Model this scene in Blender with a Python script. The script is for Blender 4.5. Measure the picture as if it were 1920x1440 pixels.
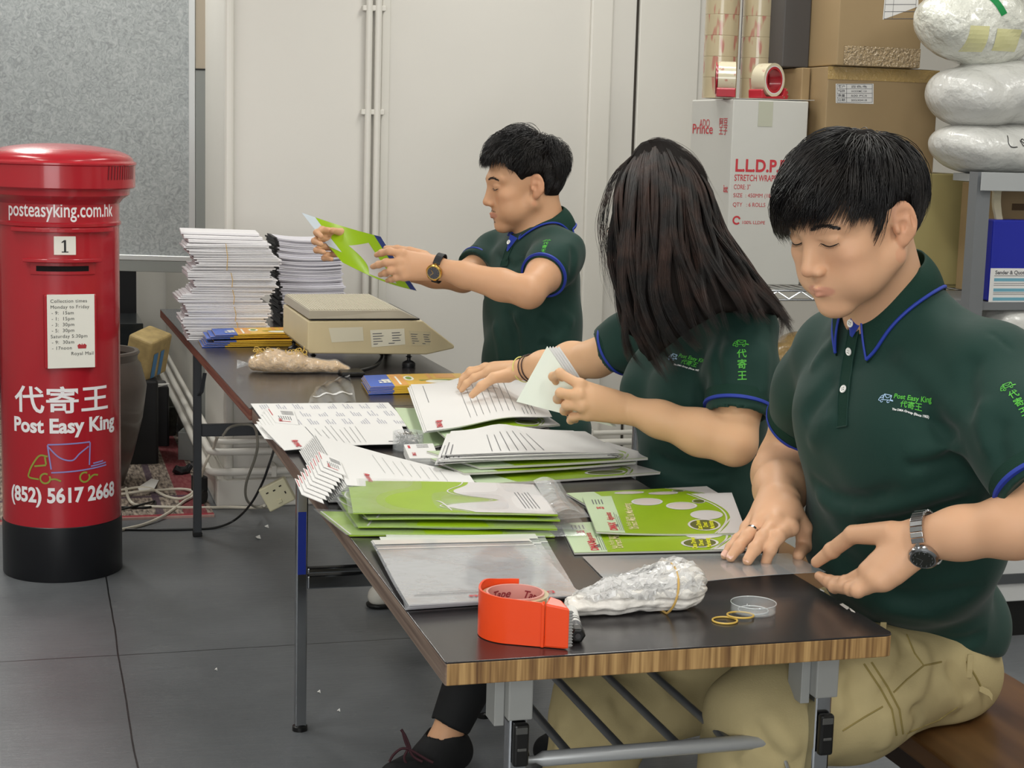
import bpy, bmesh, math, random
import numpy as np
from mathutils import Vector, Matrix, Quaternion
from mathutils.bvhtree import BVHTree
random.seed(7)
for _o in list(bpy.data.objects): bpy.data.objects.remove(_o)
SC = bpy.context.scene
COL = SC.collection
PI = math.pi

# ---------------------------------------------------------------- camera
FPX = 3122.1
CAM = np.array([-0.46687995, -1.86548322, 1.33002334])
YAW, PITCH, ROLL = -0.28190, 0.15010, 0.02790
_cy, _sy, _cp, _sp = math.cos(YAW), math.sin(YAW), math.cos(PITCH), math.sin(PITCH)
_fw = np.array([-_sy*_cp, _cy*_cp, -_sp]); _rt = np.array([_cy, _sy, 0.0]); _up = np.cross(_rt, _fw)
RT = math.cos(ROLL)*_rt + math.sin(ROLL)*_up
UP = -math.sin(ROLL)*_rt + math.cos(ROLL)*_up
FW = _fw
cam_data = bpy.data.cameras.new('camera'); cam = bpy.data.objects.new('camera', cam_data); COL.objects.link(cam)
cam_data.sensor_width = 36.0; cam_data.lens = FPX/1920*36.0
cam_data.clip_start = 0.05; cam_data.clip_end = 60
_m = Matrix(((RT[0], UP[0], -FW[0], CAM[0]), (RT[1], UP[1], -FW[1], CAM[1]), (RT[2], UP[2], -FW[2], CAM[2]), (0, 0, 0, 1)))
cam.matrix_world = _m
SC.camera = cam

# surveyed points: a direction seen from the camera station, met with a real plane of the room
def _ray(x, y): return RT*(x-960)/FPX - UP*(y-720)/FPX + FW
def onz(x, y, z): d = _ray(x, y); return CAM + d*(z-CAM[2])/d[2]
def ony(x, y, Y): d = _ray(x, y); return CAM + d*(Y-CAM[1])/d[1]
def onx(x, y, X): d = _ray(x, y); return CAM + d*(X-CAM[0])/d[0]
def pd(x, y, d): return CAM + _ray(x, y)*d

# ---------------------------------------------------------------- light and exposure
world = bpy.data.worlds.new('world'); SC.world = world; world.use_nodes = True
world.node_tree.nodes['Background'].inputs[0].default_value = (0.93, 0.97, 1.0, 1)
world.node_tree.nodes['Background'].inputs[1].default_value = 0.35
SC.view_settings.view_transform = 'Standard'; SC.view_settings.look = 'None'
SC.view_settings.exposure = 0.2; SC.view_settings.gamma = 1.0; SC.view_settings.use_curve_mapping = False
def area(name, loc, size, energy, color=(1, 1, 1), target=None):
    l = bpy.data.lights.new(name, 'AREA'); l.shape = 'RECTANGLE'; l.size, l.size_y = size; l.energy = energy; l.color = color
    o = bpy.data.objects.new(name, l); COL.objects.link(o); o.location = loc
    if target is not None:
        o.rotation_euler = (Vector(target)-Vector(loc)).to_track_quat('-Z', 'Y').to_euler()
    return o
CEIL = 2.75
for _i, (_x, _y, _e) in enumerate([(-1.6, -1.6, 22), (0.9, -1.6, 22), (-1.6, 0.9, 22), (0.9, 0.9, 17), (-1.2, 2.9, 20), (1.2, 2.7, 17), (2.5, 0.4, 16), (-0.7, 5.0, 30)]):  # last entry is an added fill brightening the dim left wall face
    area('ceiling_tube_and_fill', (_x, _y, CEIL-0.04), (0.30, 1.2), _e, (1.0, 0.985, 0.93))

area('front_fill_light', (-1.6, -3.35, 1.55), (2.6, 1.5), 62, (0.97, 0.99, 1.0), (-1.6, 3.0, 1.2))  # added fill behind the camera for faces and upright surfaces; no window there

# ---------------------------------------------------------------- helpers
def lin(c):
    if isinstance(c, str):
        c = c.lstrip('#'); c = [int(c[i:i+2], 16)/255 for i in (0, 2, 4)]
    return tuple(v/12.92 if v <= 0.04045 else ((v+0.055)/1.055)**2.4 for v in c[:3]) + (1.0,)
MATS = {}
def mat(name, color='#808080', rough=0.5, metal=0.0, bump=0.0, bscale=200.0, var=0.0, vscale=8.0, spec=0.5, coat=0.0, alpha=1.0, trans=0.0, sss=0.0, ior=1.45, sheen=0.0, attr=None, bdist=0.002, emit=None, detail=3.0):
    if name in MATS: return MATS[name]
    m = bpy.data.materials.new(name); m.use_nodes = True; MATS[name] = m
    nt = m.node_tree; N = nt.nodes; L = nt.links; b = N['Principled BSDF']
    I = b.inputs
    I['Base Color'].default_value = lin(color); I['Roughness'].default_value = rough; I['Metallic'].default_value = metal
    I['Specular IOR Level'].default_value = spec; I['Coat Weight'].default_value = coat; I['Alpha'].default_value = alpha
    I['Transmission Weight'].default_value = trans; I['IOR'].default_value = ior
    if coat: I['Coat Roughness'].default_value = 0.08
    if sss:
        I['Subsurface Weight'].default_value = sss; I['Subsurface Radius'].default_value = (0.012, 0.005, 0.003); I['Subsurface Scale'].default_value = 0.5
    if sheen: I['Sheen Weight'].default_value = sheen
    if emit: I['Emission Color'].default_value = lin(emit[0]); I['Emission Strength'].default_value = emit[1]
    tc = N.new('ShaderNodeTexCoord'); src = None
    if attr:
        a = N.new('ShaderNodeAttribute'); a.attribute_name = attr; src = a.outputs['Color']; L.new(src, I['Base Color'])
    if var:
        n = N.new('ShaderNodeTexNoise'); n.inputs['Scale'].default_value = vscale; n.inputs['Detail'].default_value = 4
        L.new(tc.outputs['Object'], n.inputs['Vector'])
        r = N.new('ShaderNodeMapRange'); r.inputs['From Min'].default_value = 0.25; r.inputs['From Max'].default_value = 0.75
        r.inputs['To Min'].default_value = 1-var; r.inputs['To Max'].default_value = 1+var; L.new(n.outputs['Fac'], r.inputs['Value'])
        mx = N.new('ShaderNodeMix'); mx.data_type = 'RGBA'; mx.blend_type = 'MULTIPLY'; mx.inputs['Factor'].default_value = 1
        if src: L.new(src, mx.inputs['A'])
        else: mx.inputs['A'].default_value = lin(color)
        L.new(r.outputs['Result'], mx.inputs['B']); L.new(mx.outputs['Result'], I['Base Color'])
    if bump:
        n2 = N.new('ShaderNodeTexNoise'); n2.inputs['Scale'].default_value = bscale; n2.inputs['Detail'].default_value = detail
        L.new(tc.outputs['Object'], n2.inputs['Vector'])
        bp = N.new('ShaderNodeBump'); bp.inputs['Strength'].default_value = bump; bp.inputs['Distance'].default_value = bdist
        L.new(n2.outputs['Fac'], bp.inputs['Height']); L.new(bp.outputs['Normal'], I['Normal'])
    return m
def nodes(m): return m.node_tree.nodes, m.node_tree.links, m.node_tree.nodes['Principled BSDF']

def V(*a): return np.array(a, float)
def nrm(v): v = np.asarray(v, float); return v/max(1e-9, np.linalg.norm(v))
class MB:
    """collects vertices and faces; build() links them as one mesh object"""
    def __init__(s): s.v = []; s.f = []; s.mi = []; s.cm = 0
    def add(s, vs, fs):
        o = len(s.v); s.v.extend([tuple(map(float, p)) for p in vs]); s.f.extend([tuple(i+o for i in f) for f in fs]); s.mi.extend([s.cm]*len(fs)); return s
    def hexa(s, p):  # 8 points: bottom 4 ccw, top 4 ccw
        return s.add(p, [(3, 2, 1, 0), (4, 5, 6, 7), (0, 1, 5, 4), (1, 2, 6, 5), (2, 3, 7, 6), (3, 0, 4, 7)])
    def box(s, c, size, rz=0.0, R=None):
        hx, hy, hz = [a/2 for a in size]
        P = [V(-hx, -hy, -hz), V(hx, -hy, -hz), V(hx, hy, -hz), V(-hx, hy, -hz), V(-hx, -hy, hz), V(hx, -hy, hz), V(hx, hy, hz), V(-hx, hy, hz)]
        if R is None: R = np.array([[math.cos(rz), -math.sin(rz), 0], [math.sin(rz), math.cos(rz), 0], [0, 0, 1]])
        return s.hexa([R@p + np.asarray(c, float) for p in P])
    def bb(s, a, b): return s.box([(a[i]+b[i])/2 for i in range(3)], [abs(b[i]-a[i]) for i in range(3)])
    def tube(s, pts, r, seg=10, closed=False, cap=True, flat=None):
        pts = [np.asarray(p, float) for p in pts]; n = len(pts); rs = r if hasattr(r, '__len__') else [r]*n
        vs = []; prev = None
        for i in range(n):
            if closed: t = nrm(pts[(i+1) % n]-pts[i-1])
            else: t = nrm(pts[min(i+1, n-1)]-pts[max(i-1, 0)])
            if prev is None:
                a = V(0, 0, 1) if abs(t[2]) < 0.9 else V(1, 0, 0)
                u = nrm(np.cross(a, t)) if flat is None else nrm(flat-t*np.dot(flat, t))
            else: u = nrm(prev-t*np.dot(prev, t))
            prev = u; w = np.cross(t, u)
            for k in range(seg):
                a = 2*PI*k/seg; vs.append(pts[i]+rs[i]*(math.cos(a)*u+math.sin(a)*w))
        fs = []
        for i in range(n if closed else n-1):
            j = (i+1) % n
            for k in range(seg): fs.append((i*seg+k, i*seg+(k+1) % seg, j*seg+(k+1) % seg, j*seg+k))
        if cap and not closed: fs.append(tuple(reversed(range(seg)))); fs.append(tuple((n-1)*seg+k for k in range(seg)))
        return s.add(vs, fs)
    def ribbon(s, pts, wv, w, t):  # flat strip: pts centreline, wv width direction(s), w width, t thickness
        n = len(pts); vs = []
        for i, p in enumerate(pts):
            p = np.asarray(p, float); tg = nrm(np.asarray(pts[min(i+1, n-1)], float)-np.asarray(pts[max(i-1, 0)], float))
            a = nrm(wv[i] if hasattr(wv[0], '__len__') else wv); nn = nrm(np.cross(tg, a))
            ww = w[i] if hasattr(w, '__len__') else w
            vs += [p-a*ww/2-nn*t/2, p+a*ww/2-nn*t/2, p+a*ww/2+nn*t/2, p-a*ww/2+nn*t/2]
        fs = [(3, 2, 1, 0), tuple((n-1)*4+k for k in range(4))]
        for i in range(n-1):
            for k in range(4): fs.append((i*4+k, i*4+(k+1) % 4, i*4+4+(k+1) % 4, i*4+4+k))
        return s.add(vs, fs)
    def lathe(s, prof, c=(0, 0, 0), seg=64, R=None, cap=True):
        vs = []; n = len(prof); c = np.asarray(c, float)
        for r, z in prof:
            for k in range(seg):
                a = 2*PI*k/seg; p = V(r*math.cos(a), r*math.sin(a), z)
                vs.append((R@p if R is not None else p)+c)
        fs = [(i*seg+k, i*seg+(k+1) % seg, (i+1)*seg+(k+1) % seg, (i+1)*seg+k) for i in range(n-1) for k in range(seg)]
        if cap: fs.append(tuple(reversed(range(seg)))); fs.append(tuple((n-1)*seg+k for k in range(seg)))
        return s.add(vs, fs)
    def prism(s, poly, z0, z1, M=None):  # polygon in xy extruded z0..z1, mapped by M (4x4 or func)
        n = len(poly); P = [V(x, y, z0) for x, y in poly]+[V(x, y, z1) for x, y in poly]
        if M is not None: P = [M(p) for p in P]
        return s.add(P, [tuple(reversed(range(n))), tuple(range(n, 2*n))]+[(i, (i+1) % n, n+(i+1) % n, n+i) for i in range(n)])
    def grid(s, fn, nu, nv, th=None):  # fn(u,v)->point; th: function/number for a lower sheet displaced along -z or given fn2
        P = [fn(i/nu, j/nv) for j in range(nv+1) for i in range(nu+1)]; W = nu+1
        F = [(j*W+i, j*W+i+1, (j+1)*W+i+1, (j+1)*W+i) for j in range(nv) for i in range(nu)]
        if th is None: return s.add(P, F)
        off = np.asarray(th, float) if hasattr(th, '__len__') else V(0, 0, -th)
        n = len(P); P2 = [p+off for p in P]
        F2 = [tuple(reversed([a+n for a in f])) for f in F]
        B = [(i, 0) for i in range(nu)]+[(nu, j) for j in range(nv)]+[(i, nv) for i in range(nu, 0, -1)]+[(0, j) for j in range(nv, 0, -1)]
        S = []
        for k in range(len(B)):
            a = B[k][1]*W+B[k][0]; b = B[(k+1) % len(B)]; b = b[1]*W+b[0]; S.append((b, a, a+n, b+n))
        return s.add(P+P2, F+F2+S)
    def build(s, name, m, parent=None, smooth=False, bevel=0.0, label=None, seg=2, loc=None, angle=0.6):
        me = bpy.data.meshes.new(name); me.from_pydata(s.v, [], s.f); me.update()
        for x in (m if isinstance(m, (list, tuple)) else [m]): me.materials.append(x)
        if isinstance(m, (list, tuple)): me.polygons.foreach_set('material_index', s.mi)
        o = bpy.data.objects.new(name, me); COL.objects.link(o)
        if parent is not None: o.parent = parent; o.matrix_parent_inverse = Matrix.Identity(4)
        if parent is not None and loc is None:
            w = parent_world(parent)
            if w.length > 1e-9: me.transform(Matrix.Translation(-w))
        if loc is not None:
            l = Vector([float(c) for c in loc]); me.transform(Matrix.Translation(-l)); o.location = l-(parent_world(parent) if parent else Vector())
        if smooth:
            me.polygons.foreach_set('use_smooth', [True]*len(me.polygons))
            if smooth != 'all': me.set_sharp_from_angle(angle=angle)
        if bevel:
            md = o.modifiers.new('bevel', 'BEVEL'); md.width = bevel; md.segments = seg; md.limit_method = 'ANGLE'; md.angle_limit = 0.6
            md.harden_normals = False
        if label: o['label'] = label
        return o
def parent_world(p):
    w = Vector()
    while p is not None: w += p.location; p = p.parent
    return w
def root(name, loc=(0, 0, 0)):
    o = bpy.data.objects.new(name, None); o.empty_display_size = 0.05; COL.objects.link(o); o.location = Vector([float(c) for c in loc]); return o
def tag(o, label, cat, group=None):
    o['label'] = label; o['category'] = cat
    if group: o['group'] = group
    return o
def struct(o): o['kind'] = 'structure'; return o
def copy_tree(o, parent=None):
    c = o.copy(); COL.objects.link(c)
    if parent is not None: c.parent = parent
    for ch in [x for x in bpy.data.objects if x.parent == o]: copy_tree(ch, c)
    return c

# text as flat triangles: list of (verts2d, faces)
def text2d(txt, size=0.1, weight=0.0, align='CENTER', sx=1.0, shear=0.0, spacing=1.0, sub=0.0, valign='CENTER'):
    cu = bpy.data.curves.new('t', 'FONT'); cu.body = txt; cu.size = 1.0; cu.offset = weight; cu.align_x = align; cu.align_y = valign
    cu.shear = shear; cu.space_character = spacing; cu.resolution_u = 4; cu.fill_mode = 'FRONT'
    o = bpy.data.objects.new('t', cu); COL.objects.link(o); bpy.context.view_layer.update()
    me = bpy.data.meshes.new_from_object(o.evaluated_get(bpy.context.evaluated_depsgraph_get()))
    if sub:
        bm = bmesh.new(); bm.from_mesh(me); bmesh.ops.triangulate(bm, faces=bm.faces)
        for _ in range(5):
            es = [e for e in bm.edges if e.calc_length()*size > sub]
            if not es: break
            bmesh.ops.subdivide_edges(bm, edges=es, cuts=1); bmesh.ops.triangulate(bm, faces=bm.faces)
        bm.to_mesh(me); bm.free()
    vs = [(v.co.x*size*sx, v.co.y*size) for v in me.vertices]; fs = [tuple(p.vertices) for p in me.polygons]
    bpy.data.objects.remove(o); bpy.data.curves.remove(cu); bpy.data.meshes.remove(me)
    return vs, fs
def put2d(mb, g, fn, flip=False):
    vs, fs = g; mb.add([fn(x, y) for x, y in vs], [tuple(reversed(f)) if flip else f for f in fs]); return mb
def plane_fn(o, u, v, lift=0.0):
    o = np.asarray(o, float); u = nrm(u); v = nrm(np.asarray(v, float)-u*np.dot(u, v)); n = np.cross(u, v)
    return lambda x, y: o+u*x+v*y+n*lift
def stroke2d(pts, w):  # polyline as flat strip in 2d
    n = len(pts); vs = []
    for i in range(n):
        a = np.array(pts[max(i-1, 0)], float); b = np.array(pts[min(i+1, n-1)], float); t = (b-a)/max(1e-9, np.linalg.norm(b-a)); q = np.array([-t[1], t[0]])
        ww = w[i] if hasattr(w, '__len__') else w
        p = np.array(pts[i], float); vs += [tuple(p-q*ww/2), tuple(p+q*ww/2)]
    return vs, [(2*i, 2*i+2, 2*i+3, 2*i+1) for i in range(n-1)]
def arc2d(cx, cy, r, a0, a1, n=16, ry=None): return [(cx+r*math.cos(math.radians(a0+(a1-a0)*i/n)), cy+(ry or r)*math.sin(math.radians(a0+(a1-a0)*i/n))) for i in range(n+1)]
def disc2d(cx, cy, r, ry=None, n=28): return [(cx, cy)]+arc2d(cx, cy, r, 0, 360, n, ry)[:-1], [(0, i+1, (i+1) % n+1) for i in range(n)]
def rect2d(x0, y0, x1, y1): return [(x0, y0), (x1, y0), (x1, y1), (x0, y1)], [(0, 1, 2, 3)]
def bez(p, n=12):  # catmull-rom through points
    p = [np.asarray(q, float) for q in p]; p = [2*p[0]-p[1]]+p+[2*p[-1]-p[-2]]; out = []
    for i in range(1, len(p)-2):
        for k in range(n):
            t = k/n; a, b, c, d = p[i-1:i+3]
            out.append(0.5*((2*b)+(-a+c)*t+(2*a-5*b+4*c-d)*t*t+(-a+3*b-3*c+d)*t**3))
    out.append(p[-2]); return out
def zrot(a): c, s = math.cos(a), math.sin(a); return np.array([[c, -s, 0], [s, c, 0], [0, 0, 1]])
def frame_to(z):  # rotation matrix whose third column is z
    z = nrm(z); a = V(0, 0, 1) if abs(z[2]) < 0.95 else V(1, 0, 0); x = nrm(np.cross(a, z)); return np.array([x, np.cross(z, x), z]).T
# ---------------------------------------------------------------- implicit surfaces for bodies and clothes
def smin(a, b, k):
    h = np.clip(0.5+0.5*(b-a)/k, 0, 1); return b*(1-h)+a*h-k*h*(1-h)
def smax(a, b, k): return -smin(-a, -b, k)
class Sdf:
    def __init__(s): s.ops = []; s.post = []
    def cone(s, p0, p1, r0, r1, k=0.02, flat=None, fs=1.0, op='u'):
        """tapered capsule; flat: direction in which it is squeezed to the factor fs"""
        p0 = np.asarray(p0, float); p1 = np.asarray(p1, float); R = max(r0, r1)*max(1, fs)
        fl = None if flat is None else nrm(flat)
        d = p1-p0; l2 = max(1e-9, d@d)
        def fn(P):
            q = P-p0; t = np.clip(q@d/l2, 0, 1); w = q-t[:, None]*d; r = r0+(r1-r0)*t
            if fl is not None:
                a = w@fl; w2 = w+fl*(a*(1/fs-1))[:, None]; L = np.sqrt((w2*w2).sum(1))+1e-9; L0 = np.sqrt((w*w).sum(1))+1e-9
                return (L-r)*L0/L
            return np.sqrt((w*w).sum(1))-r
        s.ops.append((op, fn, k, (p0+p1)/2, np.linalg.norm(d)/2+R)); return s
    def ell(s, c, r, M=None, k=0.02, op='u'):
        """ellipsoid, M: 3x3 whose columns are its axes"""
        c = np.asarray(c, float); r = np.asarray(r, float)
        def fn(P):
            q = P-c
            if M is not None: q = q@M
            k0 = np.sqrt(((q/r)**2).sum(1))+1e-9; k1 = np.sqrt(((q/r**2)**2).sum(1))+1e-9
            return k0*(k0-1)/k1
        s.ops.append((op, fn, k, c, float(r.max()))); return s
    def chain(s, pts, rs, k=0.02, flat=None, fs=1.0, op='u'):
        for i in range(len(pts)-1): s.cone(pts[i], pts[i+1], rs[i], rs[i+1], k if i else k, flat, fs, op)
        return s
    def cut(s, p, n, k=0.004):
        """remove the side the normal points to, everywhere"""
        p = np.asarray(p, float); n = nrm(n); s.ops.append(('s', lambda P: -((P-p)@n), k, p, 1e3)); return s
    def cutnear(s, p, n, c, r, k=0.004):
        """remove the side the normal points to, only inside the ball c,r"""
        p = np.asarray(p, float); n = nrm(n); c = np.asarray(c, float)
        s.ops.append(('s', lambda P: np.maximum(-((P-p)@n), np.sqrt(((P-c)**2).sum(1))-r), k, c, r)); return s
    def disp(s, fn, c=None, r=1e3): s.ops.append(('d', fn, 0, np.zeros(3) if c is None else np.asarray(c, float), r)); return s
    def fold(s, pts, w, h):
        """a crease or ridge along a polyline: h>0 pushes out"""
        pts = [np.asarray(p, float) for p in pts]; c = sum(pts)/len(pts); r = max(np.linalg.norm(p-c) for p in pts)+3*w; n = len(pts)-1
        def fn(P):
            best = None
            for i in range(n):
                a, b = pts[i], pts[i+1]; d = b-a; t = np.clip((P-a)@d/(d@d), 0, 1); q = np.sqrt(((P-a-t[:, None]*d)**2).sum(1))
                g = (i+t)/n; v = np.exp(-(q/w)**2)*np.clip(np.minimum(g, 1-g)*5, 0, 1)
                best = v if best is None else np.maximum(best, v)
            return -h*best
        s.ops.append(('d', fn, 0, c, r)); return s
    def eval(s, P, c=None, h=None):
        D = np.full(len(P), 1.0)
        for op, fn, k, cc, r in s.ops:
            if c is not None and np.linalg.norm(cc-c)-r-h > (0.03+2*k if op == 'u' else 0.01): continue
            if op == 'u': D = smin(D, fn(P), k)
            elif op == 's': D = smax(D, -fn(P), k)
            else: D = D+fn(P)
        return D
    def mesh(s, vox, pad=0.02):
        us = [(c, r) for op, f, k, c, r in s.ops if op == 'u']
        lo = np.min([c-r for c, r in us], 0)-pad; hi = np.max([c+r for c, r in us], 0)+pad
        B = 12; bs = B*vox; nb = np.ceil((hi-lo)/bs).astype(int); hd = bs*math.sqrt(3)/2
        allv = []; allk = []; allf = []
        idx = np.stack(np.meshgrid(*[np.arange(n) for n in nb], indexing='ij'), -1).reshape(-1, 3)
        cen = lo+(idx+0.5)*bs
        D = np.concatenate([s.eval(cen[i:i+20000]) for i in range(0, len(cen), 20000)])
        keep = idx[np.abs(D) < hd*1.25+0.012]
        g = np.arange(-1, B+1); G = np.stack(np.meshgrid(g, g, g, indexing='ij'), -1).reshape(-1, 3); n = B+2
        KEY = np.array([1, 1 << 20, 1 << 40], dtype=np.int64)
        corners = [(i, j, k) for i in (0, 1) for j in (0, 1) for k in (0, 1)]
        edges = [(a, b) for a in range(8) for b in range(a+1, 8) if sum(abs(x-y) for x, y in zip(corners[a], corners[b])) == 1]
        for bi in keep:
            base = bi*B; P = lo+(G+base)*vox; c = lo+(bi+0.5)*bs
            d = s.eval(P, c, hd+vox)
            if d.min() > 0 or d.max() < 0: continue
            F = d.reshape(n, n, n); m = n-1
            cs = [F[i:i+m, j:j+m, k:k+m] for i, j, k in corners]
            sg = [x < 0 for x in cs]; anyi = np.logical_or.reduce(sg); alli = np.logical_and.reduce(sg); act = anyi & ~alli
            ii = np.argwhere(act)
            if not len(ii): continue
            vals = [x[act] for x in cs]; sm = np.zeros((len(ii), 3)); cnt = np.zeros(len(ii))
            for a, b in edges:
                va, vb = vals[a], vals[b]; cr = (va < 0) != (vb < 0); t = np.where(cr, va/np.where(cr, va-vb, 1), 0)
                pa = np.array(corners[a], float); pb = np.array(corners[b], float)
                sm += np.where(cr[:, None], pa+(pb-pa)*t[:, None], 0); cnt += cr
            vp = lo+(ii+base-1+sm/cnt[:, None])*vox
            gk = (ii+base-1+4).astype(np.int64)@KEY
            allv.append(vp); allk.append(gk)
            I = F < 0
            for ax in range(3):
                # samples with local index 1..B (owned), edge along +ax
                sl0 = [slice(1, B+1)]*3; sl1 = list(sl0); sl1[ax] = slice(2, B+2) if True else None
                a = I[tuple(sl0)]; b = I[tuple(sl1)]; e = np.argwhere(a != b)
                if not len(e): continue
                sgn = a[tuple(e.T)]; e = e+1  # local sample index
                u, w = (ax+1) % 3, (ax+2) % 3; eu = np.zeros(3, int); eu[u] = 1; ew = np.zeros(3, int); ew[w] = 1
                q = [e-eu-ew, e-ew, e, e-eu]
                kk = np.stack([(x+base-1+4).astype(np.int64)@KEY for x in q], 1)
                kk[~sgn] = kk[~sgn][:, ::-1]; allf.append(kk)
        V_ = np.concatenate(allv); K_ = np.concatenate(allk); F_ = np.concatenate(allf)
        K, first = np.unique(K_, return_index=True); V_ = V_[first]
        pos = np.searchsorted(K, F_); pos = np.clip(pos, 0, len(K)-1); ok = (K[pos] == F_).all(1); F_ = pos[ok]
        return V_, F_
def smooth_mesh(Vt, F, it=2, lam=0.5):
    n = len(Vt); e = np.concatenate([F[:, [0, 1]], F[:, [1, 2]], F[:, [2, 3]], F[:, [3, 0]]]); e = np.concatenate([e, e[:, ::-1]])
    deg = np.bincount(e[:, 0], minlength=n)[:, None]
    for k in range(it):
        for l in (lam, -lam*1.03):
            S = np.stack([np.bincount(e[:, 0], weights=Vt[e[:, 1], a], minlength=n) for a in range(3)], 1)/np.maximum(deg, 1)
            Vt = Vt+l*(S-Vt)
    return Vt
def sdf_obj(s, vox, name, m, parent=None, color=None, sm=2, keep_main=True):
    Vt, F = s.mesh(vox); Vt = smooth_mesh(Vt, F, sm)
    off = np.array(parent_world(parent)) if parent is not None else np.zeros(3)
    me = bpy.data.meshes.new(name); me.vertices.add(len(Vt)); me.vertices.foreach_set('co', (Vt-off).ravel())
    me.loops.add(F.size); me.loops.foreach_set('vertex_index', F.ravel().astype(np.int32))
    me.polygons.add(len(F)); me.polygons.foreach_set('loop_start', np.arange(0, F.size, 4, dtype=np.int32)); me.polygons.foreach_set('loop_total', np.full(len(F), 4, dtype=np.int32))
    me.update(calc_edges=True); me.validate()
    me.polygons.foreach_set('use_smooth', np.ones(len(me.polygons), bool))
    me.materials.append(m)
    if color is not None:
        c = color(Vt); a = me.color_attributes.new('col', 'FLOAT_COLOR', 'POINT'); a.data.foreach_set('color', np.concatenate([c, np.ones((len(c), 1))], 1).astype(np.float32).ravel())
    o = bpy.data.objects.new(name, me); COL.objects.link(o)
    if parent is not None: o.parent = parent
    return o
def bvh_of(*objs):
    vs = []; fs = []
    for o in objs:
        w = parent_world(o); b = len(vs)
        vs += [v.co+w for v in o.data.vertices]; fs += [tuple(i+b for i in p.vertices) for p in o.data.polygons]
    return BVHTree.FromPolygons(vs, fs)
def wrap_fn(bvh, o, u, v, n, lift=0.0012, reach=0.25):
    """plane coordinates dropped along -n on to a surface"""
    o = np.asarray(o, float); u = nrm(u); v = nrm(v); n = nrm(n)
    def fn(x, y):
        p = o+u*x+v*y; h = bvh.ray_cast(Vector(p+n*reach), Vector(-n), reach*2)
        if h[0] is None: return p
        return np.array(h[0])+n*lift
    return fn
def fold_px(S, lines, vox=0.014):
    """creases along lines seen on the cloth: each is (points, half width, height), met with the real surface"""
    Vt, F = S.mesh(vox); bv = BVHTree.FromPolygons([Vector(p) for p in Vt], [tuple(int(i) for i in f) for f in F])
    for px, w, h in lines:
        pts = []
        for i, (x, y) in enumerate(px):
            h0 = bv.ray_cast(Vector(CAM), Vector(nrm(_ray(x, y))), 9)
            if h0[0] is not None and (not pts or np.linalg.norm(np.array(h0[0])-pts[-1]) < 0.25): pts.append(np.array(h0[0]))
        if len(pts) > 1: S.fold(bez(pts, 2) if len(pts) > 2 else pts, w, h)
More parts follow.
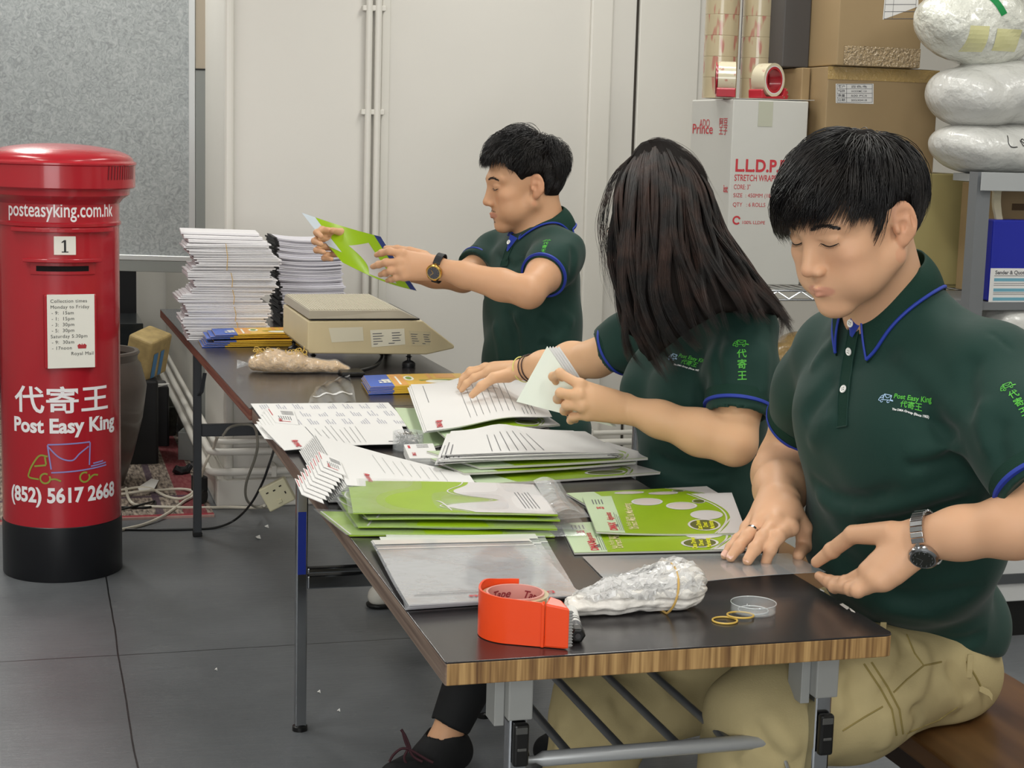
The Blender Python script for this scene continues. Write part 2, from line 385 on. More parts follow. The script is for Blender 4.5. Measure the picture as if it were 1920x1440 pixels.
# ================================================================ the room
def floor_mat():
    m = mat('dark_vinyl_floor', '#4b4d50', rough=0.3, spec=0.55); N, L, b = nodes(m)
    tc = N.new('ShaderNodeTexCoord')
    n = N.new('ShaderNodeTexNoise'); n.inputs['Scale'].default_value = 1.6; n.inputs['Detail'].default_value = 6; n.inputs['Roughness'].default_value = 0.62
    L.new(tc.outputs['Object'], n.inputs['Vector'])
    cr = N.new('ShaderNodeValToRGB'); cr.color_ramp.elements[0].position = 0.25; cr.color_ramp.elements[0].color = lin('#5a5d60'); cr.color_ramp.elements[1].position = 0.8; cr.color_ramp.elements[1].color = lin('#797c80')
    L.new(n.outputs['Fac'], cr.inputs['Fac'])
    # scratches: stretched thin noise
    mp = N.new('ShaderNodeMapping'); mp.inputs['Scale'].default_value = (3.0, 26.0, 1.0); mp.inputs['Rotation'].default_value = (0, 0, 0.25); L.new(tc.outputs['Object'], mp.inputs['Vector'])
    s = N.new('ShaderNodeTexNoise'); s.inputs['Scale'].default_value = 2.2; s.inputs['Detail'].default_value = 8; s.inputs['Roughness'].default_value = 0.7; s.inputs['Distortion'].default_value = 1.8; L.new(mp.outputs['Vector'], s.inputs['Vector'])
    vo = N.new('ShaderNodeTexVoronoi'); vo.feature = 'DISTANCE_TO_EDGE'; vo.inputs['Scale'].default_value = 2.3; vo.inputs['Randomness'].default_value = 1
    ds = N.new('ShaderNodeTexNoise'); ds.inputs['Scale'].default_value = 3; ds.inputs['Detail'].default_value = 4; L.new(tc.outputs['Object'], ds.inputs['Vector'])
    ad = N.new('ShaderNodeVectorMath'); ad.operation = 'ADD'; L.new(tc.outputs['Object'], ad.inputs[0]); L.new(ds.outputs['Color'], ad.inputs[1]); L.new(ad.outputs['Vector'], vo.inputs['Vector'])
    r1 = N.new('ShaderNodeMapRange'); r1.inputs['From Min'].default_value = 0.0; r1.inputs['From Max'].default_value = 0.006; r1.inputs['To Min'].default_value = 0.35; r1.inputs['To Max'].default_value = 0.0; L.new(vo.outputs['Distance'], r1.inputs['Value'])
    mk = N.new('ShaderNodeMath'); mk.operation = 'MULTIPLY'; L.new(r1.outputs['Result'], mk.inputs[0]); L.new(n.outputs['Fac'], mk.inputs[1])
    mx = N.new('ShaderNodeMix'); mx.data_type = 'RGBA'; L.new(mk.outputs[0], mx.inputs['Factor']); L.new(cr.outputs['Color'], mx.inputs['A']); mx.inputs['B'].default_value = lin('#9a9c9c')
    # sheet seams at fixed places of the floor
    sx = N.new('ShaderNodeSeparateXYZ'); L.new(tc.outputs['Object'], sx.inputs[0])
    def seam(sock, at, w, prev):
        d = N.new('ShaderNodeMath'); d.operation = 'SUBTRACT'; L.new(sock, d.inputs[0]); d.inputs[1].default_value = at
        wv = N.new('ShaderNodeMath'); wv.operation = 'MULTIPLY_ADD'; L.new(ds.outputs['Fac'], wv.inputs[0]); wv.inputs[1].default_value = 0.012; L.new(d.outputs[0], wv.inputs[2])
        a = N.new('ShaderNodeMath'); a.operation = 'ABSOLUTE'; L.new(wv.outputs[0], a.inputs[0])
        l = N.new('ShaderNodeMath'); l.operation = 'LESS_THAN'; L.new(a.outputs[0], l.inputs[0]); l.inputs[1].default_value = w
        m2 = N.new('ShaderNodeMix'); m2.data_type = 'RGBA'; L.new(l.outputs[0], m2.inputs['Factor']); L.new(prev, m2.inputs['A']); m2.inputs['B'].default_value = lin('#202224'); return m2.outputs['Result']
    o = mx.outputs['Result']
    s1 = onz(215, 1225, 0); s2 = onz(640, 1205, 0); s3 = onz(275, 1430, 0); FLOOR_SEAM_Y = (s1[1]+s2[1])/2
    o = seam(sx.outputs['Y'], FLOOR_SEAM_Y, 0.0022, o); o = seam(sx.outputs['Y'], FLOOR_SEAM_Y+2.0, 0.0022, o); o = seam(sx.outputs['X'], (s1[0]+s3[0])/2, 0.0022, o); o = seam(sx.outputs['X'], (s1[0]+s3[0])/2+2.0, 0.0022, o)
    L.new(o, b.inputs['Base Color'])
    rr = N.new('ShaderNodeMapRange'); rr.inputs['To Min'].default_value = 0.2; rr.inputs['To Max'].default_value = 0.42; L.new(s.outputs['Fac'], rr.inputs['Value']); L.new(rr.outputs['Result'], b.inputs['Roughness'])
    bp = N.new('ShaderNodeBump'); bp.inputs['Strength'].default_value = 0.35; bp.inputs['Distance'].default_value = 0.003; L.new(s.outputs['Fac'], bp.inputs['Height']); L.new(bp.outputs['Normal'], b.inputs['Normal'])
    return m
M_wall = mat('white_painted_wall', '#dbd8d1', rough=0.55, bump=0.12, bscale=35, var=0.015, vscale=3)
M_trim = mat('white_gloss_paint', '#dedbd3', rough=0.35, bump=0.1, bscale=60)
M_ceil = mat('ceiling_paint', '#dcdad4', rough=0.8)
WX = 0.185; WY = 3.93
struct(MB().bb((-4.2, -3.6, -0.06), (4.2, 8, 0)).build('floor', floor_mat()))
struct(MB().bb((-4.2, -3.6, CEIL), (4.2, 8, CEIL+0.08)).build('ceiling', M_ceil))
struct(MB().bb((WX, WY, 0), (4.2, WY+2.9, CEIL)).build('wall_back', M_wall))
struct(MB().bb((-4.2, 6.85, 0), (WX+0.4, 7.0, CEIL)).build('wall_far', M_wall))
struct(MB().bb((3.6, -3.6, 0), (3.75, WY, CEIL)).build('wall_right', M_wall))
struct(MB().bb((-4.2, -3.6, 0), (-4.05, 6.85, CEIL)).build('wall_left', M_wall))
struct(MB().bb((-4.05, -3.6, 0), (3.6, -3.45, CEIL)).build('wall_front', M_wall))
# raised pilaster, flat strips and joints of the back wall
def wx(x, y=300): return float(ony(x, y, WY)[0])
struct(MB().bb((wx(1097), WY-0.02, 0), (wx(1138), WY, CEIL)).build('trim_1', M_trim, bevel=0.006))
struct(MB().bb((wx(712), WY-0.008, 0), (wx(727), WY, CEIL)).build('trim_2', M_trim, bevel=0.002))
struct(MB().bb((wx(1183), WY-0.004, 0), (wx(1187), WY+0.001, CEIL)).build('trim_3', mat('dark_joint', '#3b3630', rough=0.9)))
struct(MB().bb((wx(1188), WY-0.012, 0), (wx(1300), WY, CEIL)).build('door_1', M_trim, bevel=0.004))
struct(MB().bb((WX-0.02, WY-0.02, 0), (WX+0.012, WY+0.02, CEIL)).build('trim_4', M_trim, bevel=0.012, seg=3))
# low casing round the foot of the wall
struct(MB().bb((0.137, WY-0.04, 0.0), (3.5, WY, 0.098)).bb((0.137, WY, 0), (WX-0.0005, 6.84, 0.098)).build('baseboard_back', M_trim, bevel=0.006))
# vertical pipes on the back wall
def vpipe(xp, r, label):
    x = wx(xp); t = root('wall_pipe', (x, WY-0.022, 0.3)); mb = MB(); mb.tube([(x, WY-0.022, 0.28), (x, WY-0.022, CEIL)], r, 14); mb.build('pipe', M_trim, t, smooth=True)
    for zy in (210, 15):
        z = float(ony(xp, zy, WY-0.02)[2]); MB().bb((x-r*2.0, WY-0.014-r, z-0.009), (x+r*2.0, WY-0.002, z+0.009)).build('clamp', M_trim, t, bevel=0.002)
    tag(t, label, 'pipe', 'vertical pipes on the back wall')
vpipe(686.5, 0.0115, 'left white vertical pipe on the back wall, clipped beside its twin')
vpipe(703.5, 0.0125, 'right white vertical pipe on the back wall, next to the flat strip')
# horizontal pipes wrapping the wall corner near the floor
for y0, xc, yc, r, lab in ((825.5, 411, 822, 0.0095, 'uppermost thin white pipe running low round the wall corner'),
                            (842.5, 406, 852, 0.0125, 'middle white pipe running low round the wall corner'),
                            (880, 402, 872, 0.0135, 'lowest thick white pipe running round the wall corner')):
    z = float(ony(520, y0, WY-0.05)[2]); off = 0.058 if r < 0.01 else 0.075
    xl = WX-off; yl = WY-off
    pts = [(xl, 6.7, z+0.02), (xl, 5.0, z+0.008), (xl, yl+0.05, z)]+[(xl+0.045*(1-math.cos(a)), yl+0.045*(1-math.sin(a)), z) for a in [i*PI/12 for i in range(1, 6)]]+[(xl+0.05, yl, z), (1.2, yl, z), (3.3, yl, z)]
    t = root('low_wall_pipe', (xl, yl, z)); MB().tube(pts, r, 14).build('pipe', M_trim, t, smooth=True)
    for xx in (0.33, 0.8, 1.5): MB().bb((xx-0.009, yl-r-0.003, z-r-0.006), (xx+0.009, WY-0.001, z+r+0.006)).build('pipe_bracket', M_trim, t, bevel=0.003)
    tag(t, lab, 'pipe')

# notice board with aluminium frame on the left
def board():
    R0 = V(0.196, 4.80, 0); ax = nrm(V(-RT[0], -RT[1], 0)); nx = V(-FW[0], -FW[1], 0); nx = nrm(nx)
    # ax runs to the left in the picture
    t = root('metal_board', R0)
    zb = float(pd(300, 474, (R0-CAM)@FW)[2]); zt = 2.35
    def P(a, z, n=0): return R0+ax*a+nx*n+V(0, 0, z)
    def slab(a0, a1, z0, z1, n0, n1): return [P(a0, z0, n1), P(a1, z0, n1), P(a1, z0, n0), P(a0, z0, n0), P(a0, z1, n1), P(a1, z1, n1), P(a1, z1, n0), P(a0, z1, n0)]
    mp = mat('galvanised_sheet', '#a6aaaa', rough=0.34, metal=0.15, spec=0.5); N, L, b = nodes(mp)
    tc = N.new('ShaderNodeTexCoord'); v = N.new('ShaderNodeTexNoise'); v.inputs['Scale'].default_value = 42; v.inputs['Detail'].default_value = 6; v.inputs['Distortion'].default_value = 2.2; L.new(tc.outputs['Object'], v.inputs['Vector'])
    cr = N.new('ShaderNodeValToRGB'); e = cr.color_ramp.elements; e[0].position = 0.30; e[0].color = lin('#8f9394'); e[1].position = 0.72; e[1].color = lin('#babebe'); q = cr.color_ramp.elements.new(0.5); q.color = lin('#a5aaab')
    L.new(v.outputs['Fac'], cr.inputs['Fac']); L.new(cr.outputs['Color'], b.inputs['Base Color'])
    bp = N.new('ShaderNodeBump'); bp.inputs['Strength'].default_value = 0.3; bp.inputs['Distance'].default_value = 0.001; L.new(v.outputs['Fac'], bp.inputs['Height']); L.new(bp.outputs['Normal'], b.inputs['Normal'])
    al = mat('aluminium_strip', '#c9cbcb', rough=0.3, metal=0.4); gr = mat('grey_frame_paint', '#8b8e8b', rough=0.45)
    pxm = ((R0-CAM)@FW)/FPX
    MB().hexa(slab(34*pxm, 2.6, zb, zt, 0.0, -0.012)).build('panel', mp, t)
    MB().hexa(slab(22*pxm, 34*pxm, zb-0.02, zt, 0.012, -0.012)).build('frame_strip', al, t, bevel=0.002)
    MB().hexa(slab(22*pxm, 2.6, zb-0.022, zb, 0.014, -0.012)).build('frame_strip', al, t, bevel=0.003)
    MB().hexa(slab(0, 2.6, zb-0.066, zb-0.0225, 0.012, -0.014)).build('bottom_rail', gr, t, bevel=0.002)
    zs = float(pd(372, 135, (R0-CAM)@FW)[2])
    MB().hexa(slab(0, 21.5*pxm, 0.12, zs, 0.012, -0.014)).build('post', gr, t, bevel=0.002)
    MB().hexa(slab(0, 21.5*pxm, zs, zs+0.006, 0.014, -0.014)).build('joint', mat('black_rubber', '#141414', rough=0.6), t)
    MB().hexa(slab(0, 21.5*pxm, zs+0.006, zt, 0.008, -0.014)).build('post', mat('beige_paint', '#b3a795', rough=0.5), t, label='beige upper part of the post')
    MB().hexa(slab(2.52, 2.6, 0.0, zb-0.066, 0.012, -0.014)).build('post', gr, t)
    MB().hexa(slab(-0.04, 0.1, 0.0, 0.12, 0.10, -0.09)).build('foot', gr, t, bevel=0.004)
    tag(t, 'large mottled grey metal board in an aluminium frame behind the pillar box', 'board')
board()
MB().bb((-3.2, 6.55, 0.0), (0.02, 6.6, 0.62)).build('room_divider', mat('black_panel_paint', '#17181b', rough=0.4)); tag(bpy.data.objects['room_divider'], 'black panel standing low under the metal board against the far wall', 'panel')

# ---------------------------------------------------------------- pillar box
def pillar_box():
    C0 = V(-0.395, 3.168, 0); R = 0.171
    red = mat('red_gloss_paint', '#ad1f2b', rough=0.26, spec=0.5, coat=0.35, var=0.02, vscale=2)
    blk = mat('black_gloss_paint', '#15161a', rough=0.35); wh = mat('white_vinyl_letters', '#f2eef0', rough=0.5); paper = mat('notice_paper', '#eceae0', rough=0.5); ink = mat('notice_ink', '#2b2b2b', rough=0.6)
    t = root('pillar_box', C0)
    d0 = nrm(V(CAM[0]-C0[0], CAM[1]-C0[1], 0)); Y0 = C0[1]+d0[1]*R; ang0 = math.atan2(d0[1], d0[0])
    def zz(y): # height on the front of the cylinder seen at picture row y
        p = C0+d0*R; dd = (p-CAM); k = FPX
        lo, hi = -0.2, 1.6
        for _ in range(40):
            mid = (lo+hi)/2; q = V(p[0], p[1], mid)-CAM; yy = 720-FPX*(q@UP)/(q@FW)
            if yy > y: lo = mid
            else: hi = mid
        return mid
    zk = zz(990); zring = zz(423); zcap0 = zz(370); zlid0 = zz(352); zlid1 = zz(305); ztop = zz(270)
    MB().lathe([(0.01, 0), (R, 0), (R+0.002, 0.004), (R+0.002, zk-0.002), (R, zk), (0.01, zk)], C0, 96).build('plinth', blk, t, smooth=True, angle=0.5)
    MB().lathe([(0.01, zk), (R, zk), (R, zring-0.006), (R+0.005, zring-0.004), (R+0.006, zring+0.004), (R+0.001, zring+0.008), (R+0.001, zcap0-0.02), (0.01, zcap0-0.02)], C0, 96).build('body', red, t, smooth=True, angle=0.5)
    MB().lathe([(0.01, zcap0-0.022), (R+0.003, zcap0-0.02), (R+0.012, zcap0-0.008), (R+0.030, zcap0+0.004), (R+0.033, zlid0-0.002), (0.02, zlid0)], C0, 96).build('neck_ring', red, t, smooth=True, angle=0.5)
    RL = R+0.047; H = 1.262-zlid1
    MB().lathe([(0.02, zlid0-0.004), (RL-0.004, zlid0-0.004), (RL, zlid0), (RL, zlid1-0.008), (RL+0.004, zlid1-0.005), (RL+0.004, zlid1), (RL-0.005, zlid1+0.006)]+[((RL-0.005)*math.cos(a), zlid1+0.006+(H-0.006)*math.sin(a)) for a in [i*PI/2/14 for i in range(1, 14)]]+[(0.004, zlid1+H)], C0, 128).build('cap', red, t, smooth=True, angle=0.5)
    def cyl(x, z, r=R+0.0012): # arc length x measured from the side facing the room, height z
        a = ang0+x/R; return C0+V(math.cos(a)*r, math.sin(a)*r, z)
    def F(zc, sh=0.0, r=R+0.0012): return lambda x, y: cyl(x+sh, zc+y, r)
    def words(txt, y, wpx, w=0.0, sx=1.0, sh=0.012, name='lettering', m=wh, hpx=None, tail=True):
        vs, fs = text2d(txt, 1.0, w, sub=0.12); xs = [v[0] for v in vs]; ys = [v[1] for v in vs]; s = wpx/(max(xs)-min(xs)); cx = (max(xs)+min(xs))/2
        sy = s if hpx is None else hpx/(max(ys)-min(ys)); cy = (max(ys)+min(ys))/2
        mb = MB(); z = zz(y); mb.add([cyl((v[0]-cx)*s+sh, z+(v[1]-cy)*sy) for v in vs], fs); return mb.build(name, m, t)
    k = 1/636.0
    words('posteasyking.com.hk', 398, 0.336, 0.012, name='web_address', hpx=35*k)
    words('代寄王', 750, 0.292, 0.015, name='characters', sh=0.002, hpx=50*k)
    words('Post Easy King', 803, 0.327, 0.035, name='shop_name', sh=0.016, hpx=36*k)
    words('(852) 5617 2668', 933, 0.342, 0.035, name='telephone_number', sh=0.005, hpx=38*k)
    # van with envelope, drawn in strokes
    def van(cs, name, m, w):
        mb = MB(); z0 = zz(870)
        for p in cs:
            q = bez([(a, b, 0) for a, b in p], 6) if len(p) > 2 else [np.array((p[0][0]*(1-c_/9)+p[1][0]*c_/9, p[0][1]*(1-c_/9)+p[1][1]*c_/9, 0)) for c_ in range(10)]
            g = stroke2d([(a[0], a[1]) for a in q], w); mb.add([cyl((x-112)*k, z0-(y-870)*k, R+0.0016) for x, y in g[0]], g[1])
        mb.build(name, m, t)
    van([[(93, 880), (90, 858), (87, 835)], [(87, 834), (126, 833)], [(126, 833), (164, 832)], [(164, 833), (163, 855), (162, 875)], [(88, 838), (108, 858), (130, 864), (144, 852), (161, 840)], [(93, 886), (140, 884), (200, 880)], [(165, 878), (199, 875)], [(170, 873), (192, 871)]], 'envelope_drawing', mat('vinyl_violet', '#8d8ac6', rough=0.5), 2.6)
    van([[(87, 856), (72, 855), (58, 873), (52, 886), (51, 896), (70, 899)], [(82, 857), (84, 871)], [(62, 875), (84, 872)]]+[[(c+9*math.cos(a), 897+9*math.sin(a)) for a in [i*PI/6 for i in range(-1, 11)]] for c in (82, 153)]+[[(90, 899), (100, 898), (110, 902)], [(160, 903), (170, 895), (180, 896)]], 'van_drawing', mat('vinyl_olive', '#8f9a3c', rough=0.5), 3.2)
    # plates: a curved raised band
    def plate(x0, x1, y0, y1, r0, r1, name, m, bev=0.002, smooth=True):
        n = 16; a = [ang0+((x0+(x1-x0)*i/n)-112)*k/R for i in range(n+1)]; mb = MB(); za, zb_ = zz(y1), zz(y0)
        vs = []
        for an in a:
            for r, z in ((r0, za), (r1, za), (r1, zb_), (r0, zb_)): vs.append(C0+V(math.cos(an)*r, math.sin(an)*r, z))
        fs = [(3, 2, 1, 0), (n*4, n*4+1, n*4+2, n*4+3)]+[(i*4+j, i*4+(j+1) % 4, i*4+4+(j+1) % 4, i*4+4+j) for i in range(n) for j in range(4)]
        mb.add(vs, fs); return mb.build(name, m, t, bevel=bev)
    plate(26, 216, 428, 436, R-0.01, R+0.014, 'hood', red)
    plate(52, 184, 485, 492, R-0.01, R+0.022, 'slot_hood', red)
    plate(60, 178, 492, 516, R-0.01, R+0.004, 'slot_frame', red)
    plate(72, 164, 499, 509, R-0.01, R+0.0048, 'slot', mat('slot_dark', '#0d0405', rough=0.9), 0)
    fw_ = plate(103, 141, 443, 478, R-0.004, R+0.004, 'number_plate', paper, 0.001)
    mb = MB()
    for g in (rect2d(-0.0028, -0.016, 0.0028, 0.0165), rect2d(-0.009, -0.0185, 0.009, -0.0155), ([(-0.0028, 0.0165), (-0.009, 0.011), (-0.009, 0.0085), (-0.0028, 0.011)], [(3, 2, 1, 0)])): mb.add([cyl(x+(122-112)*k, zz(461)+y, R+0.0048) for x, y in g[0]], g[1])
    mb.build('numeral', ink, t)
    # notice in its frame: flat, standing on the curved front
    xm = (130-112)*k; am = ang0+xm/R; u = V(-math.sin(am), math.cos(am), 0); nn = V(math.cos(am), math.sin(am), 0); O = C0+nn*(R+0.010)
    zc = (zz(552)+zz(690))/2; hh = (zz(552)-zz(690))/2; hw = 46*k
    fr = MB().box(C0+nn*(R-0.012)+V(0, 0, zc), (hw*2, 0.044, hh*2), R=np.array([u, -nn, V(0, 0, 1)]).T).build('notice_frame', red, t, bevel=0.003)
    Q = lambda x, y: C0+nn*(R+0.0106)+u*x+V(0, 0, zc+y)
    MB().add([Q(-0.066, -0.104), Q(0.066, -0.104), Q(0.066, 0.106), Q(-0.066, 0.106)], [(0, 1, 2, 3)]).build('notice', paper, fr)
    mb = MB(); lines = [('Collection times', 0), ('Monday to Friday', 0), ('- 9:  15am', 1), ('- 1:  15pm', 1), ('- 3:  30pm', 1), ('- 5:  30pm', 1), ('Saturday 5:30pm', 0), ('- 9:  30am', 1), ('- 17noon', 1), ('Royal Mail', 2)]
    for i, (tx, ind) in enumerate(lines):
        g = text2d(tx, 0.0138, 0.0, 'LEFT', spacing=1.10); put2d(mb, g, lambda x, y, i=i, ind=ind: Q(x-0.057+0.003*ind+(0.05 if ind == 2 else 0), y+0.087-i*0.0167)+nn*0.0006)
    mb.build('notice_text', ink, fr)
    mb = MB(); cr_ = [(-0.011, -0.006), (0.011, -0.006), (0.013, 0.003), (0.007, 0.008), (0.002, 0.004), (0, 0.010), (-0.002, 0.004), (-0.007, 0.008), (-0.013, 0.003)]
    mb.add([Q(x+0.03, y-0.043)+nn*0.0007 for x, y in cr_], [tuple(range(len(cr_)))]); mb.build('crown_emblem', mat('crown_red', '#b0343a', rough=0.6), fr)
    # louvres in the side of the cap
    mb = MB(); zl0, zl1 = zlid0+0.024, zlid1-0.006
    for i in range(12):
        a = ang0+math.radians(38+i*3.1); r = RL+0.0012
        p = [C0+V(math.cos(a+q)*r, math.sin(a+q)*r, z) for q, z in ((0, zl0), (0.018, zl0), (0.034, zl1), (0.016, zl1))]; mb.add(p, [(0, 1, 2, 3)])
    mb.build('louvres', mat('louvre_dark', '#6d1a24', rough=0.5), t)
    tag(t, 'red cylindrical pillar box with black base, collection notice and telephone number', 'post box')
pillar_box()

# ---------------------------------------------------------------- things behind and below the table
def background_left():
    C = V(-0.275, 4.30, 0); jm = mat('brown_glazed_ceramic', '#4f453f', rough=0.35, coat=0.3, var=0.12, vscale=14)
    z = lambda y, yy=4.2: float(ony(200, y, yy)[2])
    zt = float(ony(255, 655, 4.3)[2])
    R1 = 0.205
    prof = [(0.02, 0), (0.10, 0), (0.115, 0.01), (0.15, 0.12), (0.185, 0.26), (0.20, 0.38), (0.195, zt-0.11), (0.18, zt-0.05), (0.168, zt-0.035), (0.168, zt-0.02), (0.176, zt-0.008), (0.172, zt), (0.158, zt), (0.150, zt-0.02), (0.158, zt-0.05), (0.17, zt-0.12), (0.17, 0.2), (0.02, 0.06)]
    MB().lathe(prof, C, 64, cap=False).build('ceramic_jar', jm, smooth=True); tag(bpy.data.objects['ceramic_jar'], 'tall dark brown glazed jar standing behind the pillar box', 'jar')
    # carton with a picture behind the jar
    c = ony(272, 660, 4.75); cm = mat('printed_carton', '#b39c6a', rough=0.6, var=0.2, vscale=30)
    t = root('printed_carton', (c[0], c[1], 0.0)); Rm = frame_to(V(0.15, -0.3, 1.0)); Rz = Rm@zrot(0.5)
    MB().box(c+V(0.01, 0.0, -0.005), (0.15, 0.11, 0.17), R=Rz).build('box', cm, t, bevel=0.012, seg=3)
    bl = mat('print_blue', '#4f86b8', rough=0.5); mb = MB()
    for k, (a, b) in enumerate(((-0.05, -0.02), (0.0, 0.025))):
        mb.add([c+V(0.01, 0, -0.005)+Rz@V(a, -0.0565, -0.075), c+V(0.01, 0, -0.005)+Rz@V(b, -0.0565, -0.075), c+V(0.01, 0, -0.005)+Rz@V(b, -0.0565, 0.03), c+V(0.01, 0, -0.005)+Rz@V(a, -0.0565, 0.03)], [(0, 1, 2, 3)])
    mb.build('blue_print', bl, t); tag(t, 'tan carton with blue print tilted behind the brown jar', 'carton')
    # stand holding it: low dark shelf stack
    MB().bb((-0.13, 4.66, 0.0), (-0.008, 4.95, c[2]-0.1)).build('dark_crate', mat('dark_plastic', '#1d1e20', rough=0.5), bevel=0.01); tag(bpy.data.objects['dark_crate'], 'dark crate under the tan carton behind the jar', 'crate')
    g = ony(240, 610, 5.6)
    t = root('glass_case', (g[0]-0.1, 5.7, 0)); MB().bb((g[0]-0.35, 5.5, 0.0), (g[0]+0.06, 5.9, g[2]+0.02)).build('case_body', mat('dark_glass', '#2c3134', rough=0.1, spec=0.8), t, bevel=0.004)
    tag(t, 'dark glass case in the gloom behind the pillar box', 'case')
    # wicker basket
    b = onz(311, 806, 0.0); wm = mat('dark_wicker', '#35352c', rough=0.7, bump=1.0, bscale=45, bdist=0.01, var=0.5, vscale=60); t = root('wicker_basket', (b[0]-0.07, b[1], 0))
    bx, by = b[0]-0.10, b[1]-0.05; mb = MB(); prof = []
    def ring(s, z): return [(bx+s*0.14*sx, by+s*0.15*sy, z) for sx, sy in ((-1, -1), (1, -1), (1, 1), (-1, 1))]
    P = ring(0.9, 0.0)+ring(1.0, 0.135)+ring(0.88, 0.135)+ring(0.8, 0.02)
    F = [(3, 2, 1, 0)]+[(a+i, a+(i+1) % 4, a+4+(i+1) % 4, a+4+i) for a in (0, 4, 8) for i in range(4)]+[(12, 13, 14, 15)]
    MB().add(P, F).build('woven_body', wm, t, bevel=0.008)
    MB().bb((bx-0.11, by-0.1, 0.03), (bx+0.09, by+0.1, 0.16)).build('folded_cloth', mat('olive_cloth', '#5c5d44', rough=0.9, var=0.3, vscale=40, bump=0.6, bscale=60), t, bevel=0.02, seg=3)
    tag(t, 'dark woven basket on the rug against the white wall', 'basket')
    w = onx(291, 727, 0.04); mb = MB(); p0 = ony(276, 722, 5.0); p1 = ony(318, 720, 5.0); p2 = ony(277, 731, 5.0)
    mb.add([p0, p1, p2, p0+V(0, 0.02, 0), p1+V(0, 0.02, 0), p2+V(0, 0.02, 0)], [(0, 2, 1), (3, 4, 5), (0, 1, 4, 3), (1, 2, 5, 4), (2, 0, 3, 5)]); mb.build('paper_wedge', mat('white_paper', '#f1f0ec', rough=0.6)); tag(bpy.data.objects['paper_wedge'], 'white paper corner jutting out behind the brown jar', 'paper')
    MB().bb((p0[0]-0.03, 5.02, 0.0), (p0[0]+0.09, 5.2, p0[2]-0.01)).build('storage_tub', mat('dark_plastic2', '#232427', rough=0.45), bevel=0.01); tag(bpy.data.objects['storage_tub'], 'black tub between the brown jar and the basket', 'tub')
    # rug
    rm = mat('patterned_rug', '#8b7f74', rough=0.95); N, L, bb = nodes(rm); tc = N.new('ShaderNodeTexCoord')
    mp = N.new('ShaderNodeMapping'); mp.inputs['Scale'].default_value = (70, 14, 1); L.new(tc.outputs['Object'], mp.inputs['Vector'])
    n = N.new('ShaderNodeTexNoise'); n.inputs['Scale'].default_value = 1.4; n.inputs['Detail'].default_value = 4; L.new(mp.outputs['Vector'], n.inputs['Vector'])
    cr = N.new('ShaderNodeValToRGB'); e = cr.color_ramp.elements; e[0].position = 0.35; e[0].color = lin('#4c423e'); e[1].position = 0.65; e[1].color = lin('#b0a293'); L.new(n.outputs['Fac'], cr.inputs['Fac'])
    sx = N.new('ShaderNodeSeparateXYZ'); L.new(tc.outputs['Object'], sx.inputs[0])
    def band(sock, lo, hi, col, prev):
        a = N.new('ShaderNodeMath'); a.operation = 'GREATER_THAN'; L.new(sock, a.inputs[0]); a.inputs[1].default_value = lo
        b_ = N.new('ShaderNodeMath'); b_.operation = 'LESS_THAN'; L.new(sock, b_.inputs[0]); b_.inputs[1].default_value = hi
        c_ = N.new('ShaderNodeMath'); c_.operation = 'MULTIPLY'; L.new(a.outputs[0], c_.inputs[0]); L.new(b_.outputs[0], c_.inputs[1])
        c2 = N.new('ShaderNodeMath'); c2.operation = 'MULTIPLY'; L.new(c_.outputs[0], c2.inputs[0]); c2.inputs[1].default_value = 0.85
        m2 = N.new('ShaderNodeMix'); m2.data_type = 'RGBA'; L.new(c2.outputs[0], m2.inputs['Factor']); L.new(prev, m2.inputs['A']); m2.inputs['B'].default_value = lin(col); return m2.outputs['Result']
    o = cr.outputs['Color']; a0 = onz(685//1, 962, 0)
    x1 = 0.115; y0 = float(onz(330, 972, 0)[1])
    o = band(sx.outputs['X'], x1-0.10, x1-0.02, '#7a2632', o); o = band(sx.outputs['X'], x1-0.19, x1-0.165, '#4b3a4a', o); o = band(sx.outputs['X'], x1-0.40, x1-0.375, '#4b3a4a', o)
    o = band(sx.outputs['Y'], y0, y0+0.035, '#98303c', o); o = band(sx.outputs['Y'], y0-0.01, y0+0.006, '#c9a9a0', o); o = band(sx.outputs['Y'], y0+0.30, y0+0.33, '#4b3a4a', o)
    L.new(o, bb.inputs['Base Color'])
    MB().bb((-1.3, y0, 0.0), (x1, 6.3, 0.008)).build('patterned_rug', rm); tag(bpy.data.objects['patterned_rug'], 'worn patterned rug with red border behind the pillar box', 'rug')
    # paper scrap on the rug and cords
    def flat_scrap(name, px, z, label, m, cat='paper scrap', th=0.0012, group=None):
        P = [onz(x, y, z) for x, y in px]; n = len(P); mb = MB(); mb.add([p+V(0, 0, 0.004*(i % 2)) for i, p in enumerate(P)]+[p-V(0, 0, th)+V(0, 0, 0.004*(i % 2)) for i, p in enumerate(P)], [tuple(range(n)), tuple(range(2*n-1, n-1, -1))]+[(i, i+n, (i+1) % n+n, (i+1) % n) for i in range(n)])
        o = mb.build(name, m); tag(o, label, cat, group); return o
    wp = mat('white_paper', '#f1f0ec', rough=0.6)
    flat_scrap('paper_scrap', [(258, 914), (284, 899), (298, 900), (290, 917), (262, 922)], 0.012, 'torn white paper scrap at the foot of the brown jar', wp)
    for (x, y, s, lab) in ((500, 988, 4, 'tiny white scrap on the floor beneath the socket block'), (484, 1008, 5, 'small folded white scrap on the floor left of the chrome leg'), (405, 1256, 2.5, 'paper crumb on the floor by the tile joint'), (598, 1298, 3, 'pale crumb on the floor right of the chrome leg'), (635, 1333, 3, 'pale crumb on the floor near the shoe laces')):
        flat_scrap('paper_crumb', [(x-s, y-s*0.4), (x+s*0.6, y-s*0.6), (x+s, y+s*0.3), (x-s*0.3, y+s*0.6)], 0.0015, lab, wp)
